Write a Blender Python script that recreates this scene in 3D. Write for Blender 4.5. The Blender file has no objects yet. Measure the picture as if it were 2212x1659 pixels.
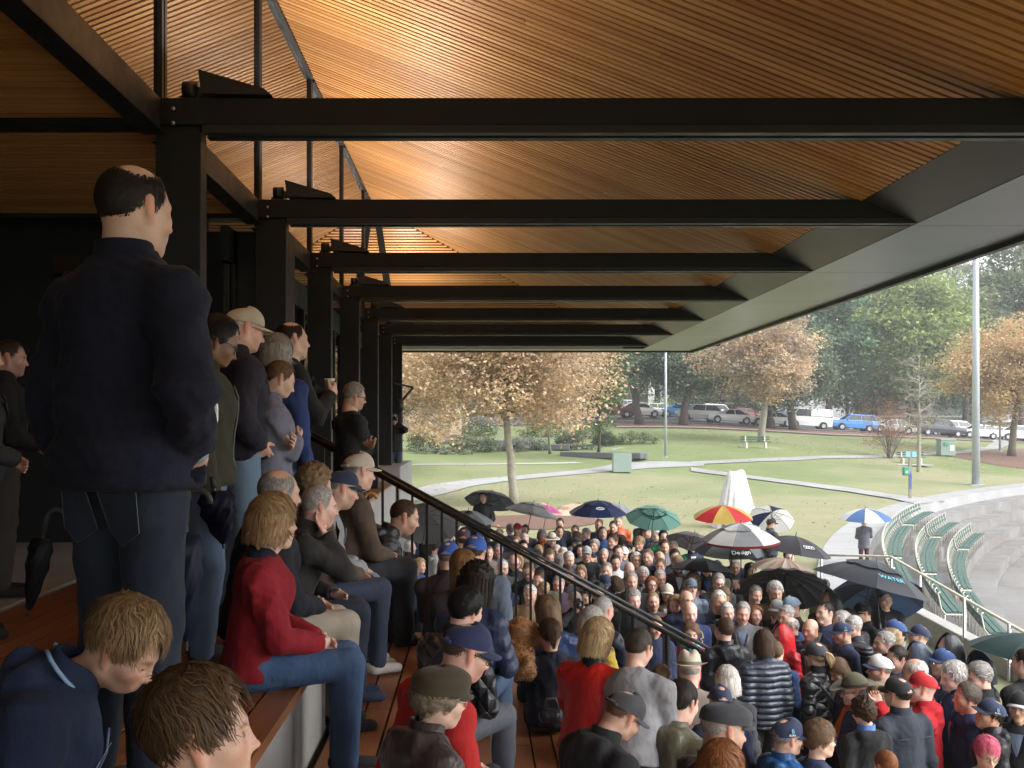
import bpy, math, random
import numpy as np
from mathutils import Vector, Matrix, Euler

rad = math.radians
random.seed(7); rng = np.random.default_rng(7)
S = bpy.context.scene
COL = S.collection

# ------------------------------------------------------------------ camera
EYE = 4.0                                   # metres above the lawn where the crowd stands
F, CX, CY, PW, PH = 2300.0, 1030.0, 918.0, 2212.0, 1659.0
cam_d = bpy.data.cameras.new('camera'); cam = bpy.data.objects.new('camera', cam_d); COL.objects.link(cam)
cam.location = (0, 0, EYE); cam.rotation_euler = (rad(90), 0, 0)
cam_d.sensor_fit = 'HORIZONTAL'; cam_d.sensor_width = 36; cam_d.lens = 36 * F / PW
cam_d.shift_x = (PW / 2 - CX) / PW; cam_d.shift_y = (CY - PH / 2) / PW
cam_d.clip_start = 0.05; cam_d.clip_end = 3000
S.camera = cam

# ------------------------------------------------------------------ sky, sun, exposure
SUN_EL, SUN_AZ = 40, 118
W = bpy.data.worlds.new('World'); S.world = W; W.use_nodes = True
nt = W.node_tree; nt.nodes.clear()
sky = nt.nodes.new('ShaderNodeTexSky'); sky.sky_type = 'NISHITA'; sky.sun_disc = False
sky.sun_elevation = rad(SUN_EL); sky.sun_rotation = rad(SUN_AZ)
sky.air_density = 1.0; sky.dust_density = 2.5; sky.ozone_density = 1.0
hsv = nt.nodes.new('ShaderNodeHueSaturation'); hsv.inputs['Saturation'].default_value = 0.10
bg = nt.nodes.new('ShaderNodeBackground'); bg.inputs['Strength'].default_value = 0.15
out = nt.nodes.new('ShaderNodeOutputWorld')
nt.links.new(sky.outputs[0], hsv.inputs['Color']); nt.links.new(hsv.outputs[0], bg.inputs['Color']); nt.links.new(bg.outputs[0], out.inputs['Surface'])
sd = bpy.data.lights.new('sun', 'SUN'); sd.energy = 1.35; sd.angle = rad(60); sd.color = (1.0, 0.985, 0.96)
so = bpy.data.objects.new('sun', sd); COL.objects.link(so)
az, el = rad(SUN_AZ), rad(SUN_EL)
dvec = Vector((math.sin(az) * math.cos(el), math.cos(az) * math.cos(el), math.sin(el)))
so.rotation_euler = dvec.to_track_quat('Z', 'Y').to_euler(); so.location = (30, -30, 60)
S.view_settings.view_transform = 'Standard'; S.view_settings.look = 'None'
S.view_settings.gamma = 1.0; S.view_settings.use_curve_mapping = False
S.view_settings.exposure = 1.6
S.render.engine = 'CYCLES'
S.cycles.use_denoising = True
S.cycles.max_bounces = 6; S.cycles.diffuse_bounces = 4; S.cycles.glossy_bounces = 3
S.cycles.transparent_max_bounces = 12; S.cycles.caustics_reflective = False; S.cycles.caustics_refractive = False

# ------------------------------------------------------------------ helpers
def at(px, py, Y):
    "world point that stands at distance Y behind image point (px, py) of the photograph (2212 px wide)"
    return Vector(((px - CX) / F * Y, Y, EYE - (py - CY) / F * Y))

def mesh(name, v, f, smooth=False):
    me = bpy.data.meshes.new(name)
    v = np.asarray(v, dtype=np.float32).reshape(-1, 3)
    if isinstance(f, np.ndarray):
        n, k = f.shape
        me.vertices.add(len(v)); me.vertices.foreach_set('co', v.ravel())
        me.loops.add(n * k); me.loops.foreach_set('vertex_index', f.astype(np.int32).ravel())
        me.polygons.add(n); me.polygons.foreach_set('loop_start', np.arange(0, n * k, k, dtype=np.int32))
        me.update(calc_edges=True); me.validate()
    else:
        me.from_pydata([tuple(map(float, p)) for p in v], [], f); me.update()
    if smooth: me.polygons.foreach_set('use_smooth', [True] * len(me.polygons))
    return me

def ob(name, me, mat=None, parent=None, loc=None, rot=None, scale=None, color=None, label=None, cat=None, group=None, kind=None):
    o = bpy.data.objects.new(name, me); COL.objects.link(o)
    if mat is not None and me is not None and len(me.materials) == 0: me.materials.append(mat)
    if parent is not None: o.parent = parent
    if loc is not None: o.location = loc
    if rot is not None: o.rotation_euler = rot
    if scale is not None: o.scale = scale
    if color is not None: o.color = (*color[:3], 1.0)
    if label: o['label'] = label
    if cat: o['category'] = cat
    if group: o['group'] = group
    if kind: o['kind'] = kind
    return o

def thing(name, label, cat, loc=(0, 0, 0), rotz=0.0, group=None):
    return ob(name, None, None, None, loc, (0, 0, rotz), label=label, cat=cat, group=group)

class MB:
    "collects simple shapes into one mesh"
    def __init__(s): s.v = []; s.f = []
    def add(s, v, f):
        b = len(s.v); s.v += [tuple(p) for p in v]; s.f += [tuple(i + b for i in q) for q in f]
    def box(s, a, b):
        (x0, y0, z0), (x1, y1, z1) = a, b
        s.add([(x0, y0, z0), (x1, y0, z0), (x1, y1, z0), (x0, y1, z0), (x0, y0, z1), (x1, y0, z1), (x1, y1, z1), (x0, y1, z1)],
              [(0, 3, 2, 1), (4, 5, 6, 7), (0, 1, 5, 4), (1, 2, 6, 5), (2, 3, 7, 6), (3, 0, 4, 7)])
    def tube(s, pts, r, n=8, cap=True):
        pts = [Vector(p) for p in pts]; m = len(pts)
        rr = r if hasattr(r, '__len__') else [r] * m
        b = len(s.v); up = None
        for i, p in enumerate(pts):
            t = (pts[min(i + 1, m - 1)] - pts[max(i - 1, 0)])
            t = t.normalized() if t.length > 1e-9 else Vector((0, 0, 1))
            if up is None: up = Vector((0, 0, 1)) if abs(t.z) < .9 else Vector((1, 0, 0))
            x = t.cross(up).normalized(); y = x.cross(t).normalized(); up = y
            for k in range(n):
                a = 2 * math.pi * k / n
                s.v.append(tuple(p + x * math.cos(a) * rr[i] + y * math.sin(a) * rr[i]))
        for i in range(m - 1):
            for k in range(n):
                k2 = (k + 1) % n
                s.f.append((b + i * n + k, b + i * n + k2, b + (i + 1) * n + k2, b + (i + 1) * n + k))
        if cap:
            s.f.append(tuple(b + k for k in range(n))[::-1]); s.f.append(tuple(b + (m - 1) * n + k for k in range(n)))
    def prism(s, poly, ext):
        "poly: list of 3-D points (convex-ish), ext: extrusion vector"
        n = len(poly); e = Vector(ext)
        v = [Vector(p) for p in poly]; v = v + [p + e for p in v]
        s.add(v, [tuple(range(n))[::-1], tuple(range(n, 2 * n))] + [(i, (i + 1) % n, n + (i + 1) % n, n + i) for i in range(n)])
    def lathe(s, prof, n=24, c=(0, 0, 0), sx=1, sy=1):
        b = len(s.v); m = len(prof)
        for r, z in prof:
            for k in range(n):
                a = 2 * math.pi * k / n
                s.v.append((c[0] + r * sx * math.cos(a), c[1] + r * sy * math.sin(a), c[2] + z))
        for i in range(m - 1):
            for k in range(n):
                k2 = (k + 1) % n
                s.f.append((b + i * n + k, b + i * n + k2, b + (i + 1) * n + k2, b + (i + 1) * n + k))
    def mesh(s, name, smooth=False): return mesh(name, np.array(s.v), s.f, smooth)
    def ob(s, name, mat, parent=None, smooth=False, **k): return ob(name, s.mesh(name, smooth), mat, parent, **k)

def box(name, a, b, mat, parent=None, **k):
    m = MB(); m.box(a, b); return m.ob(name, mat, parent, **k)

def bevel(o, w=.01, n=2):
    m = o.modifiers.new('bevel', 'BEVEL'); m.width = w; m.segments = n; m.limit_method = 'ANGLE'
    return o

# ------------------------------------------------------------------ materials
def new_mat(name):
    m = bpy.data.materials.new(name); m.use_nodes = True
    t = m.node_tree; p = t.nodes['Principled BSDF']
    return m, t, p

def N(t, typ, **k):
    n = t.nodes.new('ShaderNode' + typ)
    for a, b in k.items():
        if a in n.inputs: n.inputs[a].default_value = b
        else: setattr(n, a, b)
    return n

def coords(t, kind='Object', scale=(1, 1, 1)):
    tc = N(t, 'TexCoord'); mp = N(t, 'Mapping'); mp.inputs['Scale'].default_value = scale
    t.links.new(tc.outputs[kind], mp.inputs['Vector']); return mp.outputs[0]

def noise(t, vec, scale, detail=4, rough=.55):
    n = N(t, 'TexNoise'); n.inputs['Scale'].default_value = scale; n.inputs['Detail'].default_value = detail; n.inputs['Roughness'].default_value = rough
    t.links.new(vec, n.inputs['Vector']); return n.outputs['Fac']

def ramp(t, fac, stops):
    r = N(t, 'ValToRGB'); e = r.color_ramp.elements
    while len(e) < len(stops): e.new(.5)
    for el_, (p, c) in zip(e, stops): el_.position = p; el_.color = (*c, 1) if len(c) == 3 else c
    t.links.new(fac, r.inputs[0]); return r.outputs[0]

def mix(t, a, b, fac, mode='MIX'):
    m = N(t, 'MixRGB'); m.blend_type = mode
    for s_, i in ((fac, 0), (a, 1), (b, 2)):
        if isinstance(s_, (int, float)): m.inputs[i].default_value = s_
        elif isinstance(s_, tuple): m.inputs[i].default_value = (*s_[:3], 1)
        else: t.links.new(s_, m.inputs[i])
    return m.outputs[0]

def bump(t, p, h, strength=.3, dist=.02):
    b = N(t, 'Bump'); b.inputs['Strength'].default_value = strength; b.inputs['Distance'].default_value = dist
    t.links.new(h, b.inputs['Height']); t.links.new(b.outputs[0], p.inputs['Normal'])

def simple(name, col, rough=.6, metal=0.0, var=.12, scale=6, bmp=0.0, spec=.5, rv=1.0):
    "one colour with a little uneven wear"
    m, t, p = new_mat(name); v = coords(t)
    n = noise(t, v, scale, 5)
    c = mix(t, tuple(x * (1 - var) for x in col), tuple(min(1, x * (1 + var)) for x in col), n)
    t.links.new(c, p.inputs['Base Color']); t.links.new(ramp(t, noise(t, v, scale * 1.7, 6, .7), [(.3, (rough * (1 - .25 * rv),) * 3), (.75, (min(1, rough * (1 + .35 * rv)),) * 3)]), p.inputs['Roughness']); p.inputs['Metallic'].default_value = metal
    p.inputs['Specular IOR Level'].default_value = spec
    if bmp: bump(t, p, noise(t, v, scale * 6, 3), bmp, .01)
    return m

M = {}
M['steel'] = simple('painted_steel', (.0075, .008, .009), .5, 0, .25, 2, 0, .3)
M['steel_mid'] = simple('charcoal_steel', (.016, .0175, .018), .45, 0, .2, 2, 0, .4)
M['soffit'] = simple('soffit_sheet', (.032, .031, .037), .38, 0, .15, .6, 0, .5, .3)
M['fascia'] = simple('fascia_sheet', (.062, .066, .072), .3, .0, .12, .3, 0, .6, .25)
M['black'] = simple('black_plastic', (.012, .012, .013), .4)
M['rubber'] = simple('rubber', (.015, .015, .016), .8)
M['chrome'] = simple('stainless', (.55, .55, .53), .3, .9, .08)
M['galv'] = simple('galvanised', (.42, .46, .5), .45, .3, .12, 3)
M['greybox'] = simple('grey_green_paint', (.22, .29, .26), .5, 0, .1, 4)
M['whitepaint'] = simple('white_paint', (.75, .75, .72), .5)
M['cream'] = simple('cream_paint', (.62, .59, .5), .5)
M['benchgreen'] = simple('green_slats', (.018, .075, .058), .45, 0, .25, 4)
M['mulch'] = simple('bark_mulch', (.13, .07, .05), .9, 0, .55, 9, .6)
M['sandstone'] = simple('sandstone', (.36, .27, .19), .85, 0, .3, 3, .4)
M['darkstone'] = simple('bluestone', (.085, .09, .1), .5, 0, .2, 2)
M['asphalt'] = simple('asphalt', (.06, .06, .063), .65, 0, .2, .5)
M['kerb'] = simple('kerb_concrete', (.36, .35, .33), .8, 0, .15, 2)

def concrete(name, base, dark, scale=.8, wet=False, bscale=30, rough=.75):
    m, t, p = new_mat(name); v = coords(t)
    a = noise(t, v, scale, 6, .65); c = ramp(t, a, [(.3, dark), (.62, base)])
    s2 = noise(t, v, scale * 9, 4); c = mix(t, c, (base[0] * .7, base[1] * .7, base[2] * .68), ramp(t, s2, [(.5, (0, 0, 0)), (.8, (.5, .5, .5))]))
    t.links.new(c, p.inputs['Base Color'])
    if wet:
        vs = coords(t, 'Object', (.35, .8, 1)); w = noise(t, vs, .8, 6, .65)
        t.links.new(ramp(t, w, [(.36, (.34, .34, .34)), (.68, (.72, .72, .72))]), p.inputs['Roughness'])
    else: p.inputs['Roughness'].default_value = rough
    bump(t, p, noise(t, v, bscale, 4), .25, .01)
    return m
M['conc'] = concrete('concrete', (.36, .355, .345), (.27, .265, .255))
M['conc_wet'] = concrete('wet_concrete', (.19, .187, .187), (.125, .112, .10), .35, True)
M['conc_path'] = concrete('path_concrete', (.31, .31, .315), (.24, .24, .245), .5, True)
M['aggregate'] = concrete('exposed_aggregate', (.34, .31, .28), (.10, .09, .085), 26, False, 60)

def wood(name, a, b, c, rough=.5, along=0, rnd=True):
    m, t, p = new_mat(name)
    sc = [3.0, 3.0, 3.0]; sc[along] = .35
    v = coords(t, 'Object', tuple(sc))
    oi = N(t, 'ObjectInfo'); vm = N(t, 'VectorMath'); vm.operation = 'ADD'
    sh = N(t, 'VectorMath'); sh.operation = 'SCALE'; sh.inputs['Scale'].default_value = 37.0
    cb = N(t, 'CombineXYZ'); t.links.new(oi.outputs['Random'], cb.inputs[0]); t.links.new(oi.outputs['Random'], cb.inputs[1])
    t.links.new(cb.outputs[0], sh.inputs[0]); t.links.new(v, vm.inputs[0]); t.links.new(sh.outputs[0], vm.inputs[1])
    g = noise(t, vm.outputs[0], 6, 6, .6)
    base = ramp(t, oi.outputs['Random'], [(0, a), (.35, b), (.7, c), (1, a)])
    col = mix(t, base, ramp(t, g, [(.3, (.5, .42, .36)), (.65, (1.12, 1.08, 1.0))]), .75, 'MULTIPLY')
    t.links.new(col, p.inputs['Base Color']); p.inputs['Roughness'].default_value = rough
    bump(t, p, g, .15, .003)
    return m
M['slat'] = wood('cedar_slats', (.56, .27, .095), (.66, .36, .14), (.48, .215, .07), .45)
M['slat_dim'] = wood('dark_cedar_slats', (.50, .23, .08), (.58, .30, .11), (.43, .18, .06), .5)  # same cedar as the other slats, recess shade put into a darker colour
M['deck'] = wood('deck_planks', (.30, .125, .05), (.37, .17, .075), (.24, .095, .04), .38, 1)
M['roofback'] = simple('roof_lining', (.012, .01, .009), .9)
M['paleback'] = simple('pale_lining', (.55, .47, .37), .8)  # pale colour stands in for light on the ceiling by the glass

def fabric_mat(name, fold=10, weave=220, rough=.85, bstr=.6, sheen=.02):
    m, t, p = new_mat(name); v = coords(t)
    oi = N(t, 'ObjectInfo'); n = noise(t, v, 3.0, 4)
    col = mix(t, oi.outputs['Color'], ramp(t, n, [(.3, (.72, .72, .74)), (.7, (1.12, 1.12, 1.12))]), .8, 'MULTIPLY')
    t.links.new(col, p.inputs['Base Color']); p.inputs['Roughness'].default_value = rough
    p.inputs['Specular IOR Level'].default_value = .25; p.inputs['Sheen Weight'].default_value = sheen; p.inputs['Sheen Roughness'].default_value = .5
    f1 = noise(t, coords(t, 'Object', (1, 1, .55)), fold, 3, .5); f2 = noise(t, v, weave, 2)
    h = N(t, 'Math'); h.operation = 'MULTIPLY_ADD'; t.links.new(f2, h.inputs[0]); h.inputs[1].default_value = .06; t.links.new(f1, h.inputs[2])
    bump(t, p, h.outputs[0], bstr, .03)
    return m
M['fabric'] = fabric_mat('cloth')
M['denim'] = fabric_mat('denim', 9, 300, .8, .5, .05)
M['shell'] = fabric_mat('rain_shell', 14, 60, .38, .55, 0)
M['cap'] = fabric_mat('cap_cloth', 5, 260, .8, .15, .1)
M['nylon'] = fabric_mat('umbrella_nylon', 4, 40, .42, .12, 0)
def nylon_mat():
    m = fabric_mat('umbrella_cloth', 4, 40, .42, .12, 0); t = m.node_tree; p = t.nodes['Principled BSDF']; o = t.nodes['Material Output']; oi = N(t, 'ObjectInfo')
    tl = N(t, 'BsdfTranslucent'); t.links.new(oi.outputs['Color'], tl.inputs['Color']); ms = N(t, 'MixShader'); ms.inputs[0].default_value = .42
    t.links.new(p.outputs[0], ms.inputs[1]); t.links.new(tl.outputs[0], ms.inputs[2]); t.links.new(ms.outputs[0], o.inputs['Surface']); return m
M['nylon'] = nylon_mat()
M['shoe'] = simple('shoe_leather', (.03, .025, .025), .5)

def quilt_mat(name, kind):
    m, t, p = new_mat(name)
    oi = N(t, 'ObjectInfo'); v = coords(t, 'Object', (1, 1, 1))
    w = N(t, 'TexWave'); w.wave_type = 'BANDS'; w.wave_profile = 'SIN'
    w.bands_direction = 'Z' if kind == 'puffer' else 'DIAGONAL'
    w.inputs['Scale'].default_value = 5.2 if kind == 'puffer' else 4.5; w.inputs['Distortion'].default_value = 1.2; w.inputs['Detail'].default_value = 1
    t.links.new(v, w.inputs['Vector'])
    h = w.outputs['Fac']
    if kind != 'puffer':
        w2 = N(t, 'TexWave'); w2.bands_direction = 'DIAGONAL'; w2.inputs['Scale'].default_value = 4.5; w2.inputs['Distortion'].default_value = 1.2
        mp = N(t, 'Mapping'); mp.inputs['Scale'].default_value = (-1, -1, 1); t.links.new(v, mp.inputs['Vector']); t.links.new(mp.outputs[0], w2.inputs['Vector'])
        mn = N(t, 'Math'); mn.operation = 'MINIMUM'; t.links.new(h, mn.inputs[0]); t.links.new(w2.outputs['Fac'], mn.inputs[1]); h = mn.outputs[0]
    sq = N(t, 'Math'); sq.operation = 'POWER'; t.links.new(h, sq.inputs[0]); sq.inputs[1].default_value = .35
    ad = N(t, 'Math'); ad.operation = 'MULTIPLY_ADD'; t.links.new(noise(t, v, 40, 3), ad.inputs[0]); ad.inputs[1].default_value = .25; t.links.new(sq.outputs[0], ad.inputs[2])
    t.links.new(oi.outputs['Color'], p.inputs['Base Color']); p.inputs['Roughness'].default_value = .36
    bump(t, p, ad.outputs[0], .8, .03)
    return m
M['puffer'] = quilt_mat('puffer_shell', 'puffer'); M['quilt'] = quilt_mat('quilted_shell', 'quilt')

def tint_mat(name, rough, sss=0.0, bs=90, bstr=.15, streak=False):
    "object colour times a per-vertex tint (attribute tint); alpha 0 takes the vertex colour as it is"
    m, t, p = new_mat(name); oi = N(t, 'ObjectInfo')
    at_ = N(t, 'Attribute'); at_.attribute_name = 'tint'
    a = mix(t, oi.outputs['Color'], at_.outputs['Color'], 1.0, 'MULTIPLY')
    c = mix(t, at_.outputs['Color'], a, at_.outputs['Alpha'])
    n = noise(t, coords(t), 14 if not streak else 30, 4)
    c = mix(t, c, ramp(t, n, [(.28, (.86, .74, .72)), (.5, (1, 1, 1)), (.75, (1.10, 1.04, 1.0))]), .9, 'MULTIPLY')
    t.links.new(c, p.inputs['Base Color']); p.inputs['Roughness'].default_value = rough
    if sss:
        p.inputs['Subsurface Weight'].default_value = sss; p.inputs['Subsurface Radius'].default_value = (.012, .005, .003); p.inputs['Subsurface Scale'].default_value = .6
    if bstr: bump(t, p, noise(t, coords(t), bs, 4), bstr, .004)
    return m
M['skin'] = tint_mat('skin', .48, .0, 120, .18)
M['hair'] = tint_mat('hair', .55, 0, 200, .0, True)
M['hair'].node_tree.nodes['Principled BSDF'].inputs['Specular IOR Level'].default_value = .22

def glass_mat(name, ior, tint=(.8, .85, .85), rough=.0):
    m, t, p = new_mat(name); t.nodes.remove(p)
    o = t.nodes['Material Output']; g = N(t, 'BsdfGlossy'); g.inputs['Roughness'].default_value = rough; g.inputs['Color'].default_value = (1, 1, 1, 1)
    tr = N(t, 'BsdfTransparent'); tr.inputs['Color'].default_value = (*tint, 1)
    fr = N(t, 'Fresnel'); fr.inputs['IOR'].default_value = ior
    ms = N(t, 'MixShader'); t.links.new(fr.outputs[0], ms.inputs[0]); t.links.new(tr.outputs[0], ms.inputs[1]); t.links.new(g.outputs[0], ms.inputs[2])
    t.links.new(ms.outputs[0], o.inputs['Surface']); return m
M['glass'] = glass_mat('window_glass', 2.1, (.55, .58, .57), .01)
M['lens'] = glass_mat('spectacle_lens', 1.5, (.9, .92, .92))
M['carglass'] = simple('car_glass', (.03, .04, .045), .08, 0, .1, 2, 0, .8)
def paint_mat():
    m, t, p = new_mat('car_paint'); oi = N(t, 'ObjectInfo'); t.links.new(oi.outputs['Color'], p.inputs['Base Color'])
    p.inputs['Roughness'].default_value = .28; p.inputs['Coat Weight'].default_value = .4; return m
M['paint'] = paint_mat()
def flat_mat():
    m, t, p = new_mat('printed_ink'); oi = N(t, 'ObjectInfo'); t.links.new(oi.outputs['Color'], p.inputs['Base Color']); p.inputs['Roughness'].default_value = .6; return m
M['ink'] = flat_mat()
# ------------------------------------------------------------------ lie of the land
def z1(x, y): return (829.4 + x * .3125, 748.8 + y * .3125)
def z2(x, y): return (1497.6 + x * .3229, 748.8 + y * .3229)
_ctrl = []
for px, py, Y in [(1110, 1094, 46), (1343, 1021, 66), (1438, 988, 75), (1632, 967, 80), (1742, 927, 108), (1560, 915, 109), (1380, 900, 112), (2115, 948, 119), (2190, 952, 120),
                  (1968, 1002, 80), (2043, 985, 85), (2108, 1048, 64), (1966, 1078, 52), (900, 967, 80), (900, 1065, 53), (900, 1000, 68), (1250, 925, 100), (950, 918, 112)]:
    p = at(px, py, Y); _ctrl.append((p.x, p.y, p.z))
for x, y, z in [(-12, 8, 0), (-12, 22, 0), (0, 10, 0), (0, 20, 0), (8, 10, 0), (7, 20, .05), (4, 15, 0), (3, 26, .3), (10, 28, .4), (12, 35, .4), (5, 37, .35), (-10, 35, .4), (20, 48, .4), (-30, 10, .3),
                (40, 74, .45), (-40, 60, 1.5), (-40, 110, 4.5), (-30, 150, 5.5), (20, 160, 4.5), (80, 160, 1.5), (70, 120, 1.2), (60, 90, .9), (-80, 40, 1.5), (110, 60, .5), (130, 160, 1.0), (0, -40, 0), (60, -40, 0), (-60, -40, 0)]:
    _ctrl.append((x, y, z))
_cp = np.array(_ctrl)
def _tps(r2): return np.where(r2 > 0, r2 * np.log(np.maximum(r2, 1e-9)), 0.0)
_n = len(_cp); _A = np.zeros((_n + 3, _n + 3)); _d2 = ((_cp[:, None, :2] - _cp[None, :, :2]) ** 2).sum(-1) / 1e4
_A[:_n, :_n] = _tps(_d2) + np.eye(_n) * .004; _A[:_n, _n] = 1; _A[:_n, _n + 1:] = _cp[:, :2] / 100; _A[_n:, :_n] = _A[:_n, _n:].T
_w = np.linalg.solve(_A, np.concatenate([_cp[:, 2], np.zeros(3)]))
def H(x, y):
    x = np.asarray(x, float); y = np.asarray(y, float); s = x.shape
    xc = np.clip(x.ravel(), -110, 150); yc = np.clip(y.ravel(), -50, 175)
    d2 = ((xc[:, None] - _cp[None, :, 0]) ** 2 + (yc[:, None] - _cp[None, :, 1]) ** 2) / 1e4
    return (_tps(d2) @ _w[:_n] + _w[_n] + (xc * _w[_n + 1] + yc * _w[_n + 2]) / 100).reshape(s)
def Hs(x, y): return float(H(np.array([x]), np.array([y]))[0])
def ground_at(px, py, y0=24, y1=170):
    Y = np.linspace(y0, y1, 600); X = (px - CX) / F * Y; Z = EYE - (py - CY) / F * Y
    d = Z - H(X, Y); hit = bool((d < 0).any()); i = int(np.argmax(d < 0)) if hit else int(np.argmin(d / Y))
    if hit and i > 0:
        k = d[i - 1] / (d[i - 1] - d[i] + 1e-9); y = Y[i - 1] + (Y[i] - Y[i - 1]) * k
    else: y = Y[i]
    x = (px - CX) / F * y
    return Vector((x, y, Hs(x, y)))

AC = np.array([95.6, -2.1])                 # centre of the oval that the terraces curve round
def arc(R, y): return AC[0] - math.sqrt(R * R - (y - AC[1]) ** 2)

def grass_material():
    m, t, p = new_mat('lawn'); v = coords(t)
    a = noise(t, v, .045, 4, .6); b = noise(t, v, .35, 5, .6); c = noise(t, v, 9, 4, .7)
    g = ramp(t, b, [(.32, (.118, .158, .054)), (.7, (.158, .196, .076))])
    d = ramp(t, b, [(.3, (.19, .195, .105)), (.7, (.24, .236, .138))])
    sx = N(t, 'SeparateXYZ'); t.links.new(coords(t), sx.inputs[0])
    # the lawn is worn and dry on the flat by the pavilion and greener up the slope
    mr = N(t, 'MapRange'); t.links.new(sx.outputs['Y'], mr.inputs[0]); mr.inputs[1].default_value = 44; mr.inputs[2].default_value = 72; mr.inputs[3].default_value = .14; mr.inputs[4].default_value = -.08
    ad = N(t, 'Math'); ad.operation = 'ADD'; t.links.new(a, ad.inputs[0]); t.links.new(mr.outputs[0], ad.inputs[1])
    k = ramp(t, ad.outputs[0], [(.44, (0, 0, 0)), (.57, (1, 1, 1))])
    col = mix(t, g, d, k); col = mix(t, col, ramp(t, c, [(.25, (.68, .7, .62)), (.75, (1.18, 1.16, 1.1))]), .8, 'MULTIPLY')
    w = noise(t, v, .16, 3); col = mix(t, col, (.30, .25, .19), ramp(t, w, [(.66, (0, 0, 0)), (.74, (.55, .55, .55))]))
    t.links.new(col, p.inputs['Base Color']); p.inputs['Roughness'].default_value = .9; bump(t, p, c, .5, .04)
    return m
M['grass'] = grass_material()

def axis(a, b, s, far):
    c = list(np.arange(a, b + .01, s)); lo = [a - d for d in far][::-1]; hi = [b + d for d in far]
    return np.array(lo + c + hi)
gx = np.unique(np.round(np.r_[axis(-40, 80, 1.0, [6, 15, 30, 60, 120, 300, 900, 2000]), np.arange(6, 14, .125)], 3)); gy = axis(-12, 132, 1.0, [6, 15, 30, 60, 120, 300, 900, 2000])
GX, GY = np.meshgrid(gx, gy); GZ = H(GX, GY)
RR = np.hypot(GX - AC[0], GY - AC[1]); GZ = np.where((RR < 90.6) & ((GY > 21.8) | (GX > 8.2 + (19.45 - GY) * .075)), -3.2, GZ)
nx, ny = len(gx), len(gy)
ii = (np.arange(ny - 1)[:, None] * nx + np.arange(nx - 1)[None, :]).ravel()
ob('ground', mesh('ground', np.stack([GX, GY, GZ], -1), np.stack([ii, ii + 1, ii + nx + 1, ii + nx], 1), True), M['grass'], kind='structure', label='green and dry tan lawn of the park')

def strip(name, A, B, mat, up=.035, n=40, **k):
    "ground-hugging sheet between two lines of image points"
    def resample(L):
        P = [ground_at(*q) for q in L]; P = np.array([(p.x, p.y) for p in P]); s = np.r_[0, np.cumsum(np.hypot(*np.diff(P, axis=0).T))]
        q = np.linspace(0, s[-1], n); return np.stack([np.interp(q, s, P[:, 0]), np.interp(q, s, P[:, 1])], 1)
    a, b = resample(A), resample(B); m = 4; v = []
    for i in range(n):
        for j in range(m):
            x, y = a[i] + (b[i] - a[i]) * j / (m - 1); v.append((x, y, Hs(x, y) + up))
    f = [(i * m + j, i * m + j + 1, (i + 1) * m + j + 1, (i + 1) * m + j) for i in range(n - 1) for j in range(m - 1)]
    return ob(name, mesh(name, v, f, True), mat, kind='structure', **k)
strip('path', [z1(130, 1010), z1(330, 955), z1(600, 920), z1(880, 898), z1(1200, 870), z1(1450, 842), z1(1600, 812), z1(1850, 795), z1(2212, 800)],
      [z1(130, 1090), z1(330, 1040), z1(600, 968), z1(880, 928), z1(1200, 897), z1(1450, 875), z1(1600, 862), z1(1850, 842), z1(2212, 826)], M['conc_path'], label='pale concrete path curving across the lawn')
strip('path', [z2(-10, 772), z2(300, 758), z2(700, 742), z2(1100, 730), z2(1300, 724), z2(1640, 712), z2(1800, 698), z2(1960, 672), z2(2010, 640), z2(1990, 618)],
      [z2(-10, 792), z2(300, 778), z2(700, 764), z2(1100, 748), z2(1300, 742), z2(1640, 726), z2(1860, 712), z2(2060, 684), z2(2120, 655), z2(2090, 628)], M['conc_path'], .045, label='narrow concrete path below the parked cars')
strip('path', [z2(-15, 812), z2(340, 862), z2(700, 905), z2(1050, 950), z2(1400, 1003), z2(1700, 1035)], [z2(-15, 838), z2(340, 882), z2(700, 929), z2(1050, 977), z2(1330, 1022), z2(1500, 1062)], M['conc_path'], .055, label='narrow concrete path running down to the terraces')
strip('path', [z1(60, 816), z1(700, 812), z1(1320, 800)], [z1(60, 822), z1(700, 818), z1(1380, 808)], M['kerb'], .03, label='thin concrete edging strip in the lawn')
# mulch under the street trees and the road they line
def road_y(x): return 105.8 + max(0, x - 33) * .45
def band(name, xa, xb, off0, off1, up, mat, m=6, n=70, **k):
    v = []
    for x in np.linspace(xa, xb, n):
        for j in range(m):
            y = road_y(x) + off0 + (off1 - off0) * j / (m - 1); v.append((x, y, Hs(x, y) + up))
    f = [(i * m + j, (i + 1) * m + j, (i + 1) * m + j + 1, i * m + j + 1) for i in range(n - 1) for j in range(m - 1)]
    return ob(name, mesh(name, v, f, True), mat, kind='structure', **k)
band('mulch_bed', 13, 70, -6.5, -.4, .04, M['mulch'], label='dark bark mulch under the street trees')
band('kerb', 13, 70, -6.9, -6.45, .16, M['kerb'], 3, label='low concrete kerb along the mulch bed')
band('kerb', -60, 120, -.4, 0, .14, M['kerb'], 3, label='street kerb in front of the parked cars')
band('road', -60, 130, 0, 24, .05, M['asphalt'], 8, label='wet asphalt street behind the park')
strip('mulch_bed', [z2(1700, 716), z2(2000, 700), z2(2300, 680)], [z2(1760, 740), z2(2000, 790), z2(2300, 830)], M['mulch'], .03, label='leaf-covered mulch below the orange tree')

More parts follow.
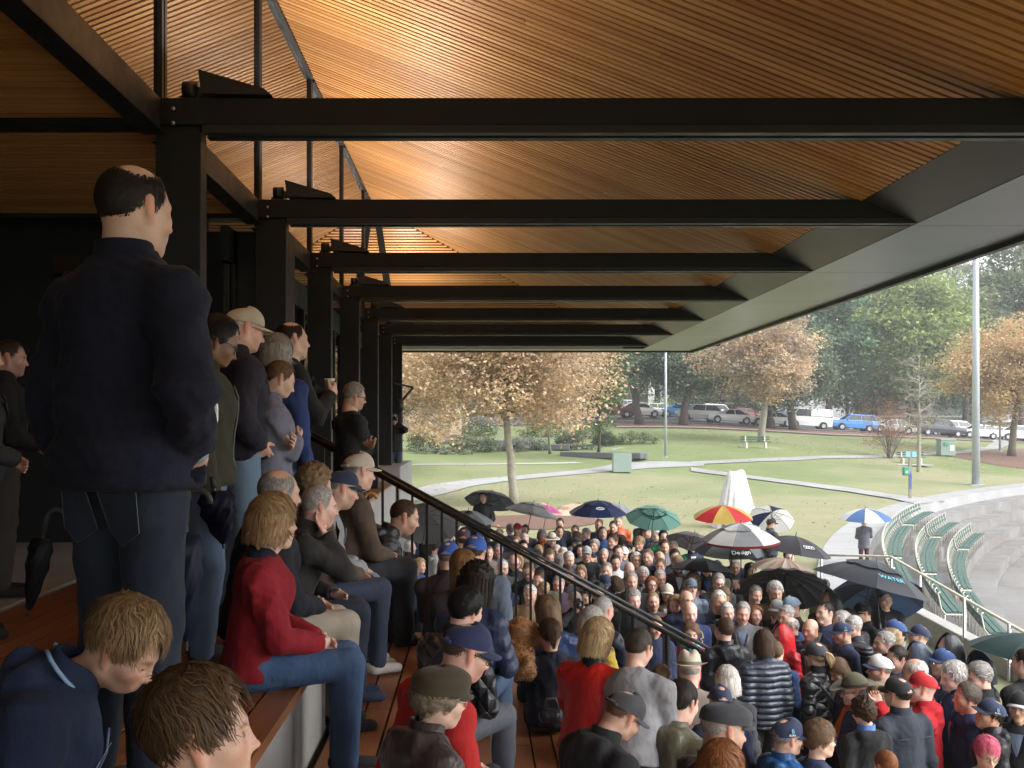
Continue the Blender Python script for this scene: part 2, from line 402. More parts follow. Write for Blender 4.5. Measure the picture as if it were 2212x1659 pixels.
# ------------------------------------------------------------------ curved concrete terraces of the oval
def arc_slab(name, r0, r1, z0, z1_, ya, yb, mat, parent=None, n=40, **k):
    v = []; f = []
    for i in range(n + 1):
        y = ya + (yb - ya) * i / n
        for r in (r0, r1):
            x = arc(r, y) if r > abs(y - AC[1]) + 1 else AC[0]
            v += [(x, y, z0), (x, y, z1_)]
    for i in range(n):
        a = i * 4; b = a + 4
        f += [(a + 1, b + 1, b + 3, a + 3), (a, a + 2, b + 2, b), (a, b, b + 1, a + 1), (a + 2, a + 3, b + 3, b + 2)]
    e = n * 4; f += [(0, 1, 3, 2), (e, e + 2, e + 3, e + 1)]
    return ob(name, mesh(name, v, f), mat, parent, **k)
G0 = .4
terr = thing('oval_terrace', 'curved wet concrete terraces stepping down beside the oval', 'terrace')
arc_slab('promenade', 90.44, 91.7, -1.0, G0 + .02, 21.2, 80, M['conc_path'], terr)
for i in range(5):
    zt = -.05 - .45 * i; r1 = 90.44 - .9 * i; r0 = r1 - (.9 if i < 4 else 14)
    arc_slab('tier', r0, r1 - .003, -4.5, zt, 22.3, 80, M['conc_wet'], terr)
    arc_slab('tier', r0, r1 - .003, -4.5, zt - .34, 9, 22.3 - .04, M['conc_wet'], terr)
    arc_slab('step_riser', r0 + .02, r1 - .2, zt - .4, zt - .012, 22.26, 22.296, M['aggregate'], terr, 2)
    arc_slab('step_riser', r0 + .02, r1 - .2, zt - .6, zt - .17, 21.2, 22.25, M['aggregate'], terr, 2)
def wall_x(y): return 8.06 + (19.45 - y) * .075
def parapet():
    v = []; f = []; n = 20
    for i in range(n + 1):
        y = 21.6 - 12 * i / n; zt = .74 - (21.6 - y) * .082
        for dx in (.28, 0):
            x = wall_x(y) + dx; v += [(x, y, -.9), (x, y, zt)]
    for i in range(n):
        a = i * 4; b = a + 4
        f += [(a + 1, a + 3, b + 3, b + 1), (a, a + 1, b + 1, b), (a + 2, b + 2, b + 3, a + 3)]
    e = n * 4; f += [(0, 2, 3, 1), (e, e + 1, e + 3, e + 2)]
    return bevel(ob('parapet_wall', mesh('parapet_wall', v, f), M['conc'], None, label='sloping concrete parapet wall beside the grass bank', cat='wall'), .02)
parapet()
def steel_rail():
    t = thing('stair_railing', 'cream steel railing running level then down beside the terraces', 'railing')
    P = [at(1774, 1199, 22.6), at(1850, 1200, 22.2), at(1925, 1203, 21.5), at(2060, 1280, 18.4), at(2290, 1410, 15.2)]
    m = MB(); m.tube(P, .026, 8); m.ob('rail', M['cream'], t, True)
    for q, zb in ((P[0], .2), (P[2], .2), (at(1987, 1239, 20), -.5), (at(2083, 1293, 17.9), -.8), (at(2180, 1348, 16.5), -1.0)):
        m = MB(); m.tube([(q.x, q.y, zb), tuple(q)], .03, 8); m.ob('post', M['chrome'], t, True)
steel_rail()

# slatted green benches bolted to the terraces
def terrace_bench(R, ya, yb, zf, label):
    n = max(3, int((yb - ya) / .55)); t = thing('terrace_bench', label, 'bench', (arc(R, ya), ya, zf), 0, 'green benches on the terraces'); ox, oy = arc(R, ya), ya
    ys = np.linspace(ya, yb, n + 1)
    def line(off, z):                       # off: towards the oval
        return [(arc(R - off, y) - ox, y - oy, z) for y in ys]
    for nm, offs in (('seat_slat', [(.02, .43), (.15, .44), (.28, .43)]), ('back_slat', [(-.12, .62), (-.16, .77)])):
        for off, z in offs:
            L = line(off, z); W = line(off + (.105 if nm == 'seat_slat' else .03), z + (0 if nm == 'seat_slat' else -.0))
            v = []; f = []
            for a, b in zip(L, W):
                if nm == 'seat_slat': v += [a, b, (b[0], b[1], b[2] - .035), (a[0], a[1], a[2] - .035)]
                else: v += [a, b, (b[0], b[1], b[2] - .1), (a[0], a[1], a[2] - .1)]
            for i in range(len(L) - 1):
                o = i * 4; f += [(o + j, o + (j + 1) % 4, o + 4 + (j + 1) % 4, o + 4 + j) for j in range(4)]
            f += [(0, 3, 2, 1), tuple(4 * (len(L) - 1) + j for j in range(4))]
            ob(nm, mesh(nm, v, f), M['benchgreen'], t)
    for y in ys:
        x = arc(R, y) - ox; y -= oy; m = MB()
        m.tube([(x + .38, y, .0), (x + .38, y, .36), (x + .0, y, .37), (x - .1, y, .5), (x - .17, y, .84), (x - .12, y, .86)], .017, 5); m.tube([(x - .02, y, .0), (x - .02, y, .36)], .017, 5)
        m.ob('bracket', M['cream'], t, True)
k = 0
for i in range(3):
    R = 89.95 - .9 * i; zf = -.05 - .45 * i; nm = ('top', 'middle', 'lowest')[i]
    for ya, yb, w in ((23.2, 28.9, 'first section from the steps'), (29.5, 38.2, 'second section, curving away'), (39.2, 44.5, 'far section')):
        terrace_bench(R, ya, yb, zf, 'green slatted bench on the %s terrace row, %s' % (nm, w))

# ------------------------------------------------------------------ pavilion
PV = thing('pavilion', 'dark steel pavilion with timber slat ceiling and deep eaves', 'building', (0, 0, 0))
E = EYE
BY = [6.67 + 3 * k for k in range(-5, 7)]   # beam lines
zb, zt_ = E + 1.83, E + 2.05
def ceil_z(x): return E + 3.42 - .39 * x
XG = -2.0; XE = 3.5; YH = 20.2
# slats: unit bar shared by all
u = MB(); u.box((-.5, -.5, -.5), (.5, .5, .5)); bar = u.mesh('slat_bar'); bar.materials.append(M['slat'])
bar_shaded = bar.copy(); bar_shaded.materials[0] = M['slat_dim']
sl = math.atan(.39)
nsl = 0; rest = MB()
for i, y in enumerate(np.arange(-2.0, 26.0, .098)):
    x0 = XG + .03 if y < YH else XG + (y - YH) + .03
    if x0 > XE - .2: break
    cut = x0 + (XE - x0) * random.uniform(.25, .75)
    if y < 5.3:                               # behind and above the viewer
        za, zb_ = ceil_z(x0), ceil_z(XE); rest.prism([(x0, y - .03, za - .022), (XE, y - .03, zb_ - .022), (XE, y - .03, zb_ + .022), (x0, y - .03, za + .022)], (0, .06, 0)); continue
    for a, b in (((x0, cut - .002), (cut + .002, XE)) if random.random() < .36 and nsl < 290 else ((x0, XE),)):
        xm = (a + b) / 2; L = (b - a) / math.cos(sl)
        ob('ceiling_slat', bar, None, PV, (xm, y, ceil_z(xm) + random.uniform(-.002, .002)), (0, sl, 0), (L, .06, .045)); nsl += 1
ob('ceiling_slats', rest.mesh('ceiling_slats'), M['slat'], PV, kind='stuff')
# hip end slats run level
hs = []
for i, d in enumerate(np.arange(.05, 5.4, .098)):
    y = YH + d; z = E + 4.2 - .39 * d; x1 = XG + d - .03
    hs.append(ob('ceiling_slat', bar, None, PV, ((-9 + x1) / 2, y, z), (-sl, 0, 0), (9 + x1, .052, .045)))
# lining above the slats
m = MB(); m.add([(XG - .1, -9, ceil_z(XG - .1) + .09), (XE + .2, -9, ceil_z(XE + .2) + .09), (XE + .2, 26.3, ceil_z(XE + .2) + .09), (XG - .1, 26.3, ceil_z(XG - .1) + .09)], [(0, 1, 2, 3)])
m.add([(-9, YH - .1, E + 4.33), (6, YH - .1, E + 4.33), (6, 26.3, E + 1.95), (-9, 26.3, E + 1.95)], [(0, 1, 2, 3)])
m.ob('roof_lining', M['roofback'], PV)
m = MB(); m.add([(XG, 2, ceil_z(XG) + .045), (-1.22, 2, ceil_z(-1.22) + .045), (-1.22, YH + .7, ceil_z(-1.22) + .045), (XG, YH, ceil_z(XG) + .045)], [(0, 1, 2, 3)]); m.ob('pale_lining', M['paleback'], PV)  # added pale strip behind the slats, paints the lit band along the glass
# outer roof skin
m = MB(); zo = .35
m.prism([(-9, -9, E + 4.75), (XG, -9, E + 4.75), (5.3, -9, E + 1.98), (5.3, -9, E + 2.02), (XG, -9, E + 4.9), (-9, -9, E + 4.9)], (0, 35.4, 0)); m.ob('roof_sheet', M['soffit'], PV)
# beams with a slotted channel below, longitudinal edge beam, columns, mullions
for kb, y in enumerate(BY):
    m = MB(); xr = 3.98
    m.prism([(-9, y, zb + .052), (xr - .07, y, zb + .052), (3.52, y, zt_), (-9, y, zt_)], (0, .19, 0))
    o = bevel(m.ob('roof_beam', M['steel'], PV), .004, 1)
    for dy in (-.004, .125):
        box('beam_rail', (-1.72, y + dy, zb), (xr + .005, y + dy + .07, zb + .05), M['steel_mid'], PV)
    m = MB()
    for q in np.arange(0, .34, .045): m.tube([(2.0 + q, y + .094, zb + .012), (2.0 + q, y + .094, zb + .03)], .009, 6)
    m.ob('track_fitting', M['galv'], PV)
    if kb < len(BY) - 1:
        bevel(box('edge_beam', (-2.06, y + .195, zb + .002), (-1.98, y + 2.995, zt_ - .002), M['steel_mid'], PV), .004, 1)
        box('edge_beam_flange', (-2.09, y + .2, zb - .012), (-1.95, y + 2.99, zb), M['steel'], PV)
    if kb >= 5:
        bevel(box('column', (-2.02, y + .02, 2.88), (-1.735, y + .17, zb + .0515), M['steel'], PV), .006, 1)
        for dz in (.06, .15):
            m = MB(); m.lathe([(0, 0), (.012, 0), (.012, .008), (0, .01)], 8); o = m.ob('bolt', M['galv'], PV, True); o.location = (-1.90, y - .002, zb + dz); o.rotation_euler = (rad(90), 0, 0)
    ztop = E + 4.2
    if y < YH:
        m = MB(); m.box((-2.03, y + .06, zt_ - .001), (-1.97, y + .105, ztop)); m.box((-2.03, y - .005, zt_ - .001), (-1.97, y + .03, ztop)); m.box((-2.01, y + .025, zt_), (-1.985, y + .065, ztop)); m.ob('mullion', M['steel'], PV)
        yb2 = min(y + 3, YH + .05)
        box('glass_pane', (-2.003, y + .11, zt_), (-1.997, yb2 - .012, ztop - .09), M['glass'], PV)
        box('window_head', (-2.05, y + .11, ztop - .09), (-1.95, yb2 - .012, ztop + .02), M['steel'], PV)
m = MB(); m.prism([(-2.0, 20.45, E + 4.2), (-1.88, 20.45, E + 4.2), (-1.56, 20.45, E + 2.05), (-1.7, 20.45, E + 2.05)], (0, .1, 0)); m.ob('rake_post', M['steel'], PV)
# sloping soffit and flat eave panels
for kb in range(len(BY) - 1):
    y0, y1 = BY[kb] + .196, BY[kb + 1] - .01
    m = MB(); m.add([(XE, y0, ceil_z(XE) - .02), (4.0, y0, zb + .004), (4.0, y1, zb + .004), (XE, y1, ceil_z(XE) - .02), (XE, y0, ceil_z(XE) + .05), (4.05, y0, zb + .08), (4.05, y1, zb + .08), (XE, y1, ceil_z(XE) + .05)],
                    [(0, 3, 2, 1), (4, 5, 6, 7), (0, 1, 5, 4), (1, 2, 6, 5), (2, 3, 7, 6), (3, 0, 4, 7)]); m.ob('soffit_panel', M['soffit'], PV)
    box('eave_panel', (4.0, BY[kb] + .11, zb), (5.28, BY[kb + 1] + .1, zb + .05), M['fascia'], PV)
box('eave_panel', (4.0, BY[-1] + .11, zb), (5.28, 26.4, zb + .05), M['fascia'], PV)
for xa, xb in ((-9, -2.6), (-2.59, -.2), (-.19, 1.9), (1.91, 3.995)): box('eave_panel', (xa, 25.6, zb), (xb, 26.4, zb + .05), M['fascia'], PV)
for xa, xb in ((-9, 0.0), (.01, 3.5)):
    m = MB(); m.prism([(xa, 24.9, zb + .16), (xa, 25.6, zb + .004), (xa, 25.6, zb + .05), (xa, 24.9, zb + .2)], (xb - xa, 0, 0)); m.ob('soffit_panel', M['soffit'], PV)
box('gutter', (5.281, -9, zb - .05), (5.36, 26.48, zb + .2), M['steel_mid'], PV)
box('gutter', (-9, 26.401, zb - .03), (5.28, 26.48, zb + .2), M['steel_mid'], PV)
# left recess: low slatted ceiling, back wall, glazed side wall
zc = E + 1.93
for y in np.arange(-.4, 10.05, .1):
    if abs(((y - 6.67) % 3)) < .2: continue
    ob('ceiling_slat', bar_shaded, None, PV, (-5.1, y, zc), (0, 0, 0), (6.0, .072, .03))
box('ceiling_lining', (-9, -9, zc + .05), (-2.08, 10.2, zc + .1), M['roofback'], PV)
box('wall', (-9, 10.2, 2.88), (-2.62, 10.4, zc + .1), M['steel'], PV)
box('wall', (-9.2, -9, 2.88), (-9.0, 27, zc + 1.2), M['steel'], PV)
bevel(box('wall_pier', (-2.61, 9.98, 2.88), (-1.76, 10.3, zb - .02), M['steel'], PV), .006, 1)
for xa, xb, za, zb2 in ((-4.05, -3.2, 5.2, 5.62), (-4.05, -3.2, 4.75, 5.1), (-2.9, -2.66, 5.1, 5.6), (-2.9, -2.66, 4.55, 5.0)):
    box('window_pane', (xa, 10.17, za), (xb, 10.195, zb2), M['glass'], PV)
for k in range(5, len(BY) - 1):
    ya, yb = BY[k] + .2, BY[k + 1]
    if k == 5: ya = 10.45
    box('door_glass', (-2.3, ya, 2.9), (-2.29, yb, 5.55), M['glass'], PV)
    box('door_frame', (-2.33, ya, 5.5), (-2.25, yb, zb - .02), M['steel'], PV)
    for q in np.arange(ya + .05, yb, .95): box('door_stile', (-2.33, q, 2.88), (-2.25, q + .08, 5.5), M['steel'], PV)
box('interior_floor', (-9, 10.3, 2.8), (-2.35, 24, 2.87), M['steel'], PV)
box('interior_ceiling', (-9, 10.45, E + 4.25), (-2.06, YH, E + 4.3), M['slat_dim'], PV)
bevel(box('plinth', (-2.2, 21.0, 0), (-1.5, 24.6, 3.18), M['conc'], PV), .02, 1)

FLOOD = 22
# floodlights clamped on top of the beams
def floodlight(y, word):
    t = thing('floodlight', 'black angled floodlight on the %s roof beam' % word, 'floodlight', (-1.9, y + .09, zt_), 0, 'floodlights on the roof beams')
    m = MB(); m.tube([(.04, 0, .07), (.13, 0, .07)], .06, 14); m.ob('clamp', M['steel_mid'], t, True)
    m = MB(); m.box((.02, -.03, 0), (.14, .03, .03)); m.box((.12, -.02, .03), (.2, .02, .09)); m.ob('bracket', M['black'], t)
    m = MB(); m.prism([(.18, -.12, .02), (.62, -.12, .01), (.57, -.12, .05), (.16, -.12, .17)], (0, .24, 0)); m.ob('housing', M['black'], t)
    L = bpy.data.lights.new('floodlight_lamp', 'AREA'); L.shape = 'RECTANGLE'; L.size = .3; L.size_y = .2; L.energy = FLOOD; L.color = (1.0, .93, .82); L.spread = rad(165)
    lo = bpy.data.objects.new('floodlight_lamp', L); COL.objects.link(lo); lo.parent = t; lo.location = (.42, 0, .16); lo.rotation_euler = Vector((.1, 0, 1)).to_track_quat('-Z', 'Y').to_euler()
for w, y in zip(('nearest', 'first', 'second', 'third', 'fourth', 'fifth', 'sixth'), BY[4:11]): floodlight(y, w)

# ------------------------------------------------------------------ seating terrace under the roof
ST = thing('seating_terrace', 'stepped seating of concrete risers with timber plank tops', 'seating')
TZ = [2.88, 2.43, 1.98, 1.53, 1.08, .63]; TX = [-.75, .07, .89, 1.71, 2.53, 3.35]
YA, YB = -3.0, 9.35
box('platform_slab', (-9, YA, 0), (TX[0] - .86, 24.6, TZ[0] - .045), M['conc'], ST)
for i in range(6):
    xa = TX[i] - .85; bevel(box('concrete_riser', (xa, YA, -.05), (TX[i] - .04, YB, TZ[i] - .05), M['conc'], ST), .012, 1)
pl = MB(); pl.box((-.5, -.5, -.5), (.5, .5, .5)); plank = pl.mesh('plank'); plank.materials.append(M['deck'])
for i in range(6):
    for j in range(6):
        xc = TX[i] - .066 - j * .137; y = YA + random.uniform(-1.2, 0)
        while y < YB:
            L = random.choice((1.8, 2.4, 3.0)); a, b = max(y, YA), min(y + L, YB)
            if b > a + .1: ob('deck_plank', plank, None, ST, (xc, (a + b) / 2, TZ[i] - .021 + random.uniform(-.002, .001)), None, (.124, b - a - .006, .042))
            y += L
for j in range(9):
    xc = TX[0] - .85 - .07 - j * .137; y = YA
    while y < 22:
        L = random.choice((2.4, 3.0, 3.6)); ob('deck_plank', plank, None, ST, (xc, y + L / 2, TZ[0] - .021), None, (.126, L - .006, .042)); y += L
box('platform_paving', (-9, YA, TZ[0] - .04), (TX[0] - .86 - 9 * .137 - .07, 10.2, TZ[0] - .004), M['conc'], ST)

def handrail():
    t = thing('handrail', 'dark bronze handrail with black balusters descending the steps', 'railing')
    Y = 9.5
    def zr(x): return EYE - ((1020 + .549 * (CX + x * F / Y - 810)) - CY) / F * Y
    xa, xb = -1.55, 2.02
    m = MB(); m.tube([(xa, Y, zr(xa)), (xb, Y, zr(xb))], .027, 12); m.tube([(xa, Y + .0, zr(xa)), (xa - .5, Y, zr(xa) + .0)], .027, 12); m.ob('rail', M['bronze'], t, True)
    m = MB(); m.tube([(xa, Y + .06, zr(xa) + .035), (xb + .05, Y + .06, zr(xb) + .03)], .016, 8); m.ob('upper_rail', M['steel_mid'], t, True)
    x = xa + .05; n = 0
    while x < xb - .15:
        zlow = zr(x) - 1.05; m = MB(); m.box((x - .011, Y - .012, zlow), (x + .011, Y + .012, zr(x) - .02)); m.ob('baluster', M['steel'], t); x += .132
    m = MB(); m.tube([(xa, Y, zr(xa) - .98), (xb - .15, Y, zr(xb - .15) - .98)], .014, 8); m.ob('bottom_rail', M['steel'], t)
    for q in (xb - .62, xb - .32): m = MB(); m.tube([(q, Y, zr(q) - 1.6), (q, Y, zr(q))], .024, 8); m.ob('post', M['steel'], t)
M['bronze'] = simple('bronze_rail', (.022, .017, .015), .22, .4, .2, 3)
handrail()
# ------------------------------------------------------------------ trees and shrubs
def leaf_mat(name, trans=.25):
    m, t, p = new_mat(name); oi = N(t, 'ObjectInfo'); at_ = N(t, 'Attribute'); at_.attribute_name = 'tint'
    c = mix(t, oi.outputs['Color'], at_.outputs['Color'], 1.0, 'MULTIPLY')
    t.links.new(c, p.inputs['Base Color']); p.inputs['Roughness'].default_value = .75; p.inputs['Specular IOR Level'].default_value = .15
    tl = N(t, 'BsdfTranslucent'); t.links.new(c, tl.inputs['Color']); ms = N(t, 'MixShader'); ms.inputs[0].default_value = trans
    t.links.new(p.outputs[0], ms.inputs[1]); t.links.new(tl.outputs[0], ms.inputs[2]); t.links.new(ms.outputs[0], t.nodes['Material Output'].inputs['Surface'])
    return m
M['leaf'] = leaf_mat('leaves', .38)
M['bark'] = simple('bark', (.11, .09, .07), .9, 0, .45, 5, .6)
M['bark_pale'] = simple('pale_bark', (.25, .235, .19), .85, 0, .4, 7, .5)
M['bark_dark'] = simple('dark_bark', (.05, .035, .03), .9, 0, .4, 3, .5)

def set_tint(me, col, per=4):
    a = me.color_attributes.new('tint', 'FLOAT_COLOR', 'POINT')
    c = np.ones((len(me.vertices), 4), np.float32); c[:, :3] = np.repeat(col, per, 0) if per > 1 else col
    a.data.foreach_set('color', c.ravel())

def leaves(g, centers, per, sig, size, flat=.35, tintvar=.3, hue=(0, 0, 0)):
    "loose leaf-sized faces gathered in clumps"
    n = len(centers) * per; c = np.repeat(np.asarray(centers), per, 0)
    sg = np.asarray(sig) if hasattr(sig, '__len__') else np.array([sig, sig, sig * .7])
    p = c + g.normal(0, 1, (n, 3)) * sg
    nrm = g.normal(0, 1, (n, 3)); nrm[:, 2] = np.abs(nrm[:, 2]) + flat; nrm /= np.linalg.norm(nrm, axis=1)[:, None]
    a = np.cross(nrm, g.normal(0, 1, (n, 3))); a /= np.linalg.norm(a, axis=1)[:, None] + 1e-9; b = np.cross(nrm, a)
    s = size * g.uniform(.6, 1.35, (n, 1)); a *= s * .5; b *= s * .32
    v = np.stack([p - a, p + b * 1.0, p + a + nrm * s * .12, p - b], 1).reshape(-1, 3)
    f = np.arange(n * 4).reshape(n, 4)
    cl = np.repeat(g.normal(0, 1, len(centers)), per)[:, None]; lf = g.normal(0, 1, (n, 1))
    t = np.clip(1 + tintvar * (.5 * cl + .6 * lf), .3, 1.9) * np.ones((1, 3))
    h = g.normal(0, 1, (n, 1)) * .5 + cl * .6; t *= np.clip(1 + h * np.array([hue]), .4, 1.7)
    return v, f, t

def tree(name, label, base, crown_c, crown_r, trunk_r, color, nclump=160, per=110, size=.14, seed=1, bark='bark', sig=None, hue=(.12, .0, -.1), hollow=.45, limbs=26, lean=0, fill=1.0, cat='tree', group=None, tv=.2, forks=0):
    g = np.random.default_rng(seed); base = Vector(base); cc = np.array(crown_c); cr = np.array(crown_r)
    t = thing(name, label, cat, base, 0, group); b = np.array(base)
    d = g.normal(0, 1, (nclump, 3)); d /= np.linalg.norm(d, axis=1)[:, None]
    r = g.uniform(hollow, 1.0, (nclump, 1)) ** .7 * (1 + .16 * np.sin(d[:, :1] * 5 + seed) + .14 * np.sin(d[:, 2:] * 7 + 2 * seed + d[:, 1:2] * 4))
    C = cc + d * r * cr - b
    C = C[g.random(nclump) < fill]
    sg = sig if sig is not None else cr.mean() * .13
    v, f, c = leaves(g, C, per, np.array([sg, sg, sg * .6]), size, tintvar=tv, hue=hue, flat=.7)
    me = mesh('crown', v, f); set_tint(me, c); ob('crown', me, M['leaf'], t, color=color)
    m = MB(); lc = cc - b; fork = lc.copy(); fork[2] -= cr[2] * .62
    if fork[2] < .8: fork[2] = .8
    nseg = 6; pts = []; rad_ = []
    for i in range(nseg + 1):
        k = i / nseg; q = fork * k; q[:2] = fork[:2] * k ** 1.3 + g.normal(0, .04, 2) * (0 < i < nseg) * trunk_r * 4; pts.append(q); rad_.append(trunk_r * (1.3 if i == 0 else 1.05 - .35 * k))
    m.tube(pts, rad_, 9)
    top = pts[-1]; leader = lc.copy(); leader[2] += cr[2] * .5; m.tube([top, (top + leader) / 2 + g.normal(0, .15, 3), leader], [trunk_r * .7, trunk_r * .42, trunk_r * .1], 7)
    sel = C[g.permutation(len(C))[:limbs]]
    for q in sel:
        k = g.uniform(.0, .75); s0 = top * (1 - k) + leader * k if k > .12 else top * .93
        mid = s0 * .5 + q * .5; mid[2] += g.normal(0, .12) * cr[2] - .05 * cr[2]
        m.tube([s0, (s0 * .6 + mid * .4), mid, q], [trunk_r * (.42 - .3 * k), trunk_r * .28, trunk_r * .17, trunk_r * .05], 5)
    ob('trunk', m.mesh('trunk', True), M[bark], t)
    return t

FIG = (.14, .19, .12); BLUEG = (.15, .26, .16); LIGHTG = (.27, .34, .125); GREYG = (.18, .235, .13); GUM = (.20, .225, .18)
def C_(px, py, Y): return tuple(at(px, py, Y))
tree('oak_tree', 'autumn oak with russet leaves and pale trunk rising from the lawn', ground_at(1110, 1094), C_(1090, 775, 46), (4.7, 4.2, 3.3), .19, (.55, .415, .275), 330, 120, .17, 11, 'bark_pale', .5, (.05, .02, -.08), .15, 46)
tree('oak_tree', 'autumn oak half hidden behind the far end of the pavilion', ground_at(800, 985), C_(880, 800, 62), (4.6, 3.5, 4.0), .2, (.54, .41, .26), 180, 105, .21, 12, 'bark_pale', .55, (.12, .03, -.1), .2, 30)
tree('plane_tree', 'tan and orange autumn tree behind the park bench', ground_at(1646, 955), C_(1655, 772, 86), (4.7, 4.2, 3.7), .3, (.50, .385, .275), 240, 115, .23, 13, 'bark_pale', .52, (.1, .02, -.12), .25, 40)
tree('maple_tree', 'golden orange autumn tree beyond the tall light pole', ground_at(2185, 985), C_(2195, 800, 88), (6.3, 5, 4.1), .3, (.56, .41, .235), 260, 115, .245, 14, 'bark', .62, (.06, .03, -.08), .2, 40)
for (a, b, Y, cx, cy, rx, rz, col, sd, lab) in [(1381, 903, 103, 1362, 765, 4.6, 3.2, FIG, 21, 'spreading dark fig tree with a thick trunk by the white hatchback'),
                                             (1476, 906, 103, 1492, 775, 4.2, 3.4, FIG, 22, 'dark fig tree with twin trunks beside the thin lamp pole'),
                                             (1716, 925, 104.5, 1700, 790, 4.6, 4.2, FIG, 23, 'dark evergreen whose trunk stands before the white van'),
                                             (1664, 915, 105, 1640, 770, 4.4, 3.8, FIG, 24, 'dark evergreen whose trunk stands behind the autumn tree')]:
    p = at(a, b, Y); p.z = Hs(p.x, p.y); tree('fig_tree', lab, p, C_(cx, cy, Y), (rx, 4.0, rz), .42, col, 190, 115, .32, sd, 'bark_dark', .62, (.05, .05, .1), .3, 34, group='fig trees along the street')
for (px, py, Y, rx, rz, col, sd, lab) in [(1790, 740, 128, 5.2, 7.0, BLUEG, 31, 'tall blue-green tree behind the white van'),
                                      (1965, 720, 127, 7.0, 6.6, LIGHTG, 32, 'large bright green broadleaf tree over the street'),
                                      (2085, 730, 138, 6.4, 6.5, GREYG, 33, 'olive green tree behind the tall light pole'),
                                      (2205, 650, 140, 6.6, 10, GREYG, 34, 'tall grey-green tree rising above the orange one'),
                                      (1890, 800, 150, 8, 6, GREYG, 35, 'dark background tree between the two large evergreens'),
                                      (1560, 790, 150, 9, 7, GREYG, 36, 'background tree behind the row of parked white cars'),
                                      (1420, 740, 155, 9, 7, BLUEG, 37, 'background tree above the fig trees'),
                                      (1250, 800, 140, 8, 6.5, GREYG, 38, 'background tree behind the oak crown'),
                                      (1020, 820, 150, 12, 6, GREYG, 39, 'background tree beyond the memorial garden'),
                                      (2060, 830, 155, 11, 4.5, BLUEG, 40, 'low background tree behind the dark pickup'),
                                      (1660, 700, 150, 7, 7.5, GREYG, 41, 'background tree rising over the tan autumn tree')]:
    b = at(px, py, Y); tree('street_tree', lab, (b.x, b.y, Hs(b.x, b.y)), tuple(b), (rx, rx * .8, rz), .45, col, 130, 165, .50, sd, 'bark_dark', rx * .155, (.06, .04, -.05), .5, 30, group='trees across the street')
for (px, py, Y, rx, rz, sd, lab) in [(1830, 660, 165, 5.5, 5.5, 51, 'wispy gum tree against the sky above the eave line'), (2060, 600, 165, 5.0, 4.2, 52, 'thin gum tree with open crown beside the tall pole'), (1955, 640, 170, 6, 5, 53, 'wispy gum tree showing over the bright green tree')]:
    b = at(px, py, Y); tree('gum_tree', lab, (b.x, b.y, Hs(b.x, b.y)), tuple(b), (rx, rx, rz), .28, GUM, 90, 60, .3, sd, 'bark', .6, (.05, .03, 0), .3, 40, group='gum trees on the skyline')
p = ground_at(1293, 978); tree('young_pine', 'slim green young tree with mulch ring in the lawn', p, C_(1297, 838, 73), (1.35, 1.35, 2.9), .11, (.10, .15, .05), 90, 90, .16, 61, 'bark', .35, (.06, .05, 0), .1, 20)
p = ground_at(1188, 980); tree('young_oak', 'slender autumn sapling behind the big oak', p, C_(1180, 855, 73), (1.5, 1.4, 1.7), .1, (.5, .3, .15), 60, 60, .16, 62, 'bark_pale', .35, (.1, .02, -.1), .1, 20)

def bare_tree(label, base, h, spread, seed, r0=.12, col='bark_pale', vase=False, leafc=None):
    g = np.random.default_rng(seed); t = thing('bare_tree' if not vase else 'twiggy_shrub', label, 'tree' if not vase else 'shrub', base); m = MB(); tips = []
    def grow(p, d, L, r, k):
        n = 3; pts = [p]; q = p.copy(); dd = d.copy()
        for i in range(n):
            dd = dd + g.normal(0, .13, 3); dd /= np.linalg.norm(dd); q = q + dd * L / n; pts.append(q.copy())
        m.tube(pts, [r, r * .85, r * .7, r * .5], 5, False); tips.append(q)
        if k > 0:
            for i in range(4 if vase else 5):
                a = pts[1 + (i % 3)]; nd = dd + g.normal(0, .75 if not vase else .45, 3); nd[2] += .1; nd /= np.linalg.norm(nd); grow(a, nd, L * g.uniform(.5, .75), r * .42, k - 1)
    if vase:
        for i in range(26):
            a = g.uniform(0, 6.28); s = g.uniform(.1, .5); grow(np.array([math.cos(a) * .15, math.sin(a) * .15, 0.]), np.array([math.cos(a) * s, math.sin(a) * s, 1.]), h * g.uniform(.55, .75), r0, 2)
    else:
        zs = np.linspace(0, h, 8); m.tube([(g.normal(0, .03), g.normal(0, .03), z) for z in zs], [r0 * (1 - .85 * z / h) for z in zs], 7)
        for i in range(34):
            z = h * g.uniform(.3, .98); a = g.uniform(0, 6.28); k = 1 - .55 * (z / h); grow(np.array([0, 0, z]), np.array([math.cos(a), math.sin(a), .25]), spread * k * g.uniform(.6, 1), r0 * .28, 2)
    ob('trunk', m.mesh('trunk'), M[col], t)
    if leafc:
        v, f, c = leaves(g, tips, 5, .14, .1); me = mesh('crown', v, f); set_tint(me, c); ob('crown', me, M['leaf'], t, color=leafc)
bare_tree('leafless slender tree with level branches beside the bench', ground_at(1985, 1020), 8.0, 2.0, 71, .16)
bare_tree('vase-shaped shrub of reddish brown twigs beside the path', ground_at(1922, 990), 3.8, 1.5, 72, .02, 'bark', True, (.33, .16, .08))

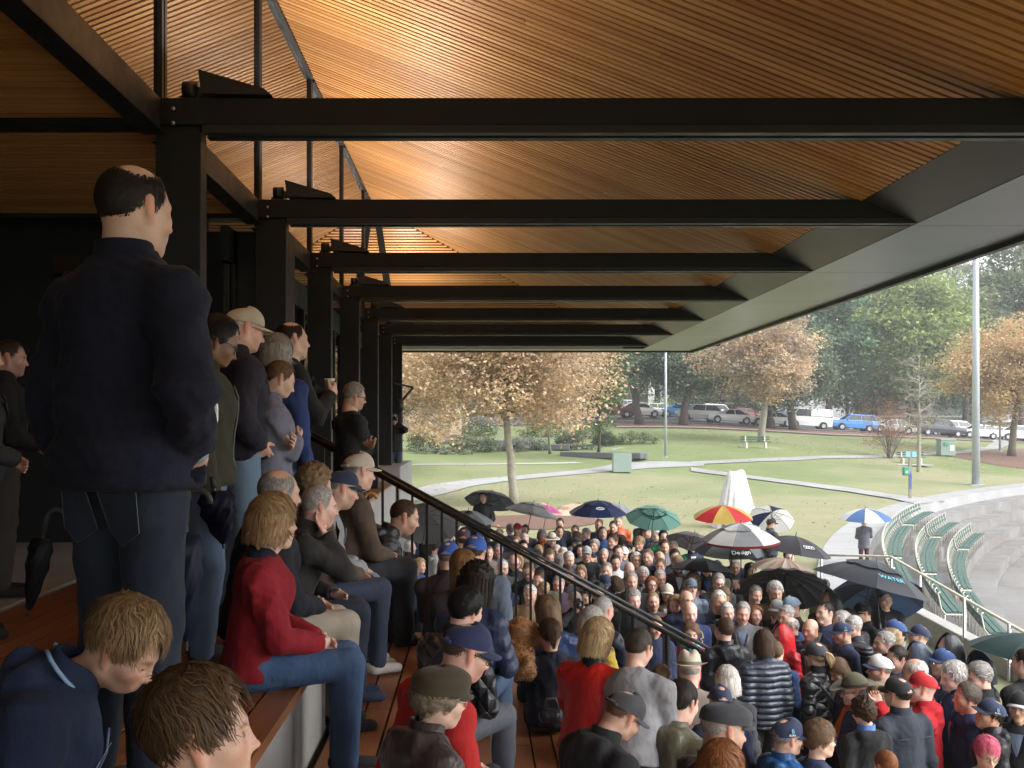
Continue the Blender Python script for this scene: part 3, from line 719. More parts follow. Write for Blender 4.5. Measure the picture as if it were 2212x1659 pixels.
def shrub(label, px, py, Y, rx, ry, rz, col, seed, size=.13, n=50, per=50, name='shrub', group='shrubs in the garden bed'):
    p = at(px, py, Y); p.z = Hs(p.x, p.y); g = np.random.default_rng(seed)
    d = g.normal(0, 1, (n, 3)); d /= np.linalg.norm(d, axis=1)[:, None]; d[:, 2] = np.abs(d[:, 2]); C = d * np.array([rx, ry, rz]) * g.uniform(.55, .95, (n, 1)); C[:, 2] += .08
    v, f, c = leaves(g, C, per, min(rx, rz) * .16, size, .6, .3, (.06, .04, 0)); v[:, 2] = np.maximum(v[:, 2], -.02)
    t = thing(name, label, 'shrub', p, 0, group); me = mesh('foliage', v, f); set_tint(me, c); ob('foliage', me, M['leaf'], t, color=col)
    m = MB()
    for i in range(8): m.tube([(g.normal(0, .1) * rx, g.normal(0, .1) * ry, 0), tuple(C[i] * .5 + np.array([0, 0, .1])), tuple(C[i])], [.03, .02, .008], 5)
    m.ob('stems', M['bark'], t)
SAGE = (.20, .24, .17)
for i, a in enumerate([('round dark green bush at the end of the pavilion', 912, 958, 77, 1.4, 1.3, 1.5, (.075, .11, .045)), ('grey-green clipped hedge shrub beside the bush', 1035, 962, 77, 1.7, 1.2, 1.15, (.17, .21, .13)),
                       ('second grey-green clipped shrub joining the hedge', 1005, 958, 78, 1.2, 1, 1.0, (.18, .22, .14)), ('silver lavender mound near the sapling', 1110, 958, 78, 1.3, 1.1, 1.0, (.24, .25, .22)), ('silver lavender mound left of the sapling', 1148, 955, 79, 1.2, 1.1, .9, SAGE),
                       ('small round clipped shrub behind the stone seats', 1228, 948, 82, 1.2, 1.1, 1.0, (.12, .145, .09)), ('dark rounded shrub by the young pine', 1308, 945, 82, 1.0, 1, .95, (.06, .10, .05)), ('grassy tuft hedge at the garden tip', 1370, 945, 83, 1.9, 1.4, .95, (.15, .2, .1)),
                       ('tall strappy green planting behind the round shrub', 1270, 930, 88, 2.6, 1.2, 1.2, (.13, .18, .08)), ('strappy green planting behind the silver mounds', 1180, 928, 90, 2.4, 1.2, 1.2, (.12, .17, .07)), ('low silver ground cover under the hedge', 950, 972, 75, 2.6, .9, .45, SAGE), ('low silver ground cover by the stone seats', 1240, 958, 79, 2.8, .8, .4, SAGE),
                       ('leafy green bush under the oak crown', 960, 930, 90, 2.2, 1.5, 1.9, (.09, .13, .05)), ('dark bush beside the memorial stone', 1030, 925, 92, 1.8, 1.5, 1.7, (.07, .1, .05)), ('pale green bush beyond the fig tree', 1430, 885, 118, 3.2, 2, 2.6, (.2, .26, .1))]):
    shrub(*a, 80 + i)

# leaves fallen on the lawn
g = np.random.default_rng(5); n = 2200
x = g.normal(1.5, 7, n); y = g.normal(43, 9, n); k = (y > 24.5) & (np.hypot(x - AC[0], y - AC[1]) > 92)
x2 = g.normal(35, 9, 1600); y2 = g.normal(84, 7, 1600); x3 = g.normal(21, 6, 900); y3 = g.normal(87, 5, 900)
x = np.r_[x[k], x2, x3]; y = np.r_[y[k], y2, y3]; n = len(x); z = H(x, y) + .05
P = np.stack([x, y, z], 1)[:, None, :]; a = g.uniform(0, 6.28, n); s = g.uniform(.035, .075, n)
q = np.stack([np.stack([np.cos(a + k * 1.57) * s * (1, .6)[k % 2], np.sin(a + k * 1.57) * s * (1, .6)[k % 2], g.uniform(-.015, .03, n)], 1) for k in range(4)], 1)
me = mesh('fallen_leaves', (P + q).reshape(-1, 3), np.arange(n * 4).reshape(n, 4)); set_tint(me, np.clip(g.normal(1, .3, (n, 1)), .4, 1.7) * np.array([[1, 1, 1]]))
ob('fallen_leaves', me, M['leaf'], kind='stuff', color=(.42, .25, .13), label='brown leaves fallen on the lawn', cat='leaves')

# ------------------------------------------------------------------ park furniture
def pole(name, label, px, py, top, r0, r1, mat, cat='lamp post', y=None):
    p = ground_at(px, py) if y is None else Vector(((px - CX) / F * y, y, Hs((px - CX) / F * y, y)))
    t = thing(name, label, cat, p); m = MB(); m.tube([(0, 0, 0), (0, 0, top * .5), (0, 0, top)], [r0, (r0 + r1) / 2, r1], 14); m.ob('shaft', M[mat], t, True)
    m = MB(); m.box((-r0 * 1.7, -r0 * 1.7, 0), (r0 * 1.7, r0 * 1.7, .05)); m.ob('base_plate', M[mat], t)
    return t, p
t, p = pole('light_pole', 'tall thick galvanised light pole standing on the lawn', 2108, 1048, 17, .24, .15, 'galv')
m = MB(); m.box((-1.1, -.1, 16.6), (1.1, .1, 16.8)); m.ob('cross_arm', M['galv'], t)
for x in (-.8, 0, .8): m = MB(); m.box((x - .25, -.2, 16.8), (x + .25, .12, 17.2)); m.ob('lamp_head', M['greybox'], t)
t, p = pole('light_pole', 'thin grey light pole rising in front of the fig trees', 1438, 988, 11, .1, .06, 'galv')
m = MB(); m.tube([(0, 0, 11), (.5, 0, 11.3), (1.2, 0, 11.3)], .04, 6); m.box((1.1, -.12, 11.22), (1.7, .12, 11.34)); m.ob('lamp_head', M['galv'], t)
t, p = pole('light_pole', 'slim grey pole near the orange autumn tree', 2160, 975, 9, .1, .07, 'galv'); m = MB(); m.box((-.1, -.12, 8.9), (.6, .12, 9.05)); m.ob('lamp_head', M['galv'], t)
def path_lamp():
    Y = 24.0; a = at(866, 868, Y); b = at(893, 837, Y); c = at(852, 829, Y)
    t = thing('path_lamp', 'dark grey path lamp with zigzag arm at the end of the pavilion', 'lamp post', (a.x, Y, Hs(a.x, Y))); o = Vector(t.location)
    m = MB(); m.tube([(0, 0, 0), tuple(a - o)], .042, 10); m.ob('post', M['greydark'], t, True)
    m = MB(); m.tube([(0, 0, (a - o).z - .2), (0, 0, (a - o).z + .07)], .062, 10); m.ob('collar', M['greydark'], t, True)
    m = MB(); m.tube([tuple(a - o), tuple(b - o)], .03, 8); m.ob('arm', M['greydark'], t, True)
    d = c - o; e = b - o; m = MB(); m.prism([(d.x, -.12, d.z), (e.x, -.12, e.z - .03), (e.x, -.12, e.z + .02), (d.x, -.12, d.z + .03)], (0, .24, 0)); m.ob('lamp_head', M['greydark'], t)
M['greydark'] = simple('dark_grey_paint', (.06, .068, .075), .4); path_lamp()
def litter_bin(label, px, py, w, d, h, canopy=True):
    p = ground_at(px, py); t = thing('litter_bin', label, 'bin', p)
    m = MB()
    for i in range(9): m.box((-w / 2 + i * w / 9 + .008, -d / 2 - .012, .06), (-w / 2 + (i + 1) * w / 9 - .008, -d / 2, h * .86))
    m.ob('front_panel', M['greybox'], t); bevel(box('body', (-w / 2, -d / 2, .04), (w / 2, d / 2, h * .86), M['greybox'], t), .02, 1)
    if canopy:
        m = MB()
        for s_ in (-1, 1): m.tube([(s_ * w * .46, 0, h * .84), (s_ * w * .46, 0, h)], .018, 6)
        m.ob('canopy_leg', M['galv'], t)
        m = MB(); q = [(-w * .52 + w * 1.04 * i / 8, math.sin(math.pi * i / 8) * .13) for i in range(9)]
        m.add([(x, -d * .5, h + z) for x, z in q] + [(x, d * .5, h + z) for x, z in q], [(i, i + 1, 10 + i, 9 + i) for i in range(8)]); m.ob('canopy', M['galv'], t, True)
    else:
        bevel(box('lid', (-w / 2 - .04, -d / 2 - .04, h * .862), (w / 2 + .04, d / 2 + .04, h * .95), M['greybox'], t), .02, 1)
        box('green_dispenser', (-w * .3, -d / 2 - .1, h * .6), (-w * .02, -d / 2 - .001, h * .76), M['signgreen'], t); box('notice', (w * .15, -d / 2 - .015, h * .3), (w * .4, -d / 2 - .002, h * .6), M['whitepaint'], t)
M['signgreen'] = simple('sign_green', (.03, .25, .16), .5)
litter_bin('pale green slatted litter bin with curved canopy on the path', 1343, 1021, 1.12, .8, 1.42)
litter_bin('grey litter bin with notices beside the curved path', 2043, 985, 1.15, .9, 1.45, False)
def park_bench(label, px, py, L):
    p = ground_at(px, py); t = thing('park_bench', label, 'bench', p, 0, 'park benches on the lawn')
    for i, (y, z) in enumerate([(-.22, .45), (-.1, .46), (.02, .45)]): box('seat_slat', (-L / 2, y, z), (L / 2, y + .1, z + .035), M['benchgreen'], t)
    for z, y in ((.62, .15), (.78, .2)): box('back_slat', (-L / 2, y, z), (L / 2, y + .03, z + .11), M['benchgreen'], t)
    for x in (-L * .33, L * .33):
        m = MB(); m.prism([(x - .05, -.3, 0), (x - .05, -.2, 0), (x - .05, -.1, .2), (x - .05, .1, .2), (x - .05, .26, 0), (x - .05, .36, 0), (x - .05, .14, .44), (x - .05, -.24, .44)], (.1, 0, 0)); m.box((x - .04, .1, .44), (x + .04, .18, .9)); m.ob('leg', M['cream'], t)
park_bench('green slatted bench with cream legs in front of the tan autumn tree', 1632, 968, 2.2); park_bench('green slatted bench on a slab beside the leafless tree', 1968, 1002, 2.0)
box('bench_slab', (0, 0, 0), (2.6, 1.6, .06), M['conc'], None, loc=ground_at(1950, 1005) + Vector((-.6, -.6, 0)), label='low concrete slab under the park bench', cat='slab')
def aid_post():
    p = ground_at(1966, 1078); t = thing('first_aid_post', 'wooden post with green defibrillator box and two small signs', 'sign post', p)
    m = MB(); m.box((-.06, -.06, 0), (.06, .06, 2.3)); m.ob('post', M['bark_pale'], t)
    m = MB(); m.box((-.045, -.075, .5), (.045, -.061, 1.3)); m.ob('blue_label', M['signblue'], t)
    b = bevel(box('green_box', (-.36, -.12, 1.15), (-.065, .1, 1.58), M['signgreen'], t), .05, 3); m = MB(); m.tube([(-.21, -.125, 1.33), (-.21, -.122, 1.33)], .06, 10); m.ob('emblem', M['whitepaint'], t)
    for x in (-.24, .06): box('sign_plate', (x, -.08, 2.05), (x + .22, -.062, 2.32), M['signblue2'], t)
M['signblue'] = simple('sign_blue', (.05, .09, .3), .5); M['signblue2'] = simple('sign_pale_blue', (.2, .42, .5), .5); aid_post()
def stone_seat(label, px, py, L, w, h, rz):
    p = ground_at(px, py); o = bevel(box('stone_seat', (-L / 2, -w / 2, 0), (L / 2, w / 2, h), M['darkstone'], None, loc=p, rot=(0, 0, rz), label=label, cat='seat', group='bluestone seats'), .06, 2)
for a in [('long low bluestone seat behind the litter bin', 1300, 990, 6, .9, .42, -.5), ('bluestone seat with rounded end by the litter bin', 1372, 992, 1.6, .9, .42, -.3), ('low bluestone seat beside the sapling', 1185, 972, 3.2, .9, .42, -.2), ('low bluestone seat under the oak crown', 1120, 968, 2.4, .9, .42, -.3), ('bluestone edging block before the grey hedge', 1075, 962, 3.0, .7, .4, -.1)]: stone_seat(*a)
def memorial():
    p = at(985, 950, 84); p.z = Hs(p.x, p.y); t = thing('memorial_stone', 'sandstone memorial pillar on dark stepped base in the garden', 'memorial', p)
    m = MB(); m.box((-1.0, -1, 0), (1.0, 1, .35)); m.box((-.75, -.75, .35), (.75, .75, .65)); m.ob('base', M['darkstone'], t); bevel(box('pillar', (-.42, -.42, .651), (.42, .42, 2.5), M['sandstone'], t), .05, 2); box('cap', (-.3, -.3, 2.5), (.3, .3, 2.75), M['sandstone'], t)
    p = at(945, 940, 86); p.z = Hs(p.x, p.y); t = thing('stone_stair_wall', 'sloping sandstone stair wall behind the memorial', 'wall', p); m = MB(); m.prism([(-2.2, 0, 0), (1.6, 0, 0), (1.6, 0, .4), (-2.2, 0, 2.4)], (0, .5, 0)); m.ob('coping', M['sandstone'], t)
memorial()
# mulch bed with boulders and edging at the foot of the oak
p0 = ground_at(1150, 1128); g = np.random.default_rng(3); v = [(0, 0, .22)]; n = 28
for i in range(n):
    a = 2 * math.pi * i / n; r = 1 + .12 * math.sin(3 * a); v.append((p0.x + math.cos(a) * 2.6 * r, p0.y + math.sin(a) * 2.4 * r, 0))
v[0] = (p0.x, p0.y, Hs(p0.x, p0.y) + .28); v = [v[0]] + [(x, y, Hs(x, y) + .03) for x, y, _ in v[1:]]
ob('mulch_bed', mesh('mulch_bed', v, [(0, i, i % n + 1) for i in range(1, n + 1)], True), M['mulch'], kind='structure', label='bark mulch bed at the foot of the oak')
def boulder(label, px, py, s, seed):
    g = np.random.default_rng(seed); p = ground_at(px, py); m = MB(); m.lathe([(0, 0), (.9, 0.02), (1, .3), (.75, .62), (.3, .78), (0, .8)], 12); v = np.array(m.v); v += g.normal(0, .06, v.shape); v *= np.array(s)
    ob('boulder', mesh('boulder', v, m.f), M['sandstone'], loc=p, label=label, cat='rock', group='boulders round the oak bed')
boulder('long sandstone boulder edging the oak mulch bed', 1250, 1112, (1.0, .5, .55), 1); boulder('small grey sandstone block beside the oak trunk', 1165, 1100, (.45, .35, .3), 2); boulder('low sandstone boulder behind the crowd', 1215, 1118, (.6, .4, .35), 4)
def draped_statue():
    Y = 37.5; p = at(1590, 1150, Y); p.z = Hs(p.x, Y); top = EYE - (1018 - CY) / F * Y - p.z; n = 120; rows = 40; v = []
    for i in range(rows + 1):
        k = i / rows; z = top * (1 - k)
        for j in range(n):
            a = 2 * math.pi * j / n; ca, sa = math.cos(a), math.sin(a)
            rx = .30 + .52 * k ** 1.15; ry = .25 + .45 * k ** 1.15
            if k < .06: rx *= .86 + 2 * k; ry *= .86 + 2 * k
            q = (abs(ca) ** 4 + abs(sa) ** 4) ** -.25 * (1 - k) + k
            f = 1 + (.01 + .06 * k) * math.sin(a * 11 + 2.2 * math.sin(3 * a) + k * .8) + (.008 + .025 * k) * math.sin(a * 23 + 1 + 2 * math.sin(5 * a)) + .012 * math.sin(k * 14 + 4 * math.sin(2 * a))
            v.append((ca * rx * q * f, sa * ry * q * f, z + (.05 * math.sin(a * 2 + .6) + .03 * ca if k < .1 else 0) + (.04 * math.sin(5 * a) if i == rows else 0)))
    f = [(i * n + j, i * n + (j + 1) % n, (i + 1) * n + (j + 1) % n, (i + 1) * n + j) for i in range(rows) for j in range(n)] + [tuple(range(n))[::-1]]
    t = thing('draped_statue', 'tall statue hidden under a white cloth behind the umbrellas', 'statue', p)
    o = ob('white_cloth', mesh('white_cloth', v, f, True), M['fabric'], t, color=(.60, .59, .59)); box('plinth', (-.6, -.45, 0), (.6, .45, .45), M['conc'], t)
draped_statue()

# ------------------------------------------------------------------ parked cars
def car(label, px, Y, kind, color, face=-1, rz=0.0, z=None):
    x = (px - CX) / F * Y; zz = Hs(x, Y) + .06 if z is None else z
    slope = math.atan((Hs(x + 1.5, Y) - Hs(x - 1.5, Y)) / 3)
    t = thing('parked_car' if kind != 'van' else 'parked_van', label, 'car' if kind != 'van' else 'van', (x, Y, zz), 0, 'cars parked along the street'); t.rotation_euler = (0, -slope, rz)
    D = dict(sedan=(4.8, 1.83, [(-2.4, .32, .62), (-2.3, .28, .78), (-1.2, .25, .92), (1.5, .25, .98), (2.3, .28, .92), (2.4, .34, .7)], [(-1.15, .93), (-.35, 1.40), (.75, 1.42), (1.75, 1.0)]),
             hatch=(4.2, 1.76, [(-2.1, .32, .66), (-2.0, .28, .82), (-1.15, .25, .97), (1.6, .25, 1.02), (2.05, .3, 1.0), (2.1, .36, .7)], [(-1.2, .97), (-.4, 1.45), (1.2, 1.46), (1.95, 1.02)]),
             suv=(4.6, 1.86, [(-2.3, .4, .75), (-2.2, .34, .98), (-1.25, .3, 1.1), (1.7, .3, 1.16), (2.25, .36, 1.12), (2.3, .42, .8)], [(-1.2, 1.1), (-.5, 1.66), (1.65, 1.68), (2.15, 1.16)]),
             van=(4.7, 1.7, [(-2.35, .36, .8), (-2.3, .3, 1.05), (-1.75, .28, 1.2), (2.25, .28, 1.25), (2.33, .3, 1.25), (2.35, .36, .8)], [(-1.85, 1.2), (-1.15, 1.95), (2.2, 1.98), (2.33, 1.25)]),
             ute=(5.2, 1.88, [(-2.6, .45, .85), (-2.5, .4, 1.05), (-1.4, .36, 1.15), (2.4, .36, 1.18), (2.55, .42, 1.1), (2.6, .48, .85)], [(-1.3, 1.15), (-.65, 1.78), (.7, 1.78), (.95, 1.16)]))[kind]
    L, Wd, low, top = D; s = face * -1.0
    def X(q): return q * s
    # lower body
    v = []; f = []; hw = Wd / 2
    for q, zl, zh in low:
        k = hw * (.9 if abs(q) > L * .46 else 1.0); v += [(X(q), -k * .93, zl), (X(q), -k, (zl + zh) / 2), (X(q), -k * .95, zh), (X(q), k * .95, zh), (X(q), k, (zl + zh) / 2), (X(q), k * .93, zl)]
    n = len(low)
    for i in range(n - 1): f += [(i * 6 + j, i * 6 + (j + 1) % 6, (i + 1) * 6 + (j + 1) % 6, (i + 1) * 6 + j) for j in range(6)]
    f += [tuple(range(6))[::-1], tuple((n - 1) * 6 + j for j in range(6))]
    b = ob('body', mesh('body', v, f), M['paint'], t, color=color); bevel(b, .06, 2)
    # cabin
    (ax, az_), (bx, bz), (cx_, cz), (dx, dz) = top; k0, k1 = hw * .9, hw * .74
    V = [(X(ax), -k0, az_), (X(bx), -k1, bz), (X(cx_), -k1, cz), (X(dx), -k0, dz), (X(ax), k0, az_), (X(bx), k1, bz), (X(cx_), k1, cz), (X(dx), k0, dz)]
    ob('window', mesh('window', V, [(0, 1, 2, 3), (7, 6, 5, 4), (0, 4, 5, 1), (3, 2, 6, 7)]), M['carglass'], t)
    m = MB(); m.add([(X(bx - .08), -k1 * 1.02, bz - .01), (X(cx_ + .1), -k1 * 1.02, cz - .01), (X(cx_ + .1), k1 * 1.02, cz - .01), (X(bx - .08), k1 * 1.02, bz - .01), (X(bx), -k1 * .9, bz + .06), (X(cx_), -k1 * .9, cz + .06), (X(cx_), k1 * .9, cz + .06), (X(bx), k1 * .9, bz + .06)],
                [(0, 3, 2, 1), (4, 5, 6, 7), (0, 1, 5, 4), (1, 2, 6, 5), (2, 3, 7, 6), (3, 0, 4, 7)]); m.ob('roof', M['paint'], t, color=color)
    for sy in (-1, 1):
        for (p, q) in (((ax, az_, k0), (bx, bz, k1)), ((dx, dz, k0), (cx_, cz, k1)), (((ax + dx) / 2, (az_ + dz) / 2, k0), ((bx + cx_) / 2, (bz + cz) / 2, k1))):
            m = MB(); m.tube([(X(p[0]), sy * p[2] * 1.005, p[1] - .02), (X(q[0]), sy * q[2] * 1.01, q[1])], .05, 5); m.ob('pillar', M['paint'], t, color=color)
        if kind == 'van': m = MB(); m.box((min(X(.1), X(2.2)), sy * hw * .83 - .05, 1.25), (max(X(.1), X(2.2)), sy * hw * .83 + .05, 1.93)); m.ob('side_panel', M['paint'], t, color=color)
    for wx in (-L * .31, L * .3):
        for sy in (-1, 1):
            w = MB(); w.tube([(X(wx), sy * (hw - .2), .33), (X(wx), sy * (hw + .01), .33)], .33, 18); wo = w.ob('wheel', M['rubber'], t, True)
            h = MB(); h.tube([(X(wx), sy * (hw + .005), .33), (X(wx), sy * (hw + .022), .33)], .2, 10); h.ob('rim', M['galv'], wo)
            a = MB(); a.tube([(X(wx), sy * (hw - .1), .36), (X(wx), sy * (hw - .004), .36)], .4, 16); a.ob('wheel_arch', M['black'], t)
    for sy in (-1, 1):
        zf = low[1][2] - .14; box('headlight', (min(X(-L / 2 - .01), X(-L / 2 + .22)), sy * hw * .62 - .16, zf - .06), (max(X(-L / 2 - .01), X(-L / 2 + .22)), sy * hw * .62 + .16, zf + .06), M['lamp'], t)
        box('tail_light', (min(X(L / 2 - .1), X(L / 2 + .01)), sy * hw * .7 - .12, low[-2][2] - .25), (max(X(L / 2 - .1), X(L / 2 + .01)), sy * hw * .7 + .12, low[-2][2] - .05), M['redlamp'], t)
        m = MB(); m.box((X(ax + .35) - .06, sy * (hw + .02) - .09, az_ + .02), (X(ax + .35) + .06, sy * (hw + .02) + .09, az_ + .16)); m.ob('mirror', M['paint'], t, color=color)
    box('grille', (min(X(-L / 2 - .012), X(-L / 2 + .05)), -hw * .5, .42), (max(X(-L / 2 - .012), X(-L / 2 + .05)), hw * .5, .6), M['black'], t)
    box('number_plate', (min(X(-L / 2 - .02), X(-L / 2 - .013)), -.2, .44), (max(X(-L / 2 - .02), X(-L / 2 - .013)), .2, .54), M['cream'], t)
M['lamp'] = simple('lamp_glass', (.6, .62, .62), .15); M['redlamp'] = simple('red_lamp', (.35, .02, .02), .2)
WH = (.78, .79, .79)
for a in [('white hatchback parked beside the fig tree', 1384, 111, 'hatch', WH, 1), ('dark red pickup at the end of the parked row', 1318, 110, 'ute', (.16, .03, .03), 1), ('silver four wheel drive behind the twin-trunk fig', 1508, 109, 'suv', (.5, .51, .52), -1), ('bright blue hatchback glimpsed beside the lamp pole', 1464, 113, 'hatch', (.06, .25, .55), -1),
          ('white sedan parked left of the autumn tree', 1577, 108.5, 'sedan', WH, -1), ('white sedan mostly behind the autumn tree trunk', 1665, 108.5, 'sedan', (.55, .56, .56), -1), ('white delivery van with dark side window', 1743, 108.3, 'van', WH, -1), ('bright blue four wheel drive next to the van', 1842, 109.8, 'suv', (.08, .26, .62), -1),
          ('dark grey pickup behind the bare branches', 2028, 113.5, 'ute', (.06, .065, .085), 1), ('white hatchback under the orange autumn tree', 2112, 116.5, 'hatch', WH, -1), ('white four wheel drive at the far end of the row', 2196, 119.5, 'suv', WH, -1),
          ('white station wagon across the street above the silver car', 1530, 122, 'suv', WH, -1), ('white car across the street behind the sedan', 1495, 125, 'sedan', WH, -1), ('dull red hatchback across the street', 1612, 123, 'hatch', (.22, .04, .04), 1), ('silver pickup across the street near the fig tree', 1352, 124, 'ute', (.5, .5, .5), 1),
          ('grey wagon across the street behind the blue car', 1880, 126, 'suv', (.35, .37, .38), 1), ('white van across the street behind the dark pickup', 2040, 131, 'van', WH, -1), ('blue car across the street behind the tree trunk', 1705, 122, 'hatch', (.08, .2, .5), 1), ('white car across the street beyond the golden tree', 2150, 133, 'suv', WH, -1), ('white hatchback across the street between the fig trunks', 1425, 123, 'hatch', WH, 1), ('silver sedan across the street right of the fig trunks', 1560, 127, 'sedan', (.55, .56, .57), 1), ('silver sedan next to the blue four wheel drive', 1925, 111.5, 'sedan', (.5, .51, .52), -1), ('white wagon parked between the pickup and the hatchback', 2072, 119.5, 'suv', WH, 1), ('white ute glimpsed across the street beyond the van', 1770, 126, 'ute', WH, 1)]:
    car(*a)
# buildings across the street
def building(label, px0, px1, Y, h, col, floors, cols, name='street_building'):
    xa, xb = (px0 - CX) / F * Y, (px1 - CX) / F * Y; zg = min(Hs(xa, Y), Hs(xb, Y)) - .5
    t = thing(name, label, 'building', (xa, Y, zg)); w = xb - xa; mt = simple(name + '_wall', col, .8, 0, .1, .4)
    box('wall', (0, 0, 0), (w, 9, h), mt, t); box('roof', (-.3, -.4, h), (w + .3, 9.3, h + .25), M['greydark'], t)
    for i in range(floors):
        for j in range(cols):
            x0 = w * (j + .18) / cols; x1 = w * (j + .82) / cols; za = .9 + i * h / floors; zb_ = za + h / floors * .52
            fr = box('window', (x0, -.06, za), (x1, -.01, zb_), M['greydark'], t); box('pane', (x0 + .1, -.09, za + .1), (x1 - .1, -.062, zb_ - .1), M['carglass'], fr)
        box('awning', (.2, -.9, .62 * h / floors + i * h / floors + h / floors * .3), (w - .2, -.002, .62 * h / floors + i * h / floors + h / floors * .36), M['whitepaint'], t)
building('grey shopfront building glimpsed behind the bare tree', 1890, 2090, 150, 8, (.33, .33, .34), 2, 5)
building('pale brick building glimpsed between fig trees and autumn tree', 1470, 1640, 150, 8, (.42, .33, .28), 2, 4)
building('cream building glimpsed behind the oak', 1180, 1400, 160, 7.5, (.5, .46, .4), 2, 5)
building('pale building glimpsed beyond the golden tree', 2110, 2300, 158, 8, (.45, .44, .42), 2, 4)
# ------------------------------------------------------------------ figures: smooth surfaces grown from posed skeletons
def nets(val, lo, h):
    "surface nets: one vertex per mixed cell, one quad per crossed grid edge"
    ins = val < 0; nx, ny, nz = val.shape
    c = [ins[i:nx - 1 + i, j:ny - 1 + j, k:nz - 1 + k] for i in (0, 1) for j in (0, 1) for k in (0, 1)]
    s = np.zeros(c[0].shape, np.int8)
    for q in c: s += q
    act = (s > 0) & (s < 8); idx = np.argwhere(act)
    if len(idx) == 0: return np.zeros((0, 3)), np.zeros((0, 4), int)
    acc = np.zeros((len(idx), 3)); cnt = np.zeros(len(idx))
    I, J, K = idx.T
    offs = [(i, j, k) for i in (0, 1) for j in (0, 1) for k in (0, 1)]
    for a in offs:
        for ax in range(3):
            if a[ax] == 1: continue
            b = list(a); b[ax] = 1
            va = val[I + a[0], J + a[1], K + a[2]]; vb = val[I + b[0], J + b[1], K + b[2]]
            m = (va < 0) != (vb < 0); t = np.where(m, va / np.where(m, va - vb, 1), 0)
            p = np.array(a, float)[None, :].repeat(len(idx), 0); p[:, ax] = t
            acc[m] += p[m]; cnt += m
    v = (idx + acc / np.maximum(cnt, 1)[:, None]) * h + lo
    num = -np.ones(act.shape, int); num[I, J, K] = np.arange(len(idx)); quads = []
    for ax in range(3):
        sl0 = [slice(None)] * 3; sl1 = [slice(None)] * 3; sl0[ax] = slice(0, -1); sl1[ax] = slice(1, None)
        x = ins[tuple(sl0)] != ins[tuple(sl1)]; e = np.argwhere(x)
        o1, o2 = [(1, 2), (2, 0), (0, 1)][ax]
        ok = (e[:, o1] > 0) & (e[:, o2] > 0) & (e[:, o1] < act.shape[o1]) & (e[:, o2] < act.shape[o2]); e = e[ok]
        def at_(d1, d2):
            q = e.copy(); q[:, o1] -= d1; q[:, o2] -= d2; return num[q[:, 0], q[:, 1], q[:, 2]]
        Q = np.stack([at_(1, 1), at_(0, 1), at_(0, 0), at_(1, 0)], 1)
        fl = ~ins[e[:, 0], e[:, 1], e[:, 2]]; Q[fl] = Q[fl][:, ::-1]; quads.append(Q)
    f = np.concatenate(quads); f = f[(f >= 0).all(1)]
    return v, f

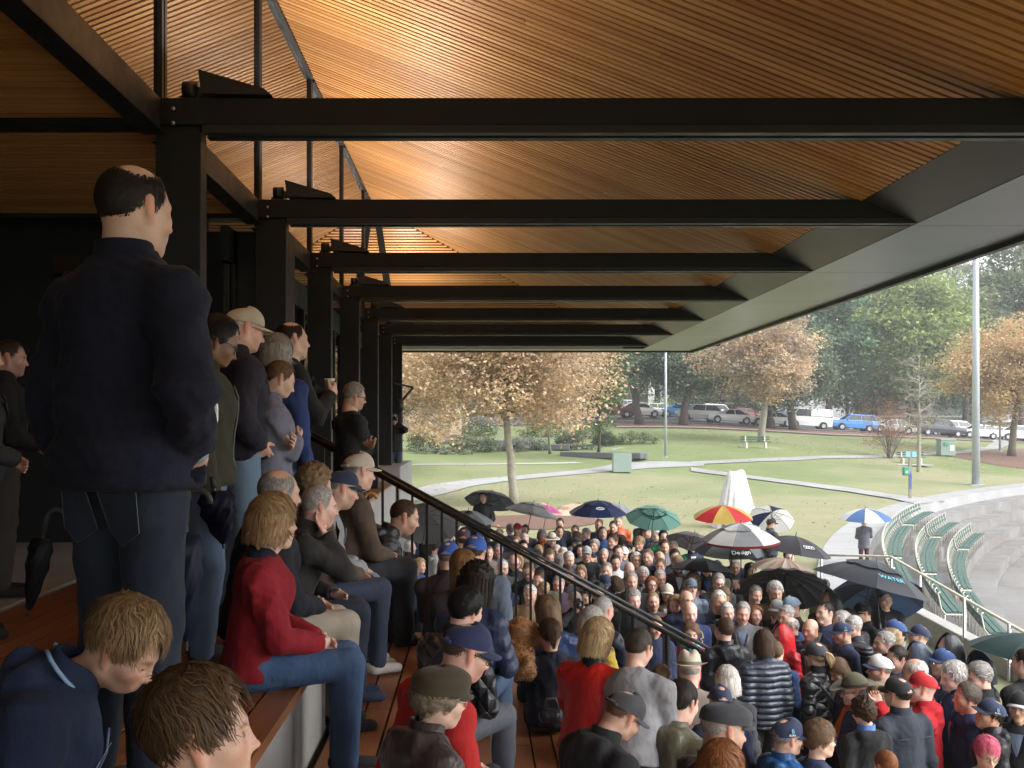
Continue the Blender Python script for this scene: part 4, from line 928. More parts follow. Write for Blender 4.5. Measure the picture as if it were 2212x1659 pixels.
class Field:
    def __init__(s, lo, hi, h):
        s.lo = np.array(lo, float); s.h = h; s.n = np.ceil((np.array(hi) - s.lo) / h).astype(int) + 1
        s.v = np.full(s.n, .25, np.float32); s.ax = [s.lo[i] + np.arange(s.n[i]) * h for i in range(3)]
    def region(s, a, b, pad):
        lo = np.minimum(a, b) - pad; hi = np.maximum(a, b) + pad
        i0 = np.clip(np.floor((lo - s.lo) / s.h).astype(int), 0, s.n); i1 = np.clip(np.ceil((hi - s.lo) / s.h).astype(int) + 1, 0, s.n)
        return tuple(slice(p, q) for p, q in zip(i0, i1))
    def pts(s, r): return np.meshgrid(s.ax[0][r[0]], s.ax[1][r[1]], s.ax[2][r[2]], indexing='ij', sparse=True)
    def put(s, r, d, k, sub=False):
        if d.size == 0: return
        a = s.v[r]
        if sub:
            d = -d; hh = np.clip(.5 - .5 * (d - a) / k, 0, 1) if k > 0 else (d > a) * 1.0
            s.v[r] = (a * (hh) + d * (1 - hh) + k * hh * (1 - hh)) if k > 0 else np.maximum(a, d)
        else:
            if k <= 0: s.v[r] = np.minimum(a, d); return
            hh = np.clip(.5 + .5 * (d - a) / k, 0, 1); s.v[r] = d * (1 - hh) + a * hh - k * hh * (1 - hh)
    def cone(s, a, b, ra, rb, k=.02, sc=(1, 1, 1), sub=False):
        "tapered capsule; sc squeezes the distance along the axes"
        a = np.array(a, float); b = np.array(b, float); r = s.region(a, b, max(ra, rb) / min(sc) + 2.5 * k + .02); X, Y, Z = s.pts(r)
        sx, sy, sz = sc; d = (b - a) * sc; L = (d * d).sum() + 1e-12
        px, py, pz = (X - a[0]) * sx, (Y - a[1]) * sy, (Z - a[2]) * sz
        t = np.clip((px * d[0] + py * d[1] + pz * d[2]) / L, 0, 1)
        s.put(r, np.sqrt((px - t * d[0]) ** 2 + (py - t * d[1]) ** 2 + (pz - t * d[2]) ** 2) - (ra + (rb - ra) * t), k, sub)
    def ell(s, c, rr, k=.015, sub=False):
        c = np.array(c, float); rr = np.array(rr, float); r = s.region(c, c, rr.max() + 2.5 * k + .02); X, Y, Z = s.pts(r)
        q = np.sqrt(((X - c[0]) / rr[0]) ** 2 + ((Y - c[1]) / rr[1]) ** 2 + ((Z - c[2]) / rr[2]) ** 2)
        s.put(r, (q - 1) * rr.min() * (.35 + .65 * np.minimum(rr.max() / rr.min(), 1)), k, sub)
    def wrinkle(s, amp, freq, seed=0, near=None, dirz=.6):
        g = np.random.default_rng(seed); X, Y, Z = np.meshgrid(*s.ax, indexing='ij', sparse=True)
        n = 0
        for i in range(3):
            w = g.normal(0, 1, 3); w[2] *= (1 + dirz); w /= np.linalg.norm(w); f = freq * g.uniform(.7, 1.7); u = g.normal(0, 1, 3) * freq * .35
            q = np.sin(w[0] * f * X + w[1] * f * Y + w[2] * f * Z + 1.6 * np.sin(u[0] * X + u[1] * Y + u[2] * Z + g.uniform(0, 6)) + g.uniform(0, 6)); n = n + (2 * np.abs(q) - 1 if i % 2 == 0 else q) * (.5 + .5 * np.sin(u[1] * X * .6 + u[2] * Y * .6 + u[0] * Z * .8 + g.uniform(0, 6)))
        s.v += (amp / 2.2) * n
    def mesh(s): return nets(s.v, s.lo, s.h)

# ---- heads
def ss(x, a, b): t = np.clip((x - a) / (b - a), 0, 1); return t * t * (3 - 2 * t)
CRC = np.array([0, -.012, .03]); CRR = np.array([.0775, .098, .092])
def make_head(kind, h):
    P = dict(man=dict(jaw=1.0, chin=.021, brow=.010, nose=1.0, cheek=1.0, neck=.058), woman=dict(jaw=.88, chin=.017, brow=.005, nose=.85, cheek=1.05, neck=.047),
             old=dict(jaw=1.06, chin=.022, brow=.011, nose=1.15, cheek=.95, neck=.060), youth=dict(jaw=.9, chin=.018, brow=.005, nose=.85, cheek=1.0, neck=.049), heavy=dict(jaw=1.14, chin=.026, brow=.010, nose=1.1, cheek=1.22, neck=.068))[kind]
    F_ = Field((-.105, -.13, -.27), (.105, .135, .14), h); j = P['jaw']; n = P['nose']
    F_.ell(CRC, CRR, .01)
    F_.ell((0, .028, -.022), (.062 * j ** .5, .066, .082), .03)
    F_.cone((-.046 * j, .004, -.058), (0, .066, -.094), .024, P['chin'], .03); F_.cone((.046 * j, .004, -.058), (0, .066, -.094), .024, P['chin'], .03)
    F_.ell((0, .068, -.098), (.022, .018, .016), .02)
    for s_ in (-1, 1):
        F_.ell((s_ * .038, .055, -.022), (.026 * P['cheek'], .03, .026), .025)
        F_.cone((s_ * .012, .087, .027), (s_ * .046, .07, .024), P['brow'], P['brow'] * .7, .018)
        F_.ell((s_ * .031, .097, .005), (.018, .018, .012), .012, sub=True)
        F_.ell((s_ * .031, .0735, .004), (.0155, .0135, .0125), .006)
    F_.cone((0, .084, .018), (0, .104 + .006 * n, -.024), .0075, .0095 * n, .012); F_.ell((0, .108 + .004 * n, -.028), (.0105 * n, .009, .0085 * n), .008)
    for s_ in (-1, 1): F_.ell((s_ * .0125 * n, .096, -.031), (.0085, .010, .0075), .008)
    F_.ell((0, .081, -.056), (.028, .016, .022), .02)
    F_.cone((-.017, .0925, -.053), (.017, .0925, -.053), .0052, .0052, .007); F_.cone((-.014, .092, -.064), (.014, .092, -.064), .006, .006, .007)
    F_.cone((-.021, .103, -.0585), (.021, .103, -.0585), .0045, .0045, .004, sub=True)
    for s_ in (-1, 1):
        F_.cone((s_ * .080, -.013, .026), (s_ * .0735, .002, -.032), .0165, .0115, .006, (1.9, 1, 1)); F_.ell((s_ * .0915, -.003, .002), (.008, .0095, .018), .005, sub=True)
    nk = P['neck']; F_.cone((0, -.018, -.05), (0, -.028, -.17), nk, nk * 1.04, .03, (1, .92, 1)); F_.cone((0, -.03, -.17), (0, -.032, -.26), nk * 1.05, nk * 1.35, .03); F_.ell((0, .022, -.128), (.014, .018, .018), .02)
    v, f = F_.mesh(); x, y, z = v.T; ax_ = np.abs(x)
    t = np.ones((len(v), 4))
    def tintw(w, c): t[:, :3] *= 1 - w[:, None] * (1 - np.array(c))
    face = ss(y, .03, .07)
    tintw(np.exp(-((x / .021) ** 4 + ((z + .0585) / .0105) ** 4)) * ss(y, .08, .088), (.78, .52, .50))
    tintw(np.exp(-((x / .018) ** 4 + ((z + .0585) / .0024) ** 2)) * ss(y, .078, .085), (.45, .33, .32))
    tintw(np.exp(-(((ax_ - .042) / .018) ** 2 + ((z + .025) / .02) ** 2)) * face, (1.0, .82, .80)); tintw(np.exp(-((x / .016) ** 2 + ((z + .026) / .016) ** 2)) * ss(y, .09, .105), (1, .82, .8))
    tintw(ss(ax_, .074, .082) * (z > -.05), (1.0, .72, .68))
    bz = .0245 - 8 * (ax_ - .03) ** 2; tintw(np.exp(-(((ax_ - .031) / .0185) ** 4 + ((z - bz) / .0042) ** 2)) * ss(y, .055, .075), (.36, .30, .27))
    tintw(np.exp(-(((ax_ - .031) / .02) ** 2 + ((z - .006) / .012) ** 2)) * ss(y, .05, .07) * .55, (.68, .56, .54))
    if kind in ('man', 'old', 'heavy'): tintw(ss(-z, .03, .055) * face * (1 - np.exp(-((x / .022) ** 2 + ((z + .058) / .012) ** 2))) * .5, (.72, .70, .72))
    V = [v]; T = [t]; Fq = [f]; o = len(v)
    nu, nv = (10, 6) if h < .008 else (7, 4)
    for s_ in (-1, 1):                       # eyeballs
        a = np.linspace(0, 2 * np.pi, nu, endpoint=False); b = np.linspace(0, np.pi / 2, nv); r = .0125
        q = np.array([(math.sin(bb) * math.cos(aa), math.cos(bb), math.sin(bb) * math.sin(aa) * .72) for bb in b for aa in a]) * r
        c = np.array([(.40, .37, .36, 0) if bb > .72 else (.035, .022, .016, 0) for bb in b for aa in a])
        lid = (q[:, 2] > r * .2) | (q[:, 2] < -r * .5); c[lid] = (.62, .5, .48, 1)
        q = q + np.array([s_ * .031, .0775, .0045]); V.append(q); T.append(c)
        Fq.append(np.array([(o + i * nu + k, o + i * nu + (k + 1) % nu, o + (i + 1) * nu + (k + 1) % nu, o + (i + 1) * nu + k) for i in range(nv - 1) for k in range(nu)])); o += len(q)
    return np.concatenate(V), np.concatenate(Fq), np.concatenate(T)
_heads = {}
def head_proto(kind, hero):
    k = (kind, hero)
    if k not in _heads: _heads[k] = make_head(kind, .0064 if hero else .0112)
    return _heads[k]

# ---- hands (right hand; fingers along -Z, palm towards -X... thumb forward +Y)
_hands = {}
def hand_proto(pose, hero):
    k = (pose, hero)
    if k in _hands: return _hands[k]
    if not hero:                              # far hands: light tubes, still five fingers
        m = MB(); m.tube([(0, 0, .04), (0, 0, -.01), (0, 0, -.05), (0, 0, -.085)], [.024, .026, .034, .032], 7); cu = dict(relax=.42, grip=1.35, flat=.12)[pose]
        for y, L in ((.027, .068), (.009, .077), (-.009, .072), (-.026, .056)):
            a = cu * .55; p1 = (-math.sin(a) * L * .5, y, -.082 - math.cos(a) * L * .5); a2 = cu * 1.5; m.tube([(0, y, -.075), p1, (p1[0] - math.sin(a2) * L * .5, y, p1[2] - math.cos(a2) * L * .5)], [.009, .0085, .006], 5)
        m.tube([(-.005, .022, -.02), (-.02, .05, -.05), (-.03, .055, -.08)], [.012, .011, .008], 5)
        fq = [];
        for q in m.f:
            if len(q) == 4: fq.append(q)
            else: fq += [(q[0], q[i], q[i + 1], q[i + 1]) for i in range(1, len(q) - 1)]
        fq = np.array([q for q in fq if len(set(q)) == 4]); v = np.array(m.v); _hands[k] = (v, fq, np.ones((len(v), 4))); return _hands[k]
    F_ = Field((-.075, -.075, -.2), (.075, .085, .05), .0058)
    F_.cone((0, 0, .04), (0, 0, -.01), .024, .026, .01, (1.15, .95, 1)); F_.cone((0, .012, -.02), (0, .018, -.075), .024, .02, .015, (1.5, .8, 1)); F_.cone((0, -.014, -.02), (0, -.024, -.07), .022, .018, .015, (1.5, .8, 1))
    curl = dict(relax=.42, grip=1.35, flat=.12)[pose]
    for i, (y, L) in enumerate([(.031, .068), (.011, .077), (-.010, .072), (-.029, .056)]):
        p = np.array([0, y, -.082]); a = curl * (.5 + .07 * i); r = .0092 - .0006 * i
        for s_, w in ((.45, 1.0), (.30, 1.1), (.25, .8)):
            q = p + L * s_ * np.array([-math.sin(a), .02 * (1.5 - i), -math.cos(a)]); F_.cone(p, q, r, r * .9, .004); p = q; r *= .9; a += curl * w * .9
    p = np.array([-.008, .022, -.02]); q = p + np.array([-.018, .028, -.030]); F_.cone(p, q, .014, .0115, .008); e = q + np.array([-.016 if pose == 'grip' else -.008, .004 if pose == 'grip' else .012, -.03]); F_.cone(q, e, .0112, .0085, .004)
    v, f = F_.mesh(); t = np.ones((len(v), 4)); kn = ss(-v[:, 2], .07, .095) * .35; t[:, 1] -= .14 * kn; t[:, 2] -= .16 * kn
    _hands[k] = (v, f, t); return _hands[k]

# ---- hair
def dirs(nu, nv):
    a = np.linspace(-np.pi, np.pi, nu, endpoint=False); b = np.linspace(.02, np.pi * .86, nv); A, B = np.meshgrid(a, b)
    return np.stack([np.sin(A) * np.sin(B), np.cos(A) * np.sin(B), np.cos(B)], -1), A, B
STY = {  # front line, side line, nape line, thickness top / side, strand length, comb, crown bald radius
    'short': dict(fr=.086, sd=.002, np_=-.068, t=.015, ts=.0055, L=.038, comb='side'), 'crop': dict(fr=.088, sd=.004, np_=-.058, t=.007, ts=.003, L=.016, comb='crown'),
    'wavy': dict(fr=.080, sd=-.006, np_=-.080, t=.026, ts=.011, L=.055, comb='back'), 'bald': dict(fr=.20, sd=.006, np_=-.066, t=.003, ts=.006, L=.025, comb='down', bald=.088),
    'thin': dict(fr=.098, sd=.002, np_=-.066, t=.006, ts=.006, L=.028, comb='down', bald=.060), 'swoop': dict(fr=.076, sd=.006, np_=-.064, t=.026, ts=.006, L=.062, comb='fringe'),
    'mop': dict(fr=.080, sd=.016, np_=-.052, t=.034, ts=.005, L=.075, comb='fringe'), 'curly': dict(fr=.066, sd=-.025, np_=-.08, t=.032, ts=.024, L=.03, comb='curl'), 'bob': dict(fr=.070, sd=-.05, np_=-.11, t=.022, ts=.016, L=.06, comb='fringe', hang=.10), 'long': dict(fr=.076, sd=-.05, np_=-.12, t=.014, ts=.011, L=.10, comb='part', hang=.25),
    'curlylong': dict(fr=.068, sd=-.05, np_=-.12, t=.03, ts=.028, L=.05, comb='curl', hang=.25), 'pony': dict(fr=.078, sd=-.012, np_=-.075, t=.010, ts=.006, L=.07, comb='back', pony=1), 'bush': dict(fr=.078, sd=-.018, np_=-.085, t=.030, ts=.020, L=.05, comb='crown')}
def hairline(S_, d):
    "height above which hair grows, for unit directions d"
    phi = np.abs(np.arctan2(d[..., 0], d[..., 1]))
    return np.interp(phi, [0, .62, .95, 1.32, 1.75, 2.2, np.pi], [S_['fr'] - .004, S_['fr'] + .004, S_['fr'] * .62 + S_['sd'] * .2, S_['sd'] - .004, S_['sd'] + .012, (S_['sd'] + S_['np_']) / 2, S_['np_']])
_hair = {}
def hair_mesh(style, hero, hat=False):
    k = (style, hero, hat)
    if k in _hair: return _hair[k]
    S_ = STY[style]; g = np.random.default_rng(hash(style) % 1000 if False else sum(map(ord, style))); nu, nv = (56, 34) if hero else (32, 20)
    d, A, B = dirs(nu, nv); base = CRC + d * CRR; z = base[..., 2]
    m = (z - hairline(S_, d)) / .02
    if S_.get('bald'): m = np.minimum(m, (np.hypot(base[..., 0], base[..., 1] + .015) - S_['bald']) / .014 if S_['bald'] < .08 else (.075 - z) / .02)
    m = np.clip(m, -1, 1); up = np.clip(d[..., 2], 0, 1); th = S_['ts'] + (S_['t'] - S_['ts']) * up ** .8
    if S_['comb'] == 'fringe': th = th + .010 * np.clip(d[..., 1], 0, 1) * up
    lump = np.sin(A * 7 + 3 * np.sin(B * 5)) * .4 + np.sin(B * 13 + A * 3) * .3 + np.sin(A * 19 + 2 * np.sin(B * 9)) * .4
    th = th * (1 + (.30 if S_['comb'] == 'curl' else .2) * lump)
    if S_['comb'] == 'curl': th = th + g.normal(0, .006, th.shape)
    off = np.where(m > -1, th * np.clip(.5 + .5 * m, 0, 1) ** .6 - .010 * (1 - np.clip(.5 + .5 * m, 0, 1)) - .004 * (m < -.2), -.02)
    if hat: off = off - (off + .012) * np.clip((z - .02) / .02, 0, 1)
    v = base + d * off[..., None]; v = v.reshape(-1, 3)
    f = np.array([(i * nu + j, (i + 1) * nu + j, (i + 1) * nu + (j + 1) % nu, i * nu + (j + 1) % nu) for i in range(nv - 1) for j in range(nu) if max(m[i, j], m[i + 1, j], m[i, (j + 1) % nu], m[i + 1, (j + 1) % nu]) > -.95])
    mm_ = np.clip((m.reshape(-1) + .1) / .7, 0, 1)[:, None]; V = [v]; Fq = [f]; T = [np.concatenate([np.array([[.46, .29, .215]]) * (1 - mm_) + .66 * mm_, mm_], 1)]; o = len(v)
    hang = S_.get('hang', 0)
    if hang:                                  # curtain of hair round the back and sides
        na, nz = (44, 16) if hero else (24, 8); q = []
        for i in range(nz):
            kz = i / (nz - 1); zz = .02 - (hang + .02) * kz
            for jn in range(na):
                a = rad(52) + (2 * np.pi - rad(104)) * jn / (na - 1); wv = 1 + .035 * math.sin(a * 9 + kz * 3) + (.06 * math.sin(a * 5 + kz * 14) if 'curly' in style else 0)
                sp = .97 + .08 * math.sin(math.pi * min(1, kz * 1.2)) - .26 * kz * (1 if hang > .15 else .55)
                if hang > .15: sp += .0; 
                x_ = math.sin(a) * (CRR[0] + S_['ts']) * wv * sp; y_ = math.cos(a) * (CRR[1] + S_['ts']) * wv * (sp if math.cos(a) < 0 else .8) - .012 - .012 * kz
                q.append((x_, y_, zz + (.03 * math.sin(a * 11) * math.cos(a * 4) if i == nz - 1 else 0)))
        q = np.array(q); V.append(q); T.append(np.concatenate([np.full((len(q), 3), .6), np.ones((len(q), 1))], 1)); Fq.append(np.array([(o + i * na + j, o + i * na + j + 1, o + (i + 1) * na + j + 1, o + (i + 1) * na + j) for i in range(nz - 1) for j in range(na - 1)])); o += len(q)
    # strands
    ns = (1900 if hero else 360) * (1.3 if hang else 1); ns = int(ns); seg = 4 if hero else 3; wd = .0026 if hero else .0058
    dd = g.normal(0, 1, (ns * 3, 3)); dd /= np.linalg.norm(dd, axis=1)[:, None]; p = CRC + dd * CRR
    mk = p[:, 2] > hairline(S_, dd)
    if S_.get('bald'): mk &= (np.hypot(p[:, 0], p[:, 1] + .015) > S_['bald']) if S_['bald'] < .08 else (p[:, 2] < .072)
    if hat: mk &= p[:, 2] < .028
    dd = dd[mk][:ns]; n = len(dd); up = np.clip(dd[:, 2], 0, 1); th = S_['ts'] + (S_['t'] - S_['ts']) * up ** .8
    pos = CRC + dd * (CRR + (th * g.uniform(.55, 1.0, n))[:, None]); crown = np.array([.012, -.06, .12]); L = S_['L'] * g.uniform(.6, 1.25, n) * (1 if S_.get('hang') else .4 + .6 * np.clip(pos[:, 2] / .06, 0, 1)); pts = [pos]
    cb = S_['comb']; ph = g.uniform(0, 6.28, n)
    for i in range(seg):
        nrm = (pos - CRC) / CRR ** 2; nrm /= np.linalg.norm(nrm, axis=1)[:, None]
        if cb == 'side': w = np.stack([np.where(pos[:, 2] > .05, .9, .15 * np.sign(pos[:, 0])), -.25 + 0 * ph, -.35 - .6 * (pos[:, 2] < .05)], 1)
        elif cb == 'back': w = np.stack([.25 * np.sign(pos[:, 0]), -1 + 0 * ph, -.35 - .5 * (pos[:, 2] < .03)], 1)
        elif cb == 'down': w = np.stack([0 * ph, -.35 + 0 * ph, -1 + 0 * ph], 1)
        elif cb == 'part': w = np.stack([np.where(pos[:, 0] > .012, 1., -1.) * (pos[:, 2] > .0), -.12 + 0 * ph, -.9 + 0 * ph], 1)
        elif cb == 'fringe': w = (pos - crown) + np.stack([.05 * (pos[:, 1] > 0), 0 * ph, -.05 * (pos[:, 2] < .06)], 1); w /= np.linalg.norm(w, axis=1)[:, None] + 1e-9
        elif cb == 'curl': w = np.stack([np.sin(ph + i * 2.1), np.cos(ph * 1.7 + i * 2.4), np.sin(ph * .7 + i * 1.9) - .3], 1)
        else: w = (pos - crown); w /= np.linalg.norm(w, axis=1)[:, None] + 1e-9
        w = w + g.normal(0, .2, (n, 3)) + .38 * np.stack([np.sin(pos[:, 1] * 95 + 40 * pos[:, 2]), np.sin(pos[:, 0] * 90 + 1), np.sin(pos[:, 0] * 110 + pos[:, 1] * 70)], 1); ins = (pos - CRC) / (CRR + S_['ts'])
        free = pos[:, 2] < (-.02 if hang else -.2)
        w = w - nrm * (w * nrm).sum(1)[:, None] * np.where(free, 0, 1)[:, None]; w /= np.linalg.norm(w, axis=1)[:, None] + 1e-9
        lift = .32 if cb in ('crown', 'fringe') else .12
        pos = pos + (w + nrm * lift * (i == 0)) * (L / seg)[:, None]; pts.append(pos)
    if hang:                                   # and long strands down the curtain
        n2 = n // 2; a = g.uniform(rad(50), 2 * np.pi - rad(50), n2); z0 = g.uniform(-.06, .05, n2); Ls = (hang + z0 + .0) * g.uniform(.75, 1.08, n2); Q = []
        for i in range(seg + 1):
            kz = i / seg; z_ = z0 - Ls * kz; r = 1.07 + .07 * g.random(n2) * (1 if i else 1) - .12 * np.clip(-z_ / .25, 0, 1) + (.07 * np.sin(a * 30 + i * 2.2) if 'curly' in style else .012 * np.sin(a * 9 + i))
            Q.append(np.stack([np.sin(a) * (CRR[0] + S_['ts']) * r, np.where(np.cos(a) < 0, np.cos(a) * (CRR[1] + S_['ts']) * r, np.cos(a) * CRR[1] * .85) - .015 - .014 * kz, z_], 1))
        pts = [np.concatenate([x_, y_]) for x_, y_ in zip(pts, Q)]; n += n2
    if S_.get('pony'):
        n2 = 160 if hero else 50; r0 = np.array([0, -.115, .05]); Q = []; jx = g.normal(0, .012, n2); jy = g.normal(0, .010, n2)
        for i in range(seg + 1):
            kz = i / seg; sw = math.sin(math.pi * min(1, kz * 1.1)) + .25; Q.append(np.stack([r0[0] + jx * sw * 1.5, r0[1] - .035 * math.sin(kz * 2) + jy * sw * 1.4, r0[2] - .15 * kz ** 1.3 + 0 * jx], 1))
        pts = [np.concatenate([x_, y_]) for x_, y_ in zip(pts, Q)]; n += n2
    Pn = np.stack(pts, 1); tg = np.diff(Pn, axis=1, append=Pn[:, -1:] * 2 - Pn[:, -2:-1]); out_ = Pn - CRC; sd = np.cross(tg, out_); sd /= np.linalg.norm(sd, axis=2)[..., None] + 1e-9
    wv = np.linspace(1, .15, seg + 1)[None, :, None] * wd; a_ = Pn - sd * wv; b_ = Pn + sd * wv
    q = np.stack([a_, b_], 2).reshape(n, -1, 3); e = 2 * (seg + 1); V.append(q.reshape(-1, 3))
    col = np.concatenate([np.clip(g.normal(1.0, .26, (n, 1)), .45, 1.8) * np.ones((n, 3)), np.ones((n, 1))], 1); T.append(np.repeat(col, e, 0))
    Fq.append((o + np.arange(n)[:, None, None] * e + np.array([(2 * i, 2 * i + 1, 2 * i + 3, 2 * i + 2) for i in range(seg)])[None]).reshape(-1, 4))
    me = mesh('hair_' + style, np.concatenate(V), np.concatenate(Fq), True); ca = me.color_attributes.new('tint', 'FLOAT_COLOR', 'POINT'); ca.data.foreach_set('color', np.concatenate(T).astype(np.float32).ravel()); me.materials.append(M['hair']); _hair[k] = me
    return me

# ---- headwear in head space
_gear = {}
def gear(kind):
    if kind in _gear: return _gear[kind]
    m = MB(); parts = {}
    def dome(rx, ry, rz, c, zlow, nu=28, nv=12, hole=False, bulge=0.0, pinch=0.0):
        mm = MB(); v = []
        for i in range(nv + 1):
            b = (i / nv) * math.pi / 2
            for j in range(nu):
                a = 2 * math.pi * j / nu; w = math.sin(b) ** .9 if i < nv else 1; z = math.cos(b) * rz
                k = 1 + bulge * math.sin(b * 2) ** 2
                x_, y_ = math.sin(a) * rx * w * k, math.cos(a) * ry * w * k
                if pinch: z -= pinch * math.exp(-(x_ / .03) ** 2) * math.cos(b)
                seam = 1 + .008 * math.cos(6 * a)
                v.append((c[0] + x_ * seam, c[1] + y_ * seam, zlow(a) + (z if i < nv else 0) + c[2] * (i < nv)))
        f = []
        for i in range(nv):
            for j in range(nu):
                a = 2 * math.pi * (j + .5) / nu
                if hole and i in (nv - 1, nv - 2, nv - 3) and abs(a - math.pi) < (.5, .46, .3)[nv - 1 - i]: continue
                f.append((i * nu + j, i * nu + (j + 1) % nu, (i + 1) * nu + (j + 1) % nu, (i + 1) * nu + j))
        mm.add(v, f); return mm
    def brim(rin, L, half, z0, droop, yc, rx, th=.004, n=18, tilt=.1):
        mm = MB(); top = []; bot = []
        for i in range(n + 1):
            a = -half + 2 * half * i / n; e = math.cos(a / half * math.pi / 2) ** .45
            for r_ in (0, .5, 1):
                x_ = math.sin(a) * (rx + L * r_ * e * .35); y_ = yc + math.cos(a) * rin + L * r_ * e; z_ = z0 - droop * (x_ / .07) ** 2 - tilt * L * r_
                top.append((x_, y_, z_)); bot.append((x_, y_, z_ - th))
        N_ = len(top); mm.v = top + bot
        for i in range(n):
            for j in range(2):
                o = i * 3 + j; mm.f += [(o, o + 3, o + 4, o + 1), (N_ + o, N_ + o + 1, N_ + o + 4, N_ + o + 3)]
            o = i * 3 + 2; mm.f.append((o, o + 3, N_ + o + 3, N_ + o))
        return mm
    if kind in ('cap', 'visor_back'):
        parts['cap_crown'] = dome(.0905, .112, .098, (0, -.012, .0), lambda a: .032 + .014 * math.cos(a), hole=True); parts['cap_brim'] = brim(.098, .072, 1.15, .047, .016, -.012, .086)
        b = MB(); b.lathe([(0, .006), (.006, .004), (.007, 0)], 8, (0, -.012, .134)); parts['cap_button'] = b
        b = MB(); q = [(math.sin(a) * .092, -.012 + math.cos(a) * .1135, .026) for a in np.linspace(math.pi - .62, math.pi + .62, 9)]; b.tube(q, .009, 5); parts['cap_strap'] = b
    elif kind == 'flatcap':
        parts['cap_crown'] = dome(.096, .128, .075, (0, .004, .012), lambda a: .042 + .006 * math.cos(a), bulge=.10); parts['cap_brim'] = brim(.105, .045, 1.0, .050, .010, .004, .08, .006, 18, .28)
    elif kind == 'newsboy':
        parts['cap_crown'] = dome(.105, .125, .094, (0, -.006, .012), lambda a: .034 + .008 * math.cos(a), bulge=.20); parts['cap_band'] = dome(.094, .116, .02, (0, -.010, .0), lambda a: .022 + .01 * math.cos(a)); parts['cap_brim'] = brim(.108, .045, 1.0, .042, .012, -.008, .082, .005, 18, .25)
    elif kind in ('akubra', 'trilby', 'sunhat'):
        W_, hC, pn, cu = dict(akubra=(.098, .128, .03, .030), trilby=(.052, .135, .035, .014), sunhat=(.075, .105, .0, -.020))[kind]
        parts['hat_crown'] = dome(.09, .113, hC, (0, -.012, .0), lambda a: .05, bulge=.05 if kind != 'sunhat' else .0, pinch=pn)
        b = MB(); n = 36; v = []; f = []
        for i, k in enumerate((0, .35, .7, 1.0)):
            for j in range(n):
                a = 2 * math.pi * j / n; zz = .052 + cu * (k ** 2) * (abs(math.sin(a)) ** 2 * 1.2 - (.55 if kind != 'sunhat' else -.3) * abs(math.cos(a)) ** 3)
                v.append((math.sin(a) * (.088 + W_ * k), -.012 + math.cos(a) * (.11 + W_ * k * 1.08), zz))
        for i in range(3):
            for j in range(n): f.append((i * n + j, i * n + (j + 1) % n, (i + 1) * n + (j + 1) % n, (i + 1) * n + j))
        b.add(v, f); parts['hat_brim'] = b
        b = MB(); b.lathe([(.0925, .054), (.0935, .058), (.0925, .076), (.0915, .078)], 30, (0, -.012, 0), 1, 1.24); parts['hat_band'] = b
    elif kind == 'hood':
        b = MB(); n = 26; nz = 13; v = []; f = []
        for i in range(nz):
            k = i / (nz - 1); z = .148 - .33 * k; w = math.sin(min(1, k * 1.55) * math.pi / 2) ** .65
            for j in range(n):
                a = rad(34 - 18 * (1 - w)) + (2 * math.pi - 2 * rad(34 - 18 * (1 - w))) * j / (n - 1); fl = 1 + .03 * math.sin(j * 2.1 + i)
                v.append((math.sin(a) * (.02 + .104 * w) * fl, -.016 + math.cos(a) * (.03 + .118 * w) * (fl if math.cos(a) < 0 else .96), z + (.012 * math.cos(a) if i < 4 else 0)))
        for i in range(nz - 1):
            for j in range(n - 1): f.append((i * n + j, i * n + j + 1, (i + 1) * n + j + 1, (i + 1) * n + j))
        f.append(tuple(range(n))); b.add(v, f); parts['hood'] = b
    elif kind == 'glasses':
        b = MB()
        for s_ in (-1, 1):
            b.tube([(s_ * .033 + .0235 * math.cos(a), .1005 - .10 * abs(s_ * .033 + .0235 * math.cos(a)) , .003 + .018 * math.sin(a)) for a in np.linspace(0, 2 * math.pi, 17)], .0022, 5, False); b.tube([(s_ * .057, .094, .008), (s_ * .076, .06, .012), (s_ * .08, -.002, .012)], .0022, 5)
        b.tube([(-.0095, .1, .008), (0, .103, .010), (.0095, .1, .008)], .002, 5); parts['frame'] = b
        b = MB()
        for s_ in (-1, 1): b.add([(s_ * .033 + .0228 * math.cos(a), .099 - .10 * abs(s_ * .033 + .0228 * math.cos(a)), .003 + .0175 * math.sin(a)) for a in np.linspace(0, 2 * math.pi, 16, endpoint=False)], [tuple(range(16))])
        parts['lens'] = b
    out_ = {k: v.mesh(k, True) for k, v in parts.items()}; _gear[kind] = out_
    return out_
# ------------------------------------------------------------------ posing and dressing a figure
def rotx(a): c, s = math.cos(a), math.sin(a); return np.array([[1, 0, 0], [0, c, -s], [0, s, c]])
def roty(a): c, s = math.cos(a), math.sin(a); return np.array([[c, 0, s], [0, 1, 0], [-s, 0, c]])
def rotz(a): c, s = math.cos(a), math.sin(a); return np.array([[c, -s, 0], [s, c, 0], [0, 0, 1]])
def unit(v): v = np.asarray(v, float); return v / (np.linalg.norm(v) + 1e-9)
def ik(S_, W_, hint, a=.285, b=.255):
    d = W_ - S_; L = np.linalg.norm(d)
    if L > .985 * (a + b): W_ = S_ + d / L * .985 * (a + b); d = W_ - S_; L = np.linalg.norm(d)
    u = d / L; k = (a * a - b * b + L * L) / (2 * L); h = math.sqrt(max(1e-6, a * a - k * k)); n = np.asarray(hint, float); n = unit(n - u * (n @ u))
    return S_ + u * k + n * h, W_
